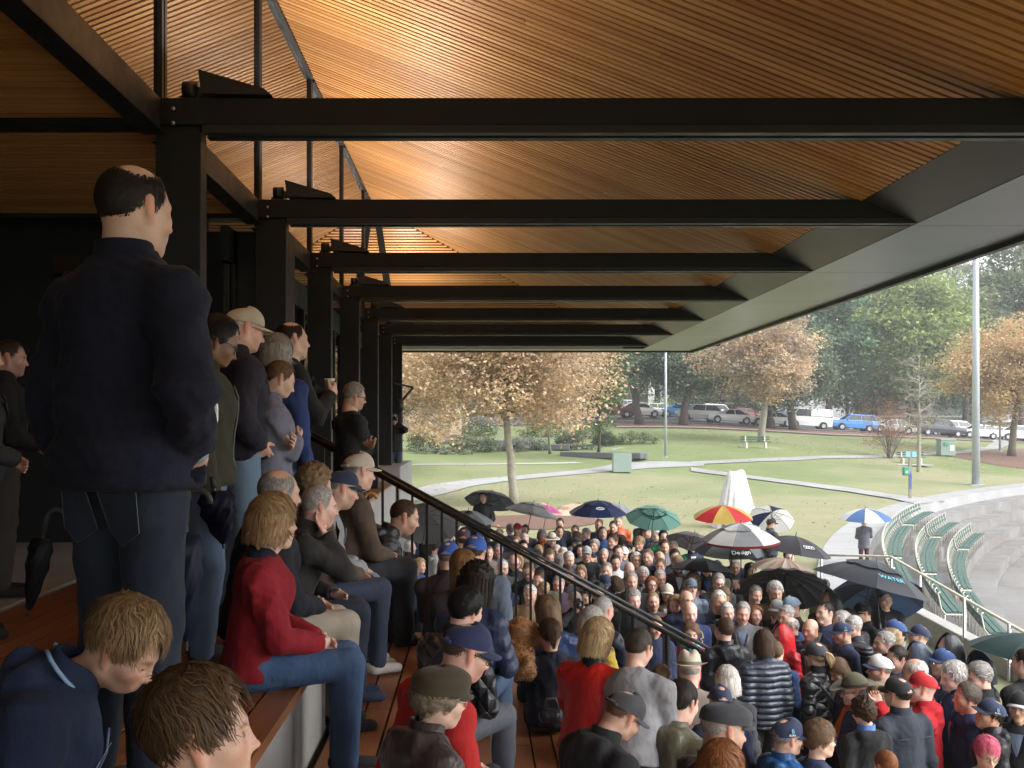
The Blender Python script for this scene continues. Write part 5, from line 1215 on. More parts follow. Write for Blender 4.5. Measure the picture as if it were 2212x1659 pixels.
def skeleton(kind='stand', lean=0, arms=('down', 'down'), yaw=0, nod=0, tilt=0, shoulder=.178, spread=.10, kneeb=0):
    J = {}; P_ = np.array([0, 0, .95 if kind == 'stand' else .105]); a = rad(lean); Rt = rotx(-a); u = Rt @ np.array([0, 0, 1.]); w = Rt @ np.array([0, 1., 0])
    J['P'] = P_; J['waist'] = P_ + .15 * u; J['chest'] = P_ + .33 * u; J['neck'] = P_ + .50 * u - .012 * w; J['Rt'] = Rt; J['u'] = u; J['w'] = w
    for s_, n in ((-1, 'l'), (1, 'r')):
        J['s' + n] = P_ + .412 * u + np.array([s_ * shoulder, 0, 0]) - .012 * w; J['h' + n] = P_ + np.array([s_ * .088, 0, -.02])
        if kind == 'stand': J['k' + n] = np.array([s_ * spread, .015, .50]); J['a' + n] = np.array([s_ * (spread + .015), -.02, .085])
        else: J['k' + n] = np.array([s_ * (.09 + kneeb), .44, .10]); J['a' + n] = np.array([s_ * (.09 + kneeb * .8), .42, -.37])
    Rn = rotx(-a - rad(nod) * .45) @ rotz(rad(yaw) * .4); Rh = rotz(rad(yaw)) @ rotx(-rad(nod)) @ roty(rad(tilt))
    J['head'] = J['neck'] + Rn @ np.array([0, .036, .160]); J['Rh'] = Rh
    for s_, n, mode in ((-1, 'l', arms[0]), (1, 'r', arms[1])):
        S_ = J['s' + n]; hint = np.array([s_ * .5, -1., -.3])
        if isinstance(mode, (tuple, list, np.ndarray)): W_ = np.array(mode, float); hint = np.array([s_ * .8, -.5, -.8])
        elif mode == 'down': W_ = S_ + np.array([s_ * .055, .04, -.525]); hint = np.array([s_ * .3, -1, 0])
        elif mode == 'pocket': W_ = J['P'] + np.array([s_ * .19, .06, .02]); hint = np.array([s_ * .9, -.8, 0])
        elif mode == 'cross': W_ = J['chest'] + np.array([-s_ * .135, .155 + .035 * s_, -.10 + .02 * s_]); hint = np.array([s_ * .8, .1, -1])
        elif mode == 'clasp': W_ = J['P'] + np.array([s_ * .045, .21, .06]); hint = np.array([s_ * .9, -.6, -.2])
        elif mode == 'lap': W_ = J['P'] + np.array([s_ * .06, .31, .085]); hint = np.array([s_ * .7, -.5, -.5])
        elif mode == 'knee': W_ = J['k' + n] + np.array([0, -.06, .10]); hint = np.array([s_ * .7, -.6, 0])
        elif mode == 'hold': W_ = J['chest'] + np.array([s_ * .10, .26, -.03]); hint = np.array([s_ * .6, -.3, -1])
        elif mode == 'face': W_ = J['head'] + J['Rh'] @ np.array([s_ * .085, .03, -.15]); hint = np.array([s_ * .4, .3, -1])
        elif mode == 'chin': W_ = J['head'] + J['Rh'] @ np.array([s_ * .03, .10, -.17]); hint = np.array([s_ * .5, .2, -1])
        elif mode == 'camera': W_ = J['head'] + J['Rh'] @ np.array([s_ * .07, .16, -.06]); hint = np.array([s_ * .9, 0, -1])
        J['e' + n], J['w' + n] = ik(S_, W_, hint); J['m' + n] = mode if isinstance(mode, str) else 'free'
    return J

def top_mesh(J, h, t=.012, hem=.06, bulk=1.0, belly=0.0, hooddown=False, seed=0, wr=.006, sleeve=1.0, skirt=0.0):
    P_, u, w = J['P'], J['u'], J['w']; pts = np.array([J[k] for k in ('P', 'neck', 'sl', 'sr', 'el', 'er', 'wl', 'wr')]); lo = pts.min(0) - .2; hi = pts.max(0) + .16; lo[2] = min(pts[:, 2].min() - .12, P_[2] - hem - .05)
    F_ = Field(lo, hi, h); b = bulk; sc = (1, 1.34 if b < 1.12 else 1.22, 1)
    F_.cone(P_ - u * (hem - .06), J['waist'], .186 * b + t + skirt, .155 * b + t, .05, sc); F_.cone(J['waist'], J['chest'] + u * .03, .155 * b + t, .162 * b ** .7 + t, .05, sc)
    F_.cone(J['sl'] - u * .01, J['sr'] - u * .01, .064 + t, .064 + t, .06); F_.ell(J['chest'] + w * .03, (.13, .115 * b + t, .14), .06)
    F_.cone(J['neck'] - u * .025, J['sl'] + u * .015, .040 + t * .6, .040, .05); F_.cone(J['neck'] - u * .025, J['sr'] + u * .015, .040 + t * .6, .040, .05); F_.ell(J['neck'] - u * .04, (.080, .074, .05), .03)
    if belly: F_.ell(J['waist'] + w * (.05 + belly * .25), (.145 * b, .10 + belly * .45, .15), .08)
    for n in 'lr':
        e, wv = J['e' + n], J['w' + n]; F_.cone(J['s' + n], e, .060 * b ** .4 + t, .052 * b ** .4 + t, .035)
        if sleeve >= 1: F_.cone(e, wv, .052 * b ** .3 + t, .036 + t, .02)
    if hooddown: F_.cone(J['neck'] - w * .075 - u * .01 + np.array([-.09, 0, -.0]), J['neck'] - w * .075 - u * .01 + np.array([.09, 0, 0]), .042, .042, .03); F_.ell(J['neck'] - w * .10 - u * .07, (.10, .045, .09), .04)
    if wr:
        F_.wrinkle(wr * 1.5, 21, seed); F_.wrinkle(wr * .8, 48, seed + 1)
    # plane cut at the hem
    X, Y, Z = np.meshgrid(*F_.ax, indexing='ij', sparse=True); c = P_ - u * hem
    cut = -((X - c[0]) * u[0] + (Y - c[1]) * u[1] + (Z - c[2]) * u[2]); arm = np.full(F_.v.shape, 9., np.float32)
    A_ = Field(lo, hi, h)
    for n in 'lr': A_.cone(J['s' + n], J['e' + n], .09 + t, .075 + t, .0); A_.cone(J['e' + n], J['w' + n], .075 + t, .06 + t, .0)
    cut = np.where(A_.v < .0, -1, cut); F_.v = np.maximum(F_.v, cut)
    for n in 'lr':                            # square cuffs
        if sleeve >= 1:
            d = unit(J['w' + n] - J['e' + n]); c = J['w' + n] - d * .008; k = (X - c[0]) * d[0] + (Y - c[1]) * d[1] + (Z - c[2]) * d[2]; near = (X - c[0]) ** 2 + (Y - c[1]) ** 2 + (Z - c[2]) ** 2 < .0095
            F_.v = np.where(near, np.maximum(F_.v, k), F_.v)
    return F_.mesh()
def legs_mesh(J, h, sit, t=.010, bulk=1.0, seed=0, wr=.005):
    pts = np.array([J[k] for k in ('P', 'kl', 'kr', 'al', 'ar')]); F_ = Field(pts.min(0) - .2, pts.max(0) + .2, h); b = bulk
    F_.cone(J['P'] + np.array([-.06, 0, .03]), J['P'] + np.array([.06, 0, .03]), .118 * b, .118 * b, .04); F_.cone(J['P'] + J['u'] * .02, J['waist'] - J['u'] * (.08 if not sit else .11), .148 * b, .138 * b, .05, (1, 1.34, 1))
    for n in 'lr':
        F_.cone(J['h' + n], J['k' + n], .088 * b + t, .060 + t, .035); F_.cone(J['k' + n], J['a' + n], .060 + t, .050 + t, .02); F_.ell(J['k' + n] * .6 + J['a' + n] * .4 + np.array([0, -.02, 0]), (.055, .055, .11), .03)
    F_.wrinkle(wr * 1.7, 24, seed); F_.wrinkle(wr * .8, 60, seed + 3)
    X, Y, Z = np.meshgrid(*F_.ax, indexing='ij', sparse=True); F_.v = np.maximum(F_.v, (J['al'][2] - .035) - Z + 0 * X + 0 * Y); u_ = J['u']; c_ = J['P'] + u_ * (.03 if not sit else .6); F_.v = np.maximum(F_.v, (X - c_[0]) * u_[0] + (Y - c_[1]) * u_[1] + (Z - c_[2]) * u_[2])
    return F_.mesh()
def shoe_mesh(sgn):
    F_ = Field((-.06, -.11, -.01), (.06, .2, .11), .011); F_.cone((0, -.04, .045), (0, .13, .032), .045, .036, .02, (1.05, 1, 1.15)); F_.cone((0, -.04, .05), (0, -.02, .09), .044, .042, .02)
    X, Y, Z = np.meshgrid(*F_.ax, indexing='ij', sparse=True); F_.v = np.maximum(F_.v, -Z + 0 * X + 0 * Y); return F_.mesh()
_shoe = None
_cache = {}
def hand_matrix(J, n, s_):
    d = unit(J['w' + n] - J['e' + n]); m = J['m' + n]; th = np.array([0, 1., 0])
    if m in ('face', 'camera'): th = np.array([0, 0, 1.]) * .3 + np.array([-s_, 0, 0.])
    if m == 'hold': d = unit(d + np.array([-s_ * .2, .2, .3])); th = np.array([0, .1, 1.])
    if m in ('lap', 'clasp', 'cross', 'knee'): th = np.array([-s_ * .6, .3, .7])
    if m in ('lap', 'clasp'): d = unit(d + np.array([-s_ * .6, .3, -.2]))
    if m == 'knee': d = unit(d + np.array([0, .6, -.5])); th = np.array([-s_, 0, .1])
    z = -d; y = unit(th - z * (th @ z)); x = np.cross(y, z)
    return np.stack([x, y, z], 1)
def body_mesh(J, hero, kind, hscale, hpose=('relax', 'relax')):
    v, f, t = head_proto(kind, hero); v = v * hscale
    base = np.array([0, -.036, -.160]) * hscale; w_ = ss(-v[:, 2], .06, .155)[:, None]
    hv = J['head'] + v @ J['Rh'].T; bv = J['neck'] + (v - base) @ J['Rt'].T
    V = [hv * (1 - w_) + bv * w_]; Fq = [f]; T = [t]; o = len(v)
    for s_, n, hp in ((-1, 'l', hpose[0]), (1, 'r', hpose[1])):
        hv, hf, ht = hand_proto(hp, hero); R = hand_matrix(J, n, s_); q = hv.copy()
        if s_ < 0: q[:, 0] *= -1; hf = hf[:, ::-1]
        if s_ < 0: R = R.copy(); R[:, 0] *= 1
        V.append(J['w' + n] + q @ R.T); Fq.append(hf + o); T.append(ht); o += len(hv)
    m = MB(); tb = lambda ks, r: m.tube([tuple(J[k]) for k in ks], r, 6)
    tb(('P', 'waist', 'chest', 'neck'), [.09, .085, .09, .05])
    for n in 'lr': tb(('chest', 's' + n, 'e' + n, 'w' + n), [.05, .042, .034, .026]); tb(('P', 'h' + n, 'k' + n, 'a' + n), [.06, .06, .042, .034])
    for i, q in enumerate(m.f):
        if len(q) == 6: m.f[i] = None
    cf = np.array([q for q in m.f if q is not None]); cv = np.array(m.v); V.append(cv); Fq.append(cf + o); T.append(np.ones((len(cv), 4)))
    me = mesh('body', np.concatenate(V), np.concatenate(Fq), True); a = me.color_attributes.new('tint', 'FLOAT_COLOR', 'POINT'); a.data.foreach_set('color', np.concatenate(T).astype(np.float32).ravel()); me.materials.append(M['skin'])
    return me

def collar_mesh(style):
    k = 'collar_' + style
    if k in _cache: return _cache[k]
    m = MB(); n = 26; v = []; prof = dict(shirt=[(.064, -.03), (.062, .012), (.066, .036), (.078, .012), (.092, -.018)], stand=[(.068, -.03), (.068, .035), (.070, .064), (.077, .062), (.080, .0), (.092, -.035)], crew=[(.068, -.02), (.068, .004), (.074, .006), (.08, -.016)])[style]
    for r, z in prof:
        for j in range(n):
            a = 2 * math.pi * j / n; c = math.cos(a); v.append((math.sin(a) * r, c * r * .98, z - .022 * max(0, c) ** 2 - (.0 if style == 'crew' else .02 * max(0, c) ** 8)))
    f = [(i * n + j, i * n + (j + 1) % n, (i + 1) * n + (j + 1) % n, (i + 1) * n + j) for i in range(len(prof) - 1) for j in range(n)]
    m.add(v, f); _cache[k] = m.mesh(k, True); return _cache[k]

PEOPLE = []
def M4(R, p, s=1.0):
    m = np.eye(4); m[:3, :3] = np.asarray(R) * s; m[:3, 3] = p; return Matrix(m.tolist())
def link_mat(me, mat):
    if len(me.materials) == 0: me.materials.append(mat)
    return me
def with_mat(o, mat):
    if len(o.material_slots) == 0: o.data.materials.append(mat)
    o.material_slots[0].link = 'OBJECT'; o.material_slots[0].material = mat; return o

def person(px, py, Y=None, face=180, skin=(.56, .36, .27), top=(.03, .04, .07), topname='navy jacket', topmat='fabric', legs=(.03, .03, .04), legmat='fabric', hair='short', hcol=(.05, .035, .025), kind='man', hat=None, hatc=(.03, .04, .1), hatname=None,
           collar='stand', collarc=None, arms=('down', 'down'), pose='stand', lean=0, yaw=0, nod=0, tilt=0, size=None, seat=None, ground=None, bulk=1.0, belly=0.0, hooddown=False, glasses=None, desc=None, hem=.06, t=.014, hold=None, hero=None, hs=1.0, hpose=('relax', 'relax'), seed=None, shoes=None, beard=None, legsname=None, shirt=None, brimc=None, kneeb=0, scarf=None, wr=None, pz=None, spread=.10):
    seed = len(PEOPLE) if seed is None else seed
    J = skeleton('stand' if pose == 'stand' else 'sit', lean, arms, yaw, nod, tilt, .178 * (1.06 if kind in ('man', 'heavy', 'old') else .93) * bulk ** .35, spread, kneeb)
    R = rotz(rad(face)); hl = R @ J['head']
    if Y is None:                              # stands on the lawn: distance follows from height
        sz = size or 1.0; Y = 12.0
        for _ in range(8):
            x = (px - CX) / F * Y; g0 = (Hs(x, Y) if ground is None else ground); zh = g0 + hl[2] * sz; Y = F * (EYE - zh) / (py - CY)
    tgt = np.array(at(px, py, Y))
    if size is None:
        if pose == 'stand':
            g0 = ground if ground is not None else Hs(tgt[0], Y); sz = min(1.12, max(.66, (tgt[2] - g0) / hl[2])) if ground is not None or True else 1.0
        else:
            if seat is None: seat = min(TZ, key=lambda q: abs((tgt[2] - q) / hl[2] - .96))
            sz = min(1.08, max(.78, (tgt[2] - seat) / hl[2]))
    else: sz = size
    root = tgt - hl * sz
    if hero is None: hero = Y < 9.3
    T_ = thing('person', desc or '', 'person', tuple(root)); T_.rotation_euler = (0, 0, rad(face)); T_.scale = (sz, sz, sz)
    hk = hs / sz * (1.0 if sz > .9 else 1.0); hk = hs * (1.0 if sz >= .86 else .9 / sz * .95)
    ob('body', body_mesh(J, hero, kind, hk, hpose), None, T_, color=skin)
    ck = None if hero else ('top', pose, lean, tuple(map(str, arms)), round(bulk, 2), belly, hooddown, hem, kind in ('man', 'heavy', 'old'), kneeb)
    h = .0142 if hero else .024
    if ck is None or ck not in _cache:
        v, f = top_mesh(J, h, t, hem, bulk, belly, hooddown, seed, (.0085 if wr is None else wr)); me = mesh('jacket', v, f, True); tv = v
        if ck: _cache[ck] = me; _cache[(ck, 'v')] = v
    else: me = _cache[ck]; tv = _cache[(ck, 'v')]
    o = ob(topname.split()[-1], me, None, T_, color=top); with_mat(o, M[topmat]); topo = o
    lk = None if hero else ('legs', pose, lean, kneeb, round(bulk, 1))
    if lk is None or lk not in _cache:
        v, f = legs_mesh(J, .0155 if hero and Y < 5 else (.021 if hero else .034), pose == 'sit', .012, bulk ** .5, seed); me = mesh('trousers', v, f, True); lv = v
        if lk: _cache[lk] = me
    else: me = _cache[lk]; lv = None
    o = ob('trousers', me, None, T_, color=legs); with_mat(o, M[legmat])
    global _shoe
    if _shoe is None: v, f = shoe_mesh(1); _shoe = mesh('shoe', v, f, True)
    for n in 'lr':
        o = ob('shoe', _shoe, None, T_, tuple(J['a' + n] - np.array([0, -.02, .085])), color=shoes or (.03, .027, .027)); with_mat(o, M['fabric'])
    HM = M4(J['Rh'], J['head'], hk)
    def on_head(name, me, mat, color):
        o = ob(name, me, None, T_, color=color); o.matrix_local = HM; with_mat(o, mat); return o
    if hair: on_head('hair', hair_mesh(hair, hero, bool(hat)), M['hair'], hcol)
    if beard is not None: on_head('beard', beard_mesh(hero), M['hair'], beard)
    if hat:
        gp = gear(hat)
        for nme, me in gp.items():
            cc = hatc
            if nme in ('cap_brim',) and brimc: cc = brimc
            if nme == 'hat_band': cc = tuple(x * .35 for x in hatc)
            on_head(nme, me, M['cap'] if hat != 'hood' else M['shell'], cc)
    if glasses is not None:
        on_head('glasses', gear('glasses')['frame'], M['ink'], glasses); on_head('lens', gear('glasses')['lens'], M['lens'], (1, 1, 1))
    if collar:
        cm = M4(J['Rt'], J['neck'] + J['u'] * .008 + J['w'] * .006, hs * 1.02); o = ob('collar', collar_mesh(collar), None, T_, color=collarc or tuple(x * .9 for x in top)); o.matrix_local = cm; with_mat(o, M[topmat] if topmat in ('fabric', 'shell') else M['fabric'])
    # front of the garment: zip, placket, lapels and shirt follow the cloth
    rel = tv - J['P']; fh = rel @ J['u']; fw = rel @ J['w']; fx = tv[:, 0]; nh = float((J['neck'] - J['P']) @ J['u'])
    def front(x, hgt, off=.004):
        k = (np.abs(fx - x) < .03) & (np.abs(fh - hgt) < .03); w_ = float(fw[k].max()) if k.any() else .14
        return tuple(np.array([x, 0, 0]) + J['P'] + J['u'] * hgt + J['w'] * (min(w_, .30) + off))
    gname = topname.split()[-1]; dark = tuple(x * .55 for x in top)
    if arms[0] not in ('cross',) and gname in ('jacket', 'raincoat', 'parka', 'shell', 'fleece', 'vest', 'puffer', 'hoodie', 'quilt'):
        m = MB(); m.tube([front(0, q, .0) for q in np.linspace(.02, nh - .06, 8)], .0045, 4); o = ob('zip', m.mesh('zip', True), None, T_, color=tuple(x * 2.2 + .03 for x in top)); with_mat(o, M['ink'])
    if gname in ('polo', 'shirt', 'henley'):
        m = MB(); m.tube([front(0, q, .0) for q in np.linspace(nh - .24, nh - .07, 5)], .006, 4); o = ob('placket', m.mesh('placket', True), None, T_, color=dark); with_mat(o, M['fabric'])
    lap = gname in ('blazer', 'suit', 'coat')
    if shirt is None and lap and face > 60 and face < 300: shirt = ((.55, .56, .58), (.22, .28, .42), (.3, .3, .32), (.5, .5, .5))[seed % 4]
    if shirt is not None:
        m = MB(); v_ = []
        for i in range(6):
            k = i / 5; hw = .052 * (1 - k) ** .8 + .004; hh = nh - .045 - .20 * k
            v_ += [front(-hw, hh, .003 + .012 * (1 - k)), front(0, hh, .006 + .016 * (1 - k)), front(hw, hh, .003 + .012 * (1 - k))]
        m.add(v_, [(i * 3 + j, i * 3 + j + 1, i * 3 + 4 + j, i * 3 + 3 + j) for i in range(5) for j in (0, 1)]); o = ob('shirt', m.mesh('shirt', True), None, T_, color=shirt); with_mat(o, M['fabric'])
    if lap:
        for s_ in (-1, 1):
            m = MB(); q = [front(s_ * .058, nh - .05, .012), front(s_ * .012, nh - .26, .010), front(s_ * .055, nh - .19, .012), front(s_ * .105, nh - .115, .012), front(s_ * .078, nh - .095, .014), front(s_ * .098, nh - .07, .012)]
            m.add(q, [(0, 1, 2, 3, 4, 5) if s_ > 0 else (5, 4, 3, 2, 1, 0)]); o = ob('lapel', m.mesh('lapel'), None, T_, color=tuple(x * 1.25 + .004 for x in top)); with_mat(o, M['fabric'])
    if scarf is not None:
        m = MB(); q = [tuple(J['neck'] + J['Rt'] @ np.array([math.sin(a) * .085, math.cos(a) * .085 + .012, .012 + .012 * math.sin(3 * a)])) for a in np.linspace(0, 2 * math.pi, 15)]; m.tube(q, .034, 8, False)
        q = [tuple(J['neck'] + J['w'] * .11), tuple(J['chest'] + J['w'] * .17), tuple(J['waist'] + J['w'] * .165 + J['u'] * .08)]; m.tube(q, [.035, .04, .035], 8); o = ob('scarf', m.mesh('scarf', True), None, T_, color=scarf); with_mat(o, M['fabric'])
    rec = dict(o=T_, J=J, R=R, s=sz, root=root, Y=Y, x=tgt[0], px=px, py=py, top=topname, hat=hatname, glasses=glasses is not None, hold=hold, desc=desc, pose=pose, face=face, topo=topo, lv=lv)
    PEOPLE.append(rec); return rec
def beard_mesh(hero):
    k = ('beard', hero)
    if k in _hair: return _hair[k]
    g = np.random.default_rng(2); n = 700 if hero else 150; a = g.uniform(-1.25, 1.25, n); z = g.uniform(-.105, -.035, n); keep = (np.abs(a) > .35) | (z < -.07) | (z > -.05); a, z = a[keep], z[keep]; n = len(a)
    r = .062 - .012 * np.clip(-z - .07, 0, 1) / .03; p = np.stack([np.sin(a) * r, .028 + np.cos(a) * .056, z], 1); d = np.stack([np.sin(a) * .3, .35 + 0 * a, -1 + 0 * a], 1) * .022
    s_ = np.cross(d, g.normal(0, 1, (n, 3))); s_ /= np.linalg.norm(s_, axis=1)[:, None]; w = .003 if hero else .006
    v = np.stack([p - s_ * w, p + s_ * w, p + d + s_ * w * .3, p + d - s_ * w * .3], 1).reshape(-1, 3); me = mesh('beard', v, np.arange(n * 4).reshape(n, 4), True); set_tint(me, np.clip(g.normal(1, .2, (n, 1)), .5, 1.5) * np.ones((1, 3))); me.materials.append(M['hair']); _hair[k] = me; return me
def wpos(r, key, off=(0, 0, 0)): return Vector(r['root'] + r['s'] * (r['R'] @ (r['J'][key] + np.array(off))))

# ------------------------------------------------------------------ umbrellas
UMB = 0
def umbrella(label, hub, R, cols, tilt=0, az=0, handle=None, spin=0, vent=False, rim=None, inner=None, logo=None, n=8, shaft=(.02, .02, .02), length=.86):
    "open umbrella; hub is the world point of the tip, tilted by tilt degrees towards azimuth az (0 = away, 90 = +X)"
    a = rad(tilt); ax = Vector((math.sin(a) * math.sin(rad(az)), math.sin(a) * math.cos(rad(az)), math.cos(a)))
    t = thing('umbrella', label, 'umbrella', hub, 0, 'open umbrellas in the crowd'); t.rotation_mode = 'QUATERNION'; t.rotation_quaternion = Vector((0, 0, 1)).rotation_difference(ax)
    def pt(k, th, off=0.0):                     # k radial 0..1, th: 0..1 across a panel
        sag = math.sin(math.pi * th); r = R * k * (1 - .055 * sag * k); z = -R * (.06 * k + .34 * k ** 2.1) + .035 * R * sag * k * (1 - k) * -2 - .012 * sag * k * R
        return r, z + off
    def panel(i, k0, k1, off=0.0):
        v = []; nr, na = 7, 6
        for p in range(nr + 1):
            k = k0 + (k1 - k0) * p / nr
            for q in range(na + 1):
                th = q / na; an = 2 * math.pi * (i + th) / n + rad(spin); r, z = pt(k, th, off); v.append((r * math.cos(an), r * math.sin(an), z))
        return mesh('panel', v, [(p * (na + 1) + q, (p + 1) * (na + 1) + q, (p + 1) * (na + 1) + q + 1, p * (na + 1) + q + 1) for p in range(nr) for q in range(na)], True)
    for i in range(n):
        o = ob('panel', panel(i, .02 if not vent else .40, 1.0), M['nylon'], t, color=cols[i % len(cols)])
        if vent: ob('vent_panel', panel(i, .02, .50, .022), M['nylon'], t, color=cols[i % len(cols)])
        if rim:
            v = [];
            for q in range(7):
                an = 2 * math.pi * (i + q / 6) / n + rad(spin); r, z = pt(1.0, q / 6); v += [(r * 1.002 * math.cos(an), r * 1.002 * math.sin(an), z + .002), (r * 1.0 * math.cos(an), r * 1.0 * math.sin(an), z - .035)]
            ob('rim', mesh('rim', v, [(2 * q, 2 * q + 1, 2 * q + 3, 2 * q + 2) for q in range(6)]), M['nylon'], t, color=rim)
        m = MB(); an = 2 * math.pi * i / n + rad(spin); m.tube([(pt(k, 0)[0] * math.cos(an), pt(k, 0)[0] * math.sin(an), pt(k, 0)[1] - .008) for k in (.03, .3, .55, .8, 1.0)], .0045, 4); m.ob('rib', M['black'], t)
        m = MB(); r, z = pt(.5, 0); m.tube([(.012 * math.cos(an), .012 * math.sin(an), -.42 * R), (r * math.cos(an), r * math.sin(an), z - .01)], .004, 4); m.ob('stretcher', M['black'], t)
    m = MB(); m.tube([(0, 0, .07), (0, 0, -.1), (0, 0, -length)], [.006, .008, .008], 8); m.ob('shaft', M['black'], t, True)
    m = MB(); m.tube([(0, 0, -length), (0, 0, -length - .16)], [.016, .018], 8); m.ob('grip', M['black'], t, True)
    if logo:
        txt, sz, i, k, col = logo; an = 2 * math.pi * (i + .5) / n + rad(spin); r, z = pt(k, .5); r2, z2_ = pt(k + .03, .5); d = Vector((math.cos(an), math.sin(an), 0)); down = (Vector((d.x * r2, d.y * r2, z2_)) - Vector((d.x * r, d.y * r, z))).normalized(); side = Vector((0, 0, 1)).cross(d); nr_ = side.cross(-down).normalized()
        if nr_.z < 0: nr_ = -nr_
        upv = -down; side = upv.cross(nr_); org = Vector((d.x * r, d.y * r, z)) + nr_ * .014
        Mx = Matrix(((side.x, upv.x, nr_.x, org.x), (side.y, upv.y, nr_.y, org.y), (side.z, upv.z, nr_.z, org.z), (0, 0, 0, 1)))
        if txt == 'RINGS':
            m = MB()
            for q in range(4): m.tube([((q - 1.5) * sz * .62 + sz * .42 * math.cos(b), sz * .42 * math.sin(b), 0) for b in np.linspace(0, 2 * math.pi, 21)], sz * .065, 5, False)
            o = m.ob('emblem', M['ink'], t, color=col)
            o.matrix_local = Mx
        elif txt == 'OVAL':
            m = MB(); m.tube([(sz * 1.0 * math.cos(b), sz * .52 * math.sin(b), 0) for b in np.linspace(0, 2 * math.pi, 25)], sz * .07, 5, False); m.tube([(sz * .85 * math.cos(b), sz * .4 * math.sin(b), 0) for b in np.linspace(0, 2 * math.pi, 25)], sz * .035, 5, False)
            o = m.ob('emblem', M['ink'], t, color=col); o.matrix_local = Mx
            lettering('LAND', sz * .42, t, Mx @ Matrix.Translation((0, sz * .12, 0)), col); lettering('ROVER', sz * .42, t, Mx @ Matrix.Translation((0, -sz * .22, 0)), col)
        else: lettering(txt, sz, t, Mx, col)
    return t
def lettering(txt, size, parent, mx, col, name='lettering'):
    c = bpy.data.curves.new(name, 'FONT'); c.body = txt; c.size = size; c.align_x = 'CENTER'; c.align_y = 'CENTER'; c.extrude = .0006; c.materials.append(M['ink'])
    tmp = bpy.data.objects.new(name, c); me = bpy.data.meshes.new_from_object(tmp); bpy.data.objects.remove(tmp)
    if len(me.materials) == 0: me.materials.append(M['ink'])
    o = bpy.data.objects.new(name, me); COL.objects.link(o); o.parent = parent; o.matrix_local = mx; o.color = (*col, 1); return o
def folded_umbrella(label, top, tip, col, hook=True, r=.045, handlec=(.02, .02, .02)):
    top, tip = Vector(top), Vector(tip); t = thing('folded_umbrella', label, 'umbrella', tip); d = (top - tip); L = d.length; t.rotation_mode = 'QUATERNION'; t.rotation_quaternion = Vector((0, 0, 1)).rotation_difference(d)
    n = 24; v = []; prof = [(0.06, .006), (.09, .016), (.25, .6), (.5, .95), (.68, 1.0), (.78, .75), (.8, .15)]
    for z, k in prof:
        for j in range(n): a = 2 * math.pi * j / n + z * 3; q = (r * k if k > .05 else k) * (1 + .22 * math.sin(a * 8) * (k > .1)); v.append((q * math.cos(a), q * math.sin(a), z * L))
    ob('cover', mesh('cover', v, [(i * n + j, i * n + (j + 1) % n, (i + 1) * n + (j + 1) % n, (i + 1) * n + j) for i in range(len(prof) - 1) for j in range(n)], True), M['nylon'], t, color=col)
    m = MB(); m.tube([(0, 0, 0), (0, 0, L * .86)], .007, 8); m.ob('shaft', M['black'], t)
    m = MB(); P_ = [(0, 0, L * .84), (0, 0, L)]
    if hook: P_ += [(.045 - .045 * math.cos(b), 0, L + .045 * math.sin(b)) for b in np.linspace(.4, 3.3, 8)]
    m.tube(P_, .013, 8); m.ob('handle', M['ink'], t, True, color=handlec)
# ------------------------------------------------------------------ the people in the photograph
TILE = dict(A=(835.2, 1036.8, .15623), B=(1094.4, 1065.6, .15623), C=(1353.6, 1065.6, .15623), D=(1612.8, 1123.2, .15623), F=(1382.4, 1296, .15623), G=(1670.4, 1353.6, .15623), E=(1900.8, 1267.2, .14062), H=(1900.8, 1425.6, .14062), Z=(748.8, 1313.3, .3125), W=(0, 0, 1))
def T2(t, x, y): a, b, s = TILE[t]; return a + x * s, b + y * s
COLR = dict(navy=(.027, .037, .078), black=(.018, .018, .021), charcoal=(.048, .05, .058), grey=(.15, .15, .16), pale_grey=(.34, .35, .36), brown=(.09, .062, .045), olive=(.09, .085, .052), taupe=(.22, .18, .155), blue=(.035, .075, .20), pale_blue=(.24, .33, .44), slate=(.11, .14, .19), white=(.66, .66, .65), red=(.42, .016, .02), orange=(.50, .09, .025), pink=(.52, .07, .18), blush=(.52, .33, .32), green=(.02, .16, .06), plum=(.06, .035, .055), camel=(.30, .20, .12), cream=(.52, .47, .38), teal=(.05, .22, .24), royal=(.03, .085, .33), yellow=(.55, .40, .03))
HC = dict(br=(.065, .038, .022), dk=(.022, .016, .013), bk=(.010, .009, .009), fair=(.28, .19, .10), blond=(.42, .30, .16), grey=(.30, .29, .28), white=(.60, .58, .55), silver=(.44, .43, .41), ginger=(.22, .085, .03), lt=(.16, .10, .06))
SKINS = [(.60, .375, .285), (.65, .425, .33), (.54, .33, .245), (.67, .415, .34), (.62, .365, .29)]
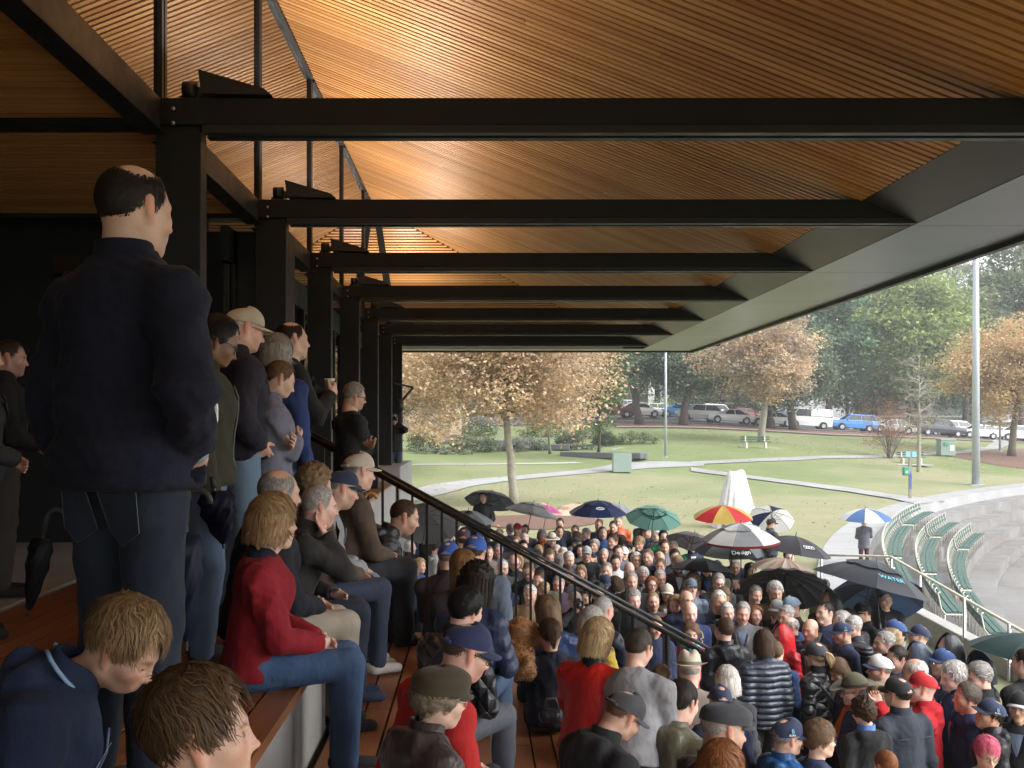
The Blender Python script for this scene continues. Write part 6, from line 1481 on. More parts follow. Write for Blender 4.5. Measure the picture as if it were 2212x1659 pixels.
def cr(tile, x, y, top, hair='short', hc='br', face=180, kind='man', **k):
    "top: 'colour garment', e.g. 'navy polo'"
    px, py = T2(tile, x, y); w = top.split(); col = COLR.get(w[0], (.1, .1, .1)); j = len(PEOPLE); r = random.Random(j * 13 + 5)
    if 'topc' in k: col = k.pop('topc')
    mat = k.pop('topmat', dict(parka='shell', raincoat='shell', shell='shell', puffer='puffer', quilt='quilt').get(w[-1], 'fabric'))
    hat = k.pop('hat', None); hatc = k.pop('hatc', 'navy'); hn = None
    if hat: hn = '%s %s' % (hatc, dict(cap='cap', flatcap='flat cap', newsboy='newsboy cap', akubra='wide brimmed hat', trilby='trilby', sunhat='sun hat', hood='hood')[hat])
    k.setdefault('skin', SKINS[j % 5]); k.setdefault('legs', r.choice([(.03, .032, .04), (.04, .055, .09), (.06, .055, .05)]))
    k.setdefault('collar', {'polo': 'shirt', 'shirt': 'shirt', 'blazer': 'shirt', 'coat': 'shirt', 'suit': 'shirt', 'tee': 'crew', 'jumper': 'crew', 'sweater': 'crew', 'turtleneck': 'stand'}.get(w[-1], 'stand'))
    k.setdefault('yaw', r.uniform(-18, 18)); k.setdefault('nod', r.uniform(-4, 14)); k.setdefault('tilt', r.uniform(-7, 7)); k.setdefault('bulk', r.choice([1.0, 1.05, 1.1]) if kind != 'woman' else .92)
    if 'Y' not in k: k.setdefault('hs', 1.07)
    if 'Y' not in k: k.setdefault('size', r.uniform(.95, 1.05) * (.95 if kind == 'woman' else 1))
    if hair in ('bob', 'long', 'curly', 'curlylong', 'bush') and hat: pass
    cn = dict(pale_grey='pale grey', pale_blue='pale blue', royal='bright blue', blush='pale pink')
    tn = cn.get(w[0], w[0]) + ' ' + ' '.join(w[1:]); hatcol = COLR.get(hatc, (.02, .03, .07))
    return person(px, py, k.pop('Y', None), face, top=col, topname=tn, topmat=mat, hair=hair, hcol=HC[hc], kind=kind, hat=hat, hatc=hatcol, hatname=None if hn is None else hn.replace('royal', 'bright blue').replace('pale_', 'pale '), **k)
def jf(d=180, s=14): return d + random.uniform(-s, s)
GL = (.02, .018, .018)
STD = dict(legmat='denim')

# --- standing on the platform
big = cr('W', 292, 458, 'navy jumper', 'thin', 'dk', -32, 'man', Y=3.15, ground=2.88, topc=(.0085, .010, .022), bulk=1.16, arms=('down', 'pocket'), collar='stand', legs=(.012, .018, .03), legmat='denim', yaw=-6, nod=4, wr=.012, desc='person in navy jumper and dark jeans standing tall, hand in pocket', hem=.09, t=.02)
ws = cr('W', 366, 655, 'white hoodie', 'crop', 'br', -70, 'youth', Y=4.15, ground=2.88, topc=(.42, .44, .46), arms=('down', 'cross'), legs=(.13, .13, .16), hat='cap', yaw=0, nod=6, desc='person in white hoodie and navy cap beside the tall person in jumper', hooddown=True)
ol = cr('W', 468, 742, 'olive jacket', 'wavy', 'bk', -72, 'youth', Y=5.0, ground=2.88, topc=(.035, .034, .022), skin=(.20, .105, .06), arms=('down', 'down'), legs=(.10, .15, .23), legmat='denim', glasses=(.02, .03, .07), yaw=0, nod=26, desc='person in dark olive jacket and glasses looking down, holding a folded umbrella', hpose=('relax', 'grip'))
cm = cr('W', 528, 714, 'navy fleece', 'crop', 'white', -58, 'old', Y=6.1, ground=2.88, topc=(.020, .018, .030), hat='cap', hatc='cream', arms=('pocket', 'pocket'), legs=(.13, .19, .27), legmat='denim', yaw=-8, nod=16, desc='person in cream cap, dark fleece and blue jeans standing on the platform', bulk=1.1, t=.022, skin=(.62, .36, .29))
gh = cr('W', 600, 766, 'blue coat', 'bob', 'grey', -18, 'woman', Y=6.9, ground=2.88, topc=(.03, .055, .17), yaw=0, nod=8, desc='person in blue tweed coat with back turned among those standing', hem=.2)
bh = cr('W', 604, 822, 'grey hoodie', 'short', 'lt', -76, 'youth', Y=6.25, ground=2.88, topc=(.17, .17, .225), hooddown=True, arms=('cross', 'cross'), yaw=6, nod=24, legs=(.02, .02, .022), desc='young person in grey hoodie with folded arms', skin=(.6, .4, .31))
dk = cr('W', 632, 736, 'black coat', 'thin', 'dk', -62, 'man', Y=7.5, ground=2.88, yaw=0, nod=2, arms=('down', 'hold'), desc='person in black coat with turned-up collar holding a paper cup', hem=.2, hpose=('relax', 'grip'))
gm = cr('W', 765, 857, 'black jumper', 'short', 'grey', -58, 'old', Y=8.1, ground=2.88, arms=('cross', 'cross'), glasses=GL, legs=(.03, .045, .08), yaw=-10, nod=12, desc='person in black jumper and glasses with folded arms by the handrail', hs=.97)
ph = cr('W', 851, 905, 'black jacket', 'short', 'dk', 196, 'man', Y=22.9, size=.98, arms=('camera', 'camera'), desc='photographer in black jacket leaning out behind the last column', nod=0)
lb = cr('W', 22, 774, 'black jacket', 'crop', 'br', -68, 'man', Y=7.0, ground=2.88, arms=('clasp', 'clasp'), yaw=-5, nod=8, desc='person in black jacket standing in the shade by the back wall', skin=(.55, .31, .25))
cr('W', -40, 770, 'charcoal coat', 'short', 'dk', -60, 'man', Y=5.6, ground=2.88, arms=('clasp', 'clasp'), desc='person in charcoal coat at the very edge of the platform shade')
# cup, camera, umbrellas of the standing group
hm = hand_matrix(dk['J'], 'r', 1); q = wpos(dk, 'wr', hm @ np.array([-.045, .0, -.085])) - Vector((0, 0, .05)); m = MB(); m.lathe([(0, 0), (.028, 0), (.036, .1), (.038, .1), (.038, .112), (0, .112)], 14); m.ob('paper_cup', M['whitepaint'], None, True, loc=q, label='white paper cup held by the person in black coat', cat='cup')
def camera_prop(r, label, lens=.12):
    q = Vector(np.array(wpos(r, 'head')) + r['R'] @ r['J']['Rh'] @ np.array([0, .15, .0])); t = thing('camera', label, 'camera', q, rad(r['face']))
    bevel(box('camera_body', (-.07, -.035, -.045), (.07, .035, .05), M['black'], t), .01, 2); m = MB(); m.tube([(0, .03, 0), (0, .03 + lens, 0)], [.036, .04], 14); m.ob('lens', M['black'], t, True); box('viewfinder', (-.025, -.03, .05), (.025, .02, .075), M['black'], t)
camera_prop(ph, 'black camera raised by the photographer at the column')
folded_umbrella('navy folded umbrella hanging beside the white hoodie', at(402, 1085, 4.0), at(403, 1405, 4.0), (.012, .02, .045), True, .055)
folded_umbrella('black and blue folded umbrella held by the olive jacket', at(459, 1030, 4.75), at(484, 1185, 4.75), (.012, .016, .04), False, .07)
folded_umbrella('navy folded umbrella with curved cane handle on the handrail', at(788, 1080, 8.0), at(806, 1190, 8.0), (.02, .035, .07), True, .045, (.42, .22, .08))
folded_umbrella('dark folded umbrella leaning among the legs behind the boy in hoodie', at(100, 1120, 4.6), at(60, 1330, 4.6), (.012, .013, .016), True, .045)
# --- seated on the timber tiers, highest row
def sit(x, y, Y, top, hair, hc, face, kind='man', **k): k.setdefault('arms', ('lap', 'lap')); return cr('W', x, y, top, hair, hc, face, kind, Y=Y, pose='sit', **k)
sit(592, 1128, 4.6, 'red jumper', 'bush', 'fair', -78, 'woman', topc=(.235, .010, .018), collar='shirt', collarc=(.012, .014, .03), legs=(.06, .105, .20), yaw=24, nod=4, lean=6, bulk=1.0, desc='person in red jumper and blue trousers seated on the timber step', hs=1.0, hcol=None) if False else person(592, 1128, 4.6, -78, top=(.225, .010, .018), topname='red jumper', hair='bob', hcol=(.30, .19, .095), kind='woman', collar='shirt', collarc=(.012, .014, .03), arms=('lap', 'lap'), pose='sit', lean=6, yaw=24, nod=4, legs=(.055, .10, .20), bulk=1.0, desc='person in red jumper and blue trousers seated on the timber step', skin=(.58, .37, .30), wr=.011)
sit(603, 1068, 5.4, 'black jumper', 'thin', 'grey', -66, 'old', topc=(.012, .013, .02), legs=(.33, .29, .235), yaw=10, nod=6, lean=8, desc='person in black cable jumper and khaki trousers next to the red jumper', bulk=1.12)
sit(690, 1096, 5.9, 'charcoal jacket', 'short', 'silver', -74, 'old', topc=(.028, .026, .026), legs=(.025, .03, .05), arms=('lap', 'face'), yaw=4, nod=8, lean=16, shoes=(.03, .045, .08), desc='person in charcoal jacket resting a hand against the face')
sit(682, 1052, 6.5, 'brown coat', 'curly', 'fair', -55, 'woman', yaw=0, nod=4, shoes=(.6, .58, .55), desc='person in brown coat seated behind the hand-on-face person')
sit(738, 1058, 6.9, 'pale grey henley', 'crop', 'grey', -72, 'old', topc=(.26, .27, .29), legs=(.22, .24, .27), hat='cap', arms=('knee', 'knee'), yaw=0, nod=16, lean=20, shoes=(.55, .53, .5), desc='person in pale grey henley and navy cap leaning hands on knees', collar='crew')
sit(776, 1020, 7.5, 'brown jacket', 'crop', 'grey', -60, 'old', hat='cap', hatc='cream', yaw=0, nod=10, lean=8, desc='person in cream cap seated behind the navy cap')
sit(873, 1118, 8.2, 'black parka', 'crop', 'br', -80, 'man', topc=(.02, .02, .024), arms=('lap', 'lap'), yaw=0, nod=18, lean=24, hooddown=True, desc='person in black hooded parka leaning forward beside the balusters', legs=(.03, .05, .085))
# hoodie boy and the boy before him
person(262, 1400, 2.62, -80, top=(.016, .026, .062), topname='navy hoodie', topmat='fabric', hair='swoop', hcol=(.20, .125, .06), kind='youth', pose='sit', lean=30, yaw=-14, nod=36, hooddown=True, arms=('lap', 'lap'), collar='stand', collarc=(.016, .026, .062), legs=(.02, .03, .05), desc='young person in navy hoodie with pale drawcord looking down', skin=(.52, .32, .235), seat=2.88, t=.022, wr=.010, hs=1.02)
person(430, 1592, 2.3, -66, top=(.05, .05, .06), topname='dark tee', hair='swoop', hcol=(.085, .05, .026), kind='youth', pose='sit', lean=4, yaw=-10, nod=-2, arms=('lap', 'lap'), collar='crew', desc='young person in dark tee whose head rises at the front step', skin=(.58, .36, .27), seat=2.43, hs=1.0)
# --- lower rows
sit(969, 1205, 7.4, 'plum jacket', 'crop', 'fair', -12, 'man', topc=(.042, .034, .038), hat='cap', hatc='royal', yaw=0, nod=6, bulk=1.12, desc='person in bright blue cap and plum jacket seen from behind')
sit(1000, 1226, 6.7, 'charcoal coat', 'long', 'fair', 2, 'woman', yaw=0, nod=6, desc='person in charcoal coat with back turned below the blue cap', hcol=None) if False else person(1000, 1226, 6.7, 2, top=(.03, .03, .036), topname='charcoal coat', hair='long', hcol=(.21, .115, .045), kind='woman', pose='sit', arms=('lap', 'lap'), nod=6, desc='person in charcoal coat with back turned below the blue cap', bulk=.95)
sit(1032, 1262, 6.1, 'navy raincoat', 'curlylong', 'dk', -20, 'woman', yaw=-15, nod=10, lean=14, desc='person in navy raincoat bent over a phone', legs=(.05, .08, .14))
sit(1006, 1320, 5.35, 'charcoal quilt', 'wavy', 'bk', -42, 'man', topc=(.022, .023, .03), yaw=-6, nod=10, lean=14, desc='person in charcoal quilted vest and grey jeans, hands clasped', legs=(.09, .10, .12), legmat='denim', arms=('lap', 'lap'))
person(1006, 1412, 4.25, -62, top=(.40, .018, .018), topname='red polo', hair='crop', hcol=(.10, .07, .05), kind='man', hat='cap', hatc=(.022, .03, .085), hatname='navy cap', pose='sit', lean=20, yaw=-8, nod=22, glasses=(.02, .05, .03), collar='shirt', arms=('lap', 'lap'), desc='person in red polo, navy cap and green-armed glasses leaning forward', skin=(.6, .38, .31), bulk=1.1)
person(950, 1512, 3.7, -58, top=(.045, .034, .032), topname='brown puffer', topmat='shell', hair='curly', hcol=(.26, .21, .15), kind='woman', hat='newsboy', hatc=(.060, .045, .028), hatname='newsboy cap', pose='sit', lean=10, yaw=-6, nod=10, glasses=(.45, .4, .36), collar='stand', arms=('lap', 'lap'), desc='person in brown newsboy cap, clear glasses and dark padded jacket', skin=(.6, .4, .32), t=.03, hooddown=True)
sit(1183, 1322, 7.5, 'navy raincoat', 'long', 'lt', 8, 'woman', topc=(.018, .035, .10), hooddown=True, yaw=0, nod=8, desc='person in navy raincoat with white-edged hood seen from behind')
sit(1188, 1372, 7.0, 'black coat', 'pony', 'br', 6, 'youth', topc=(.014, .016, .028), yaw=0, nod=10, desc='child in dark coat sitting below the white-edged hood', size=.8)
sit(1278, 1345, 7.6, 'yellow shell', 'bob', 'silver', -32, 'woman', topc=(.45, .33, .05), scarf=(.55, .5, .44), yaw=0, nod=8, desc='person in yellow shell with pale scarf seen from behind')
sit(1303, 1320, 8.2, 'navy parka', 'crop', 'silver', -48, 'old', yaw=0, nod=10, desc='person in navy parka beside the pale scarf', topc=(.014, .018, .034))
sit(1292, 1380, 6.5, 'red shell', 'bob', 'blond', -34, 'woman', topc=(.44, .016, .012), yaw=-8, nod=6, lean=8, collarc=(.012, .012, .016), desc='person in bright red shell jacket with dark collar seen from behind', bulk=1.05)
sit(1380, 1402, 6.4, 'grey sweater', 'crop', 'br', -26, 'man', topc=(.25, .25, .26), yaw=-18, nod=14, lean=14, collar='crew', desc='person in plain grey sweater with back turned', bulk=1.14, hcol=None) if False else person(1380, 1402, 6.4, -26, top=(.25, .25, .262), topname='grey sweater', hair='short', hcol=(.07, .055, .045), kind='man', pose='sit', arms=('lap', 'lap'), lean=14, yaw=-18, nod=14, collar='crew', bulk=1.14, desc='person in plain grey sweater with back turned', skin=(.6, .38, .3))
sit(1345, 1548, 5.0, 'black hoodie', 'crop', 'lt', -62, 'man', hat='cap', hatc='charcoal', hooddown=True, yaw=0, nod=36, lean=18, desc='person in charcoal cap and black hoodie with head bowed', brimc=(.06, .06, .085), t=.022)
sit(1472, 1520, 6.3, 'olive parka', 'short', 'dk', -48, 'man', topc=(.105, .098, .065), hooddown=True, yaw=0, nod=12, lean=10, desc='person in olive hooded parka with back turned', t=.03)
cr('F', 690, 985, 'taupe coat', 'crop', 'grey', -10, 'old', Y=7.9, hat='trilby', hatc='cream', yaw=0, nod=10, desc='person in woven trilby beside the handrail end', size=.95)
cr('F', 1215, 1140, 'charcoal coat', 'bob', 'white', -14, 'woman', Y=8.3, yaw=0, nod=6, desc='person in charcoal coat standing behind the navy beanie-like cap', size=.9, hs=1.05)
cr('F', 1105, 1410, 'navy coat', 'crop', 'fair', 4, 'youth', Y=7.2, hat='cap', yaw=0, nod=4, desc='young person in navy cap seen from behind, before the charcoal coat', size=.82)
sit(1562, 1578, 5.3, 'black parka', 'crop', 'silver', -72, 'old', hat='flatcap', hatc='charcoal', yaw=-4, nod=12, desc='person in dark flat cap and black parka at the lowest seats', topc=(.02, .02, .026))
sit(1560, 1668, 5.0, 'brown coat', 'bob', 'ginger', -40, 'woman', yaw=0, nod=6, desc='person in brown coat whose head just shows below the flat cap')
# --- near standing group on the lawn
cr('F', 1160, 430, 'black parka', 'short', 'br', 12, 'man', hooddown=True, yaw=8, nod=4, size=1.06, hero=True, desc='person in black hooded parka with back turned past the handrail end', topc=(.014, .015, .018))
cr('F', 1705, 610, 'slate puffer', 'bob', 'br', 6, 'woman', topc=(.055, .066, .095), yaw=0, nod=4, Y=10.9, size=1.05, hero=True, desc='person in slate puffer vest with back turned', topmat='puffer', t=.03, hem=.14)
cr('F', 1880, 735, 'navy jacket', 'short', 'lt', -20, 'youth', topc=(.02, .05, .14), yaw=0, nod=6, size=.98, hero=True, desc='young person in navy number 18 jacket beside the puffer vest', Y=11.4)
cr('F', 1955, 500, 'red raincoat', 'crop', 'br', 120, 'youth', hat='hood', hatc='red', yaw=0, nod=10, size=.96, desc='person in red raincoat with hood up', topc=(.36, .014, .02), hero=True)
cr('F', 700, 470, 'pink raincoat', 'long', 'lt', 176, 'woman', topc=(.50, .075, .19), scarf=(.10, .40, .40), yaw=0, nod=6, size=.98, hero=True, desc='person in pink raincoat and teal scarf holding the handrail')
cr('F', 300, 1085, 'red tee', 'crop', 'lt', -20, 'youth', Y=8.0, size=.72, desc='child in red tee behind the grey sweater', nod=6)
cr('F', 210, 380, 'navy jumper', 'short', 'fair', 170, 'youth', Y=10.4, size=.78, desc='child in navy jumper behind the balusters', nod=4)
cr('G', 595, 405, 'black quilt', 'pony', 'blond', 34, 'woman', hat='cap', hatc='charcoal', yaw=6, nod=2, size=1.02, hero=True, desc='person in black quilted jacket with shoulder strap and charcoal cap', t=.02)
cr('G', 890, 610, 'plum coat', 'long', 'lt', 120, 'woman', yaw=0, nod=30, size=.94, hero=True, desc='person in plum coat bending the head down')
cr('G', 1120, 900, 'navy jacket', 'short', 'grey', 82, 'old', hat='akubra', hatc='olive', glasses=GL, yaw=0, nod=8, size=.98, hero=True, desc='person in wide brimmed felt hat, navy jacket and orange scarf', scarf=(.42, .08, .02), topc=(.022, .034, .085), belly=.06)
cr('G', 1470, 590, 'cream jacket', 'short', 'grey', 84, 'old', hat='cap', hatc='white', brimc=(.05, .06, .13), glasses=GL, yaw=0, nod=0, hero=True, desc='person in white and navy trucker cap and cream jacket', belly=.05)
cr('G', 1440, 950, 'teal top', 'long', 'blond', 30, 'woman', yaw=0, nod=4, size=.9, hero=True, desc='person in teal top behind the wide brimmed hat')
cr('G', 1245, 1195, 'black jacket', 'curly', 'br', 12, 'youth', size=.86, hooddown=True, yaw=12, nod=8, hero=True, desc='child in black hooded jacket before the felt hat', collarc=(.08, .16, .42), Y=8.3)
cr('H', 275, 530, 'charcoal shell', 'crop', 'dk', 20, 'man', topc=(.030, .036, .050), hat='cap', hatc='black', yaw=14, nod=2, size=1.06, hero=True, desc='person in charcoal softshell jacket and black cap with broad back turned', bulk=1.14, topmat='fabric')
cr('H', 640, 440, 'red hoodie', None, 'br', 66, 'man', topc=(.42, .014, .022), hat='cap', hatc='red', hooddown=True, yaw=10, nod=-4, size=1.04, hero=True, desc='person in red cap and red hoodie', t=.022, arms=((-.04, .36, 1.46), 'down'), hpose=('grip', 'relax')); rh = PEOPLE[-1]; q = wpos(rh, 'wl', (.0, .08, .05)); bevel(box('phone', (-.037, -.005, -.07), (.037, .005, .07), M['black'], None, loc=q, rot=(rad(-15), 0, rad(66)), label='black phone raised by the person in red cap', cat='phone'), .004)
cr('H', 1330, 590, 'navy blazer', 'wavy', 'lt', 72, 'man', topc=(.016, .026, .075), yaw=10, nod=-2, size=1.0, hero=True, desc='person in navy blazer with yellow piping next to the red hoodie', skin=(.6, .3, .22), collar='shirt', collarc=(.5, .36, .03), hcol=None) if False else person(*T2('H', 1330, 590), None, 72, top=(.016, .026, .078), topname='navy blazer', hair='wavy', hcol=(.13, .105, .085), kind='man', yaw=10, nod=-2, size=1.0, hero=True, desc='person in navy blazer with yellow piping next to the red hoodie', skin=(.58, .29, .21), collar='shirt', collarc=(.016, .026, .078))
cr('H', 1690, 840, 'black raincoat', 'wavy', 'dk', 78, 'man', hat='cap', yaw=8, nod=-10, size=.96, hero=True, desc='person in navy team cap and black hooded raincoat', hooddown=True, skin=(.5, .27, .18))
person(*T2('H', 1640, 1440), None, 176, top=(.42, .40, .38), topname='cream jumper', hair='swoop', hcol=(.55, .10, .17), kind='woman', yaw=0, nod=16, size=.95, hero=True, glasses=(.25, .06, .05), collar='crew', desc='person with rose glasses and cream jumper looking down', skin=(.6, .38, .31))
cr('H', 2150, 730, 'black coat', 'curly', 'dk', 140, 'woman', hat='cap', hatc='black', size=.98, hero=True, desc='person in black coat and black cap glancing across beside the parapet', yaw=0, nod=0, brimc=(.4, .4, .42))
cr('H', 2215, 60, 'black coat', 'short', 'dk', 20, 'man', size=1.08, Y=10.0, desc='person in long black coat beneath the green umbrella')
cr('H', 90, 1640, 'olive jacket', 'short', 'ginger', 10, 'youth', size=.72, hero=True, desc='child in olive jacket before the broad charcoal back', Y=7.6)
cr('G', 200, 1530, 'blue raincoat', 'short', 'grey', -78, 'man', hat='cap', topc=(.015, .07, .20), hooddown=True, yaw=0, nod=4, hero=True, desc='person in navy team cap and blue hooded raincoat facing the steps', Y=6.9, size=.95)
cr('G', 645, 1570, 'navy coat', 'bush', 'lt', -82, 'woman', glasses=GL, yaw=0, nod=4, hero=True, desc='person in navy coat and dark glasses facing the blue raincoat', Y=6.9, size=.92)
# --- the crowd on the lawn
u1 = cr('A', 1335, 240, 'black shirt', 'short', 'dk', 185, 'youth', Y=25, ground=None, arms=('clasp', 'down'), legs=(.03, .03, .032), desc='person in black shirt with dark umbrella standing on the mulch', size=1.0, bulk=.95)
u2 = cr('A', 1135, 530, 'navy jacket', 'short', 'dk', 130, Y=21.5, arms=('hold', 'down'), beard=(.04, .025, .02), nod=8)
u3 = cr('A', 555, 650, 'black jumper', 'short', 'dk', 182, shirt=COLR['blue'], glasses=GL)
cr('A', 400, 720, 'navy vest', 'short', 'grey', 180); cr('A', 325, 930, 'black jacket', 'short', 'white', -85, 'old', beard=HC['silver']); cr('A', 515, 930, 'black coat', 'long', 'bk', 5, 'woman'); cr('A', 700, 965, 'pale_grey hoodie', 'crop', 'br', -80, hat='cap', hatc='black', hooddown=True)
cr('A', 455, 1190, 'blue jacket', 'long', 'blond', -120, 'woman'); cr('A', 890, 765, 'black coat', 'curly', 'bk', 170, 'woman'); cr('A', 835, 905, 'grey coat', 'pony', 'silver', 4, 'woman'); cr('A', 1055, 840, 'charcoal jacket', 'crop', 'br', 0, hat='cap', hatc='plum', Y=12.5, size=None, ground=.9); cr('A', 985, 910, 'taupe coat', 'bob', 'blond', 10, 'woman')
cr('A', 1215, 1010, 'slate jacket', 'crop', 'br', 0, hat='cap', hatc='royal', Y=8.9, size=None, ground=1.0, hero=True)
for a in [('A', 1560, 745, 'navy polo', 'thin', 'grey', 178, 'old'), ('A', 1705, 690, 'blue coat', 'short', 'grey', 10), ('A', 1915, 705, 'navy jumper', 'short', 'dk', 182), ('A', 1790, 885, 'grey jacket', 'short', 'fair', 176), ('A', 1905, 835, 'navy coat', 'short', 'white', 185, 'old'), ('A', 1885, 935, 'taupe jacket', 'short', 'bk', 182),
          ('A', 1410, 1015, 'taupe polo', 'crop', 'lt', 180), ('A', 1985, 1590, 'camel sweater', 'short', 'white', 170, 'old'), ('A', 2120, 1385, 'olive jacket', 'short', 'br', 176), ('A', 1815, 1110, 'blush jacket', 'long', 'blond', 178, 'woman'),
          ('B', 735, 425, 'black jacket', 'short', 'br', 180), ('B', 730, 535, 'navy polo', 'short', 'br', 184), ('B', 945, 525, 'navy shirt', 'short', 'br', 180, 'youth'), ('B', 1095, 570, 'navy jacket', 'short', 'grey', 130), ('B', 970, 625, 'slate jacket', 'wavy', 'lt', 20), ('B', 1010, 795, 'grey jacket', 'long', 'dk', 178, 'woman'),
          ('B', 1215, 735, 'navy shell', 'wavy', 'silver', 150, 'old'), ('B', 1345, 855, 'black jumper', 'crop', 'silver', 172, 'woman'), ('B', 1325, 555, 'blue vest', 'short', 'lt', 180), ('B', 1275, 445, 'navy vest', 'short', 'lt', 140), ('B', 1478, 470, 'black jacket', 'short', 'dk', 165), ('B', 1470, 675, 'taupe jacket', 'short', 'br', 140), ('B', 1595, 675, 'brown coat', 'long', 'br', 15, 'woman'),
          ('B', 1665, 760, 'charcoal tee', 'short', 'bk', 110), ('B', 1540, 830, 'slate shirt', 'short', 'br', 178, 'heavy'), ('B', 1505, 960, 'white jacket', 'short', 'dk', 184), ('B', 1385, 1070, 'grey shirt', 'crop', 'grey', 175, 'heavy'), ('B', 1495, 1265, 'white tee', 'bob', 'br', 60, 'woman'), ('B', 1030, 1095, 'brown coat', 'long', 'fair', 178, 'woman'),
          ('B', 740, 935, 'charcoal coat', 'long', 'grey', -60, 'woman'), ('B', 590, 890, 'navy polo', 'wavy', 'lt', 180, 'youth'), ('B', 860, 915, 'navy jacket', 'short', 'white', 182, 'old'), ('B', 775, 850, 'grey coat', 'short', 'white', 176, 'old'), ('B', 690, 815, 'slate coat', 'short', 'white', 180, 'old'), ('B', 440, 795, 'blush coat', 'pony', 'blond', 20, 'woman'),
          ('B', 500, 1335, 'camel jumper', 'short', 'blond', 30, 'youth'), ('B', 1695, 1065, 'charcoal jacket', 'bald', 'white', 182, 'heavy'), ('B', 1725, 1225, 'black jumper', 'short', 'grey', 180), ('B', 1955, 885, 'navy suit', 'short', 'lt', 150), ('C', 470, 1010, 'royal raincoat', 'short', 'lt', 160), ('C', 175, 705, 'black jacket', 'swoop', 'fair', 168, 'youth'), ('C', 405, 585, 'grey shell', 'thin', 'grey', 130),
          ('C', 505, 610, 'green jacket', 'short', 'dk', 176), ('B', 1755, 1480, 'black jacket', 'wavy', 'grey', 178, 'old'), ('C', 365, 1500, 'charcoal blazer', 'short', 'fair', 182, 'old'), ('C', 525, 740, 'grey jacket', 'short', 'br', 180), ('C', 645, 745, 'green coat', 'short', 'white', 184, 'old'), ('C', 460, 905, 'charcoal coat', 'thin', 'grey', 178, 'old'),
          ('C', 665, 1545, 'orange jumper', 'long', 'fair', 176, 'woman'), ('C', 920, 1200, 'blush coat', 'curlylong', 'fair', 150, 'woman'), ('C', 1715, 1065, 'navy coat', 'long', 'dk', 172, 'woman'), ('C', 1775, 1270, 'charcoal jacket', 'short', 'grey', 180, 'old'), ('C', 1280, 1495, 'navy coat', 'short', 'white', 178, 'heavy'), ('F', 1205, 175, 'charcoal suit', 'short', 'white', 176, 'heavy'), ('F', 1420, 185, 'grey blazer', 'short', 'grey', 168, 'man'),
          ('D', 1075, 945, 'grey tee', 'short', 'dk', 130), ('D', 1085, 1290, 'navy suit', 'crop', 'dk', 125), ('D', 880, 1520, 'brown jacket', None, 'br', 130, 'heavy'), ('D', 1400, 1370, 'charcoal coat', 'short', 'dk', 20), ('D', 1310, 1425, 'grey coat', 'bush', 'white', 100, 'old'), ('D', 1470, 1490, 'charcoal puffer', 'short', 'silver', 100), ('D', 600, 1495, 'navy puffer', 'thin', 'grey', 105), ('D', 545, 1340, 'blue jumper', 'short', 'grey', 120), ('D', 120, 1320, 'plum coat', 'long', 'ginger', 176, 'woman'),
          ('E', 260, 1120, 'blue shirt', 'short', 'dk', 95), ('E', 60, 880, 'black jacket', 'short', 'grey', 100), ('E', 165, 860, 'taupe coat', 'curly', 'blond', 40, 'woman'), ('E', 530, 1340, 'slate jacket', 'thin', 'white', 80, 'old'), ('E', 1125, 1400, 'navy jacket', 'bush', 'silver', 88, 'old'), ('E', 1520, 1410, 'black jacket', 'wavy', 'grey', 82), ('C', 1480, 905, 'navy jumper', 'wavy', 'lt', 150), ('D', 585, 515, 'black coat', 'short', 'br', 170)]:
    cr(*a[:6], jf(a[6], 6), *a[7:])
cr('A', 1810, 690, 'brown jacket', 'short', 'grey', 180, 'old', hat='cap', hatc='red', hold=None); cr('A', 1545, 985, 'slate jacket', 'short', 'grey', 184, glasses=GL); cr('A', 1760, 1145, 'black turtleneck', None, 'br', 178, 'old', glasses=GL, nod=16); cr('A', 1610, 1220, 'charcoal vest', 'short', 'white', 186, 'old', glasses=GL)
cr('A', 1585, 1420, 'navy coat', 'short', 'lt', 190, 'heavy', glasses=GL, shirt=COLR['pale_blue']); cr('A', 1965, 1265, 'black coat', 'short', 'lt', 176, glasses=GL, nod=24, shirt=COLR['pale_blue']); cr('B', 425, 880, 'slate shirt', 'crop', 'dk', 180, 'heavy', hat='cap', hatc='black', glasses=GL); cr('B', 490, 585, 'black jacket', 'bob', 'grey', 180, 'woman', scarf=COLR['orange'])
cr('B', 625, 650, 'charcoal jacket', 'short', 'grey', 180, 'old', hat='sunhat', hatc='cream'); cr('B', 965, 700, 'black jacket', 'short', 'dk', 165, hat='cap', hatc='black', shirt=(.1, .4, .5)); cr('B', 1105, 835, 'black jumper', 'crop', 'grey', 178, 'old', hat='cap', hatc='pale_grey'); cr('B', 1172, 905, 'navy fleece', 'bob', 'blond', 184, 'woman', hat='cap', hatc='black', nod=-18)
u48 = cr('B', 1545, 395, 'orange raincoat', 'short', 'grey', 176, 'old', arms=('down', 'hold')); cr('B', 1620, 840, 'grey jacket', 'short', 'br', 176, hat='cap', hatc='white'); cr('B', 1355, 1225, 'navy quilt', 'crop', 'br', 172, hat='cap', nod=30); cr('B', 855, 1135, 'charcoal jumper', 'short', 'br', 174, beard=HC['br'])
cr('B', 720, 1255, 'plum shirt', 'short', 'grey', 180, 'old', glasses=GL); cr('B', 1262, 1375, 'black jacket', 'short', 'bk', 178, glasses=GL, skin=(.42, .25, .16)); cm2 = cr('B', 945, 1500, 'black shirt', 'crop', 'grey', 176, 'old', hat='cap', hatc='taupe', glasses=GL, arms=('camera', 'camera'), desc='person in taupe cap filming with a large video camera'); cr('B', 1115, 1455, 'charcoal jacket', 'short', 'dk', 140, 'woman', glasses=GL)
camera_prop(cm2, 'large black video camera held among the balusters', .16)
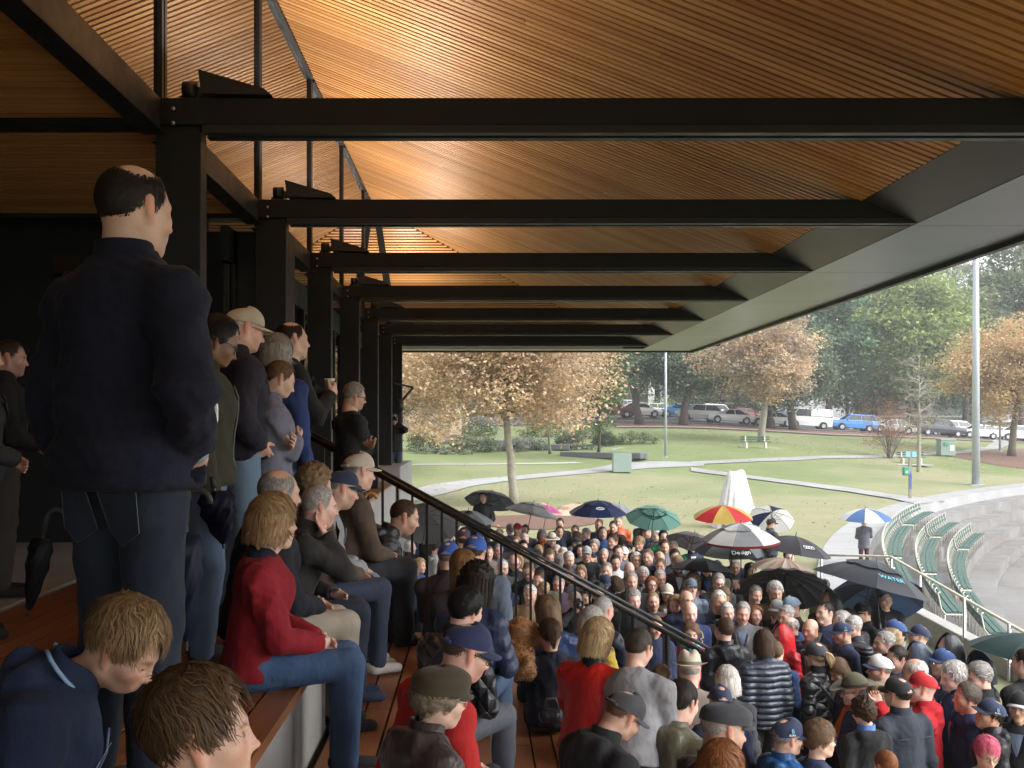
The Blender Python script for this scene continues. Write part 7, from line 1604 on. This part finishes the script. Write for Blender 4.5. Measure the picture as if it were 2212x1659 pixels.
cr('B', 1790, 930, 'slate jumper', 'wavy', 'white', 180, 'old', glasses=GL); cr('B', 1885, 1135, 'grey coat', 'bush', 'white', 180, 'woman', glasses=GL, scarf=(.2, .21, .24)); cr('C', 465, 1175, 'black coat', 'short', 'white', 178, 'old', glasses=GL, shirt=COLR['pale_blue']); cr('C', 345, 1270, 'plum jacket', 'long', 'ginger', 178, 'woman', glasses=GL)
u85 = cr('C', 265, 380, 'black jacket', 'short', 'grey', 178, 'heavy', hat='cap', hatc='olive', arms=('down', 'hold')); cr('C', 285, 535, 'navy coat', 'short', 'grey', 120, 'old', hat='flatcap', hatc='charcoal'); cr('C', 670, 885, 'slate coat', 'short', 'dk', 176, glasses=GL); cr('C', 708, 975, 'plum shell', 'crop', 'grey', 178, 'old', hat='cap', hatc='camel', brimc=(.06, .08, .16), shirt=(.5, .5, .55))
u96 = cr('C', 915, 735, 'navy jacket', 'long', 'bk', 176, 'woman', glasses=GL, shirt=COLR['white'], arms=('down', 'hold')); cr('C', 555, 1385, 'brown coat', 'long', 'bk', 174, 'woman', hat='cap', hatc='cream', skin=(.45, .27, .19)); cr('C', 830, 1490, 'navy blazer', 'bald', 'white', 176, 'old', glasses=GL, desc='person in dark navy blazer with yellow shoulder piping behind the braided one'); cr('C', 885, 1310, 'slate raincoat', 'crop', 'grey', 180, 'heavy', hat='cap', hatc='slate', shirt=COLR['pale_blue'])
cr('C', 1100, 1030, 'black vest', 'crop', 'grey', 176, 'old', hat='cap', hatc='black', shirt=COLR['blue']); cr('C', 1245, 1055, 'taupe jacket', 'bush', 'white', 180, 'old', glasses=GL); cr('C', 1270, 1235, 'charcoal jumper', 'short', 'grey', 178, 'man', glasses=GL, arms=('cross', 'chin'), desc='person in charcoal jumper and glasses with a hand on the chin'); u104 = cr('C', 1500, 1025, 'charcoal vest', 'short', 'grey', 170, arms=('hold', 'hold'), shirt=COLR['blush'])
cr('C', 1780, 1405, 'pale_blue shirt', 'short', 'grey', 176, 'heavy'); cr('C', 1990, 1250, 'yellow parka', 'thin', 'grey', 172, 'old', glasses=GL); cr('C', 2055, 1375, 'brown shirt', 'bush', 'silver', 172, 'old', beard=HC['white']); cr('C', 1345, 1435, 'slate jacket', 'bob', 'lt', 160, 'woman', glasses=GL)
u117 = cr('C', 2000, 425, 'charcoal jacket', 'crop', 'br', -70, hat='cap', hatc='black', arms=('down', 'hold')); bz = cr('F', 690, 175, 'navy blazer', 'bald', 'white', 186, 'old', topc=(.018, .03, .10), shirt=COLR['pale_blue'], desc='person in navy blazer edged with bold yellow braid on the lapels')
cr('D', 1150, 1130, 'black raincoat', 'short', 'dk', 150, hat='hood', hatc='charcoal', skin=(.42, .27, .19)); u123 = cr('D', 1600, 1300, 'black jacket', 'short', 'dk', 110, hat='cap', hatc='black', beard=HC['dk'], arms=('hold', 'down')); u124 = cr('D', 1925, 1105, 'black jacket', 'short', 'dk', 160, 'heavy', arms=('clasp', 'clasp'))
cr('D', 1325, 1570, 'navy polo', 'crop', 'grey', 96, 'man', hat='cap', desc='person in navy polo with yellow stripes and navy team cap', hero=True); cr('D', 620, 1210, 'brown shirt', 'crop', 'grey', 110, 'old', hat='cap', hatc='pale_blue', glasses=GL); cr('D', 425, 1235, 'black jacket', 'crop', 'grey', 130, hat='cap', hatc='pale_grey', arms=('cross', 'chin'), desc='person in pale grey cap and black jacket covering the mouth')
cr('E', 235, 715, 'grey shell', 'short', 'dk', 96, hat='cap', hatc='blue', hooddown=True); cr('E', 600, 770, 'charcoal jacket', 'crop', 'grey', 92, hat='cap', nod=-10); cr('E', 575, 1060, 'slate raincoat', 'short', 'dk', 92, 'heavy', hat='hood', hatc='slate', beard=HC['grey']); cr('E', 1050, 960, 'charcoal raincoat', 'short', 'dk', 96, hat='hood', hatc='charcoal'); cr('E', 970, 1180, 'blue raincoat', 'crop', 'grey', 92, 'old', hat='cap', hatc='blue', glasses=GL, topc=(.03, .055, .11)); cr('E', 1500, 1210, 'black raincoat', 'short', 'dk', 92, hat='hood', hatc='navy')
u136 = cr('W', 1866, 1128, 'grey coat', 'short', 'grey', -8, 'man', Y=27, ground=None, arms=('clasp', 'hold'), legs=(.11, .05, .05), hem=.25, desc='person in grey coat under the blue and white umbrella by the terraces', topc=(.13, .135, .155))

# ------------------------------------------------------------------ open umbrellas
def hubpt(r, key, px, py): return at(px, py, r['Y'] - .12)
DG = (.05, .05, .058); GY = (.20, .205, .215); NV = (.022, .035, .10); BK = (.014, .014, .016); WHT = (.72, .72, .71)
umbrella('dark grey umbrella tilted back behind the person in black shirt', at(1062, 1063, 25.3), .62, [DG], 26, 20, length=.75)
umbrella('pale topped umbrella with dark lining by the handrail', at(1012, 1103, 21.6), .52, [(.19, .2, .215)], 8, 160, length=.6)
umbrella('large grey umbrella turned inside-on behind the black jumper', at(921, 1108, 20.9), .68, [(.17, .165, .17)], 42, 5, length=.6)
umbrella('white umbrella half hidden behind the dark lined one', at(962, 1104, 25.5), .5, [WHT], 12, 200)
umbrella('mid grey vented umbrella near the oak', at(1152, 1087, 22.5), .58, [(.22, .23, .235)], 14, 60, vent=True)
umbrella('bright pink umbrella behind the mid grey one', at(1183, 1091, 26), .38, [(.62, .12, .34)], 10, 80)
umbrella('navy vented umbrella with oval white emblem', at(1292, 1083, 22), .62, [NV], 4, 180, vent=True, spin=-112, logo=('OVAL', .082, 0, .60, (.6, .62, .65)))
umbrella('silver umbrella peeping out behind the navy one', at(1338, 1089, 24), .52, [(.35, .36, .4)], 8, 90)
umbrella('sea green vented umbrella tilted back', at(1413, 1100, 21.4), .56, [(.20, .40, .35)], 30, 20, vent=True, length=.8)
umbrella('red and yellow panelled umbrella before the draped statue', at(1562, 1092, 22.5), .64, [(.52, .03, .035), (.50, .36, .09)], 8, 190, spin=-78)
umbrella('white and navy umbrella tilted towards the terraces', at(1668, 1106, 24.4), .52, [WHT, WHT, NV], 42, 25, spin=20)
umbrella('white and grey golf umbrella with dark red rim', at(1600, 1133, 16.5), .60, [WHT, (.26, .27, .28)], 4, 200, vent=True, rim=(.22, .02, .025), spin=-70, length=.95)
umbrella('grey and black umbrella lettered Design under the white one', at(1580, 1160, 17.5), .60, [(.16, .18, .19), BK], 6, 190, spin=-152, logo=('Design', .115, 1, .80, (.62, .64, .65)))
umbrella('mauve grey umbrella behind the navy jacket', at(1500, 1152, 20.5), .52, [(.10, .085, .10)], 26, 40)
umbrella('black umbrella low among the caps', at(1518, 1205, 17.2), .52, [(.03, .03, .034)], 10, 30)
umbrella('small checked umbrella behind the plaid one', at(1640, 1188, 17.5), .40, [(.16, .17, .19), (.08, .07, .09)], 16, 100, n=16)
umbrella('tan plaid umbrella with pale stripes', at(1698, 1206, 16.5), .52, [(.28, .19, .14), (.36, .29, .25)], 10, 90, n=16)
umbrella('broad black umbrella turned inside-on over the crowd', at(1694, 1240, 15.6), .66, [BK], 36, 15, n=16, length=.7)
umbrella('dark grey umbrella with four white rings', at(1719, 1158, 17.5), .62, [DG], 10, 100, spin=-140, logo=('RINGS', .075, 1, .66, (.62, .63, .64)))
umbrella('large charcoal vented umbrella with pale blue lettering', at(1892, 1216, 13.6), .72, [(.055, .06, .072)], 15, 85, vent=True, spin=-150, logo=('WATER', .10, 1, .66, (.1, .42, .55)), length=.95)
umbrella('navy umbrella turned inside-on behind the charcoal one', at(1893, 1262, 14.9), .62, [(.03, .05, .09), (.018, .02, .03)], 44, 15, length=.6)
umbrella('blue and white panelled umbrella by the terraces', at(1870, 1098, 27), .66, [WHT, (.10, .2, .42)], 5, 190, spin=-112, n=8)
umbrella('dark green umbrella at the parapet wall', at(2235, 1372, 10.5), .60, [(.025, .06, .06)], 12, 90)
# ------------------------------------------------------------------ small details on people
# yellow braid on the blazer, strap, hood cord, badges
def braid(r, pts, col, rr=.006, name='braid'):
    m = MB(); m.tube(pts, rr, 6); o = m.ob(name, M['ink'], r['o'], True, color=col); return o
J = bz['J']; tb = .16
for s_ in (-1, 1):
    c = J['chest']; z = lambda a, b, y=.0: tuple(np.array([s_ * a, c[1] + .155 + y, c[2] + b]))
    braid(bz, [z(.075, .15, -.06), z(.115, .10, -.015), z(.125, .05), z(.085, .035, .012), z(.115, .01, .01), z(.06, -.12, .02), z(.03, -.22, .02)], (.60, .42, .05), .007)
def by_desc(t): return next(r for r in PEOPLE if r['desc'] and t in r['desc'])
r = by_desc('shoulder strap'); J = r['J']; braid(r, [tuple(J['sl'] + np.array([.03, -.02, .07])), tuple(J['chest'] + np.array([-.06, -.15, .0])), tuple(J['waist'] + np.array([.10, -.16, .0])), tuple(J['P'] + np.array([.2, -.05, -.02]))], (.012, .012, .014), .018, 'strap')
r = by_desc('pale drawcord'); J = r['J']
braid(r, [tuple(J['neck'] + J['Rt'] @ np.array([math.sin(a) * .088, math.cos(a) * .085 - .01, .03 - .035 * math.cos(a)])) for a in np.linspace(-2.6, 2.6, 14)], (.22, .34, .52), .006, 'hood_edge')
c = (J['sr'] * .35 + J['er'] * .65) + np.array([.088, 0, 0]); d = unit(J['sr'] - J['er'])
lettering('ISC', .05, r['o'], Matrix.Translation(c) @ M4(np.stack([unit(np.cross(d, [1, 0, 0])), d, np.array([1, 0, 0])], 1), (0, 0, 0)), (.5, .55, .6))
c = J['chest'] + J['w'] * .172 + np.array([.05, 0, 0]); lettering('KNIGHTS', .045, r['o'], Matrix.Translation(c) @ M4(np.stack([-J['u'], np.array([1, 0, 0]), J['w']], 1), (0, 0, 0)), (.45, .52, .6))
r = by_desc('white-edged hood'); J = r['J']; braid(r, [tuple(J['neck'] + J['Rt'] @ np.array([math.sin(a) * .12, -.06 - math.cos(a) * .06, -.04 - .05 * math.cos(a)])) for a in np.linspace(-1.6, 1.6, 12)], (.6, .62, .66), .008, 'hood_edge')
r = by_desc('broad back'); J = r['J']; B = Matrix.Translation(J['neck'] - J['w'] * .135 - J['u'] * .10) @ M4(np.stack([np.array([1, 0, 0]), J['u'], -J['w']], 1), (0, 0, 0))
m = MB()
for s_ in (-1, 1): m.tube([(s_ * .016, .020, 0), (s_ * .006, .012, 0), (s_ * .006, -.012, 0), (s_ * .016, -.020, 0)], .003, 5)
m.tube([(-.006, 0, 0), (.006, 0, 0)], .003, 5); o = m.ob('emblem', M['ink'], r['o'], color=(.5, .5, .5)); o.matrix_local = B
braid(r, [tuple(J['chest'] - J['w'] * .155 + np.array([x, .02 * abs(x) / .2, .02])) for x in (-.19, -.1, 0, .1, .19)], (.02, .024, .034), .003, 'seam')
r = by_desc('number 18'); J = r['J']; lettering('18', .12, r['o'], Matrix.Translation(J['chest'] + np.array([.1, -.15, 0])) @ M4(np.stack([np.array([1, 0, 0]), J['u'], -J['w']], 1), (0, 0, 0)), (.35, .6, .8))
for key in ('black hooded raincoat', 'blue hooded raincoat', 'yellow stripes'):     # team badge on three caps
    r = by_desc(key); J = r['J']; s_ = -1 if key != 'blue hooded raincoat' else 1; Rh = J['Rh']; p = J['head'] + Rh @ np.array([s_ * .096, -.02, .065]); R_ = Rh @ np.stack([np.array([0, s_ * 1., 0]), np.array([-s_ * .35, 0, .94]), np.array([s_ * .94, 0, .35])], 1)
    lettering('B', .04, r['o'], Matrix.Translation(p + Rh @ np.array([0, 0, .012])) @ M4(R_, (0, 0, 0)), (.1, .42, .6)); lettering('BUPA', .02, r['o'], Matrix.Translation(p - Rh @ np.array([0, 0, .016])) @ M4(R_, (0, 0, 0)), (.6, .62, .65))
# cuff of the tall person in jumper
J = big['J']; d = unit(J['wr'] - J['er']); m = MB(); m.tube([tuple(J['wr'] - d * .02), tuple(J['wr'] + d * .02)], .043, 14); m.ob('cuff', M['fabric'], big['o'], True, color=(.36, .44, .58))

J = big['J']; lv = big['lv']
def back(x, z, off=.004):
    k = (np.abs(lv[:, 0] - x) < .025) & (np.abs(lv[:, 2] - z) < .03); return (x, float(lv[k, 1].min()) - off if k.any() else -.12, z)
for s_ in (-1, 1):                            # back pockets and side seams of the jeans
    zt0 = J['P'][2] - .085; sh = [(-.5, 0), (.5, 0), (.5, .75), (0, 1), (-.5, .75)]; m = MB()
    q = [back(s_ * .088 + a * .13, zt0 - b * .15) for a, b in sh]; c = back(s_ * .088, zt0 - .07, .006); m.add(q + [c], [(i, (i + 1) % 5, 5) for i in range(5)]); m.ob('back_pocket', M['denim'], big['o'], True, color=(.016, .024, .04))
    m = MB(); m.tube(q + [q[0]], .0018, 4); m.ob('stitching', M['ink'], big['o'], color=(.05, .05, .055))

# curly dog on a lap
def dog():
    p = at(1120, 1385, 7.0); t = thing('dog', 'curly golden brown dog with red collar tag seen from behind', 'dog', (p.x, p.y, p.z - .25)); t.scale = (.74, .74, .74); F_ = Field((-.3, -.4, -.05), (.3, .4, .6), .014)
    F_.cone((0, -.1, .16), (0, .06, .24), .15, .15, .06); F_.ell((.03, .1, .40), (.135, .14, .13), .06); F_.cone((.05, .2, .38), (.08, .29, .34), .06, .05, .03)
    for s_ in (-1, 1): F_.cone((.03 + s_ * .12, .09, .44), (.03 + s_ * .15, .08, .30), .045, .05, .02); F_.cone((s_ * .08, .1, .15), (s_ * .08, .14, .0), .042, .035, .03); F_.cone((s_ * .1, -.14, .1), (s_ * .11, -.02, .02), .07, .045, .04)
    F_.cone((0, -.22, .14), (.06, -.31, .24), .035, .03, .03); F_.wrinkle(.014, 55, 3); F_.wrinkle(.009, 120, 4); v, f = F_.mesh(); me = mesh('fur_body', v, f, True); set_tint(me, np.clip(np.random.default_rng(1).normal(1, .12, (len(v), 1)), .6, 1.4) * np.ones((1, 3)), 1)
    ob('fur_body', me, M['hair'], t, color=(.30, .155, .07)); g = np.random.default_rng(8)
    idx = g.integers(0, len(v), 5000); P0 = v[idx]; d = g.normal(0, 1, P0.shape); d /= np.linalg.norm(d, axis=1)[:, None]; s_ = np.cross(d, g.normal(0, 1, P0.shape)); s_ /= np.linalg.norm(s_, axis=1)[:, None]
    q = np.stack([P0 - s_ * .004, P0 + s_ * .004, P0 + d * .014 + s_ * .003, P0 + d * .014 - s_ * .003], 1).reshape(-1, 3); me = mesh('curls', q, np.arange(len(q)).reshape(-1, 4)); set_tint(me, np.clip(g.normal(1, .25, (len(idx), 1)), .5, 1.6) * np.ones((1, 3))); ob('curls', me, M['hair'], t, color=(.36, .19, .085))
    m = MB(); m.tube([(.02 + .092 * math.cos(a), .13 + .085 * math.sin(a), .33) for a in np.linspace(0, 2 * math.pi, 18)], .01, 6, False); m.ob('collar', M['ink'], t, color=(.5, .03, .03)); box('tag', (-.03, .04, .31), (0, .045, .35), M['redlamp'], t)
dog()
# handbags on the deck
def bag(label, px, py, Y, col, s=1.0):
    p = at(px, py, Y); z = min(TZ, key=lambda q: abs(q - p.z)); t = thing('handbag', label, 'bag', (p.x, p.y, z + .001)); o = bevel(box('bag_body', (-.13 * s, -.07 * s, 0), (.13 * s, .07 * s, .16 * s), M['shell'], t, color=col), .04, 3)
    m = MB(); m.tube([(-.08 * s, 0, .15 * s), (-.05 * s, 0, .26 * s), (.05 * s, 0, .26 * s), (.08 * s, 0, .15 * s)], .008, 6); m.ob('handle', M['ink'], t, True, color=col)
bag('black handbag lying on the deck behind the red jacket', 1190, 1560, 5.6, (.015, .015, .018), .5)

# ------------------------------------------------------------------ labels that single each person out
used = {}
def base_desc(r):
    s = 'person in ' + r['top'] + ((' and ' + r['hat']) if r['hat'] else '') + (' with glasses' if r['glasses'] else '')
    return s
cnt = {}
for r in PEOPLE:
    if not r['desc']: cnt[base_desc(r)] = cnt.get(base_desc(r), 0) + 1
named = [r for r in PEOPLE if r['desc']] + [r for r in PEOPLE if not r['desc'] and cnt[base_desc(r)] == 1]
def short(r):
    b = ('the ' + r['hat']) if r['hat'] and r['hat'].split()[0] not in ('navy', 'black') else 'the ' + r['top']
    return b
taken = set()
for r in PEOPLE:
    if r['desc']: lab = r['desc']
    else:
        b = base_desc(r); near = sorted((q for q in PEOPLE if q is not r), key=lambda q: math.hypot(q['x'] - r['x'], (q['Y'] - r['Y']) * .7))
        lab = None
        for q in near[:14]:
            rel = 'behind' if r['Y'] > q['Y'] + .55 else ('in front of' if r['Y'] < q['Y'] - .55 else 'beside'); c = '%s standing %s %s' % (b, rel, short(q))
            if c not in taken and short(q)[4:] != r['top']: lab = c; break
        lab = lab or b + ' standing in the crowd'
    taken.add(lab); r['o']['label'] = lab

# ------------------------------------------------------------------ damp air
def haze():
    m = bpy.data.materials.new('damp_air'); m.use_nodes = True; t = m.node_tree; t.nodes.clear(); o = t.nodes.new('ShaderNodeOutputMaterial'); v = t.nodes.new('ShaderNodeVolumePrincipled')
    v.inputs['Color'].default_value = (.97, .98, 1, 1); v.inputs['Density'].default_value = HAZE; v.inputs['Anisotropy'].default_value = .2; t.links.new(v.outputs[0], o.inputs['Volume'])
    b = MB(); b.box((-420, -60, -9), (420, 420, 34)); ob('haze', b.mesh('haze'), m, kind='stuff', label='pale damp haze over the park', cat='haze')
HAZE = .0008
haze()
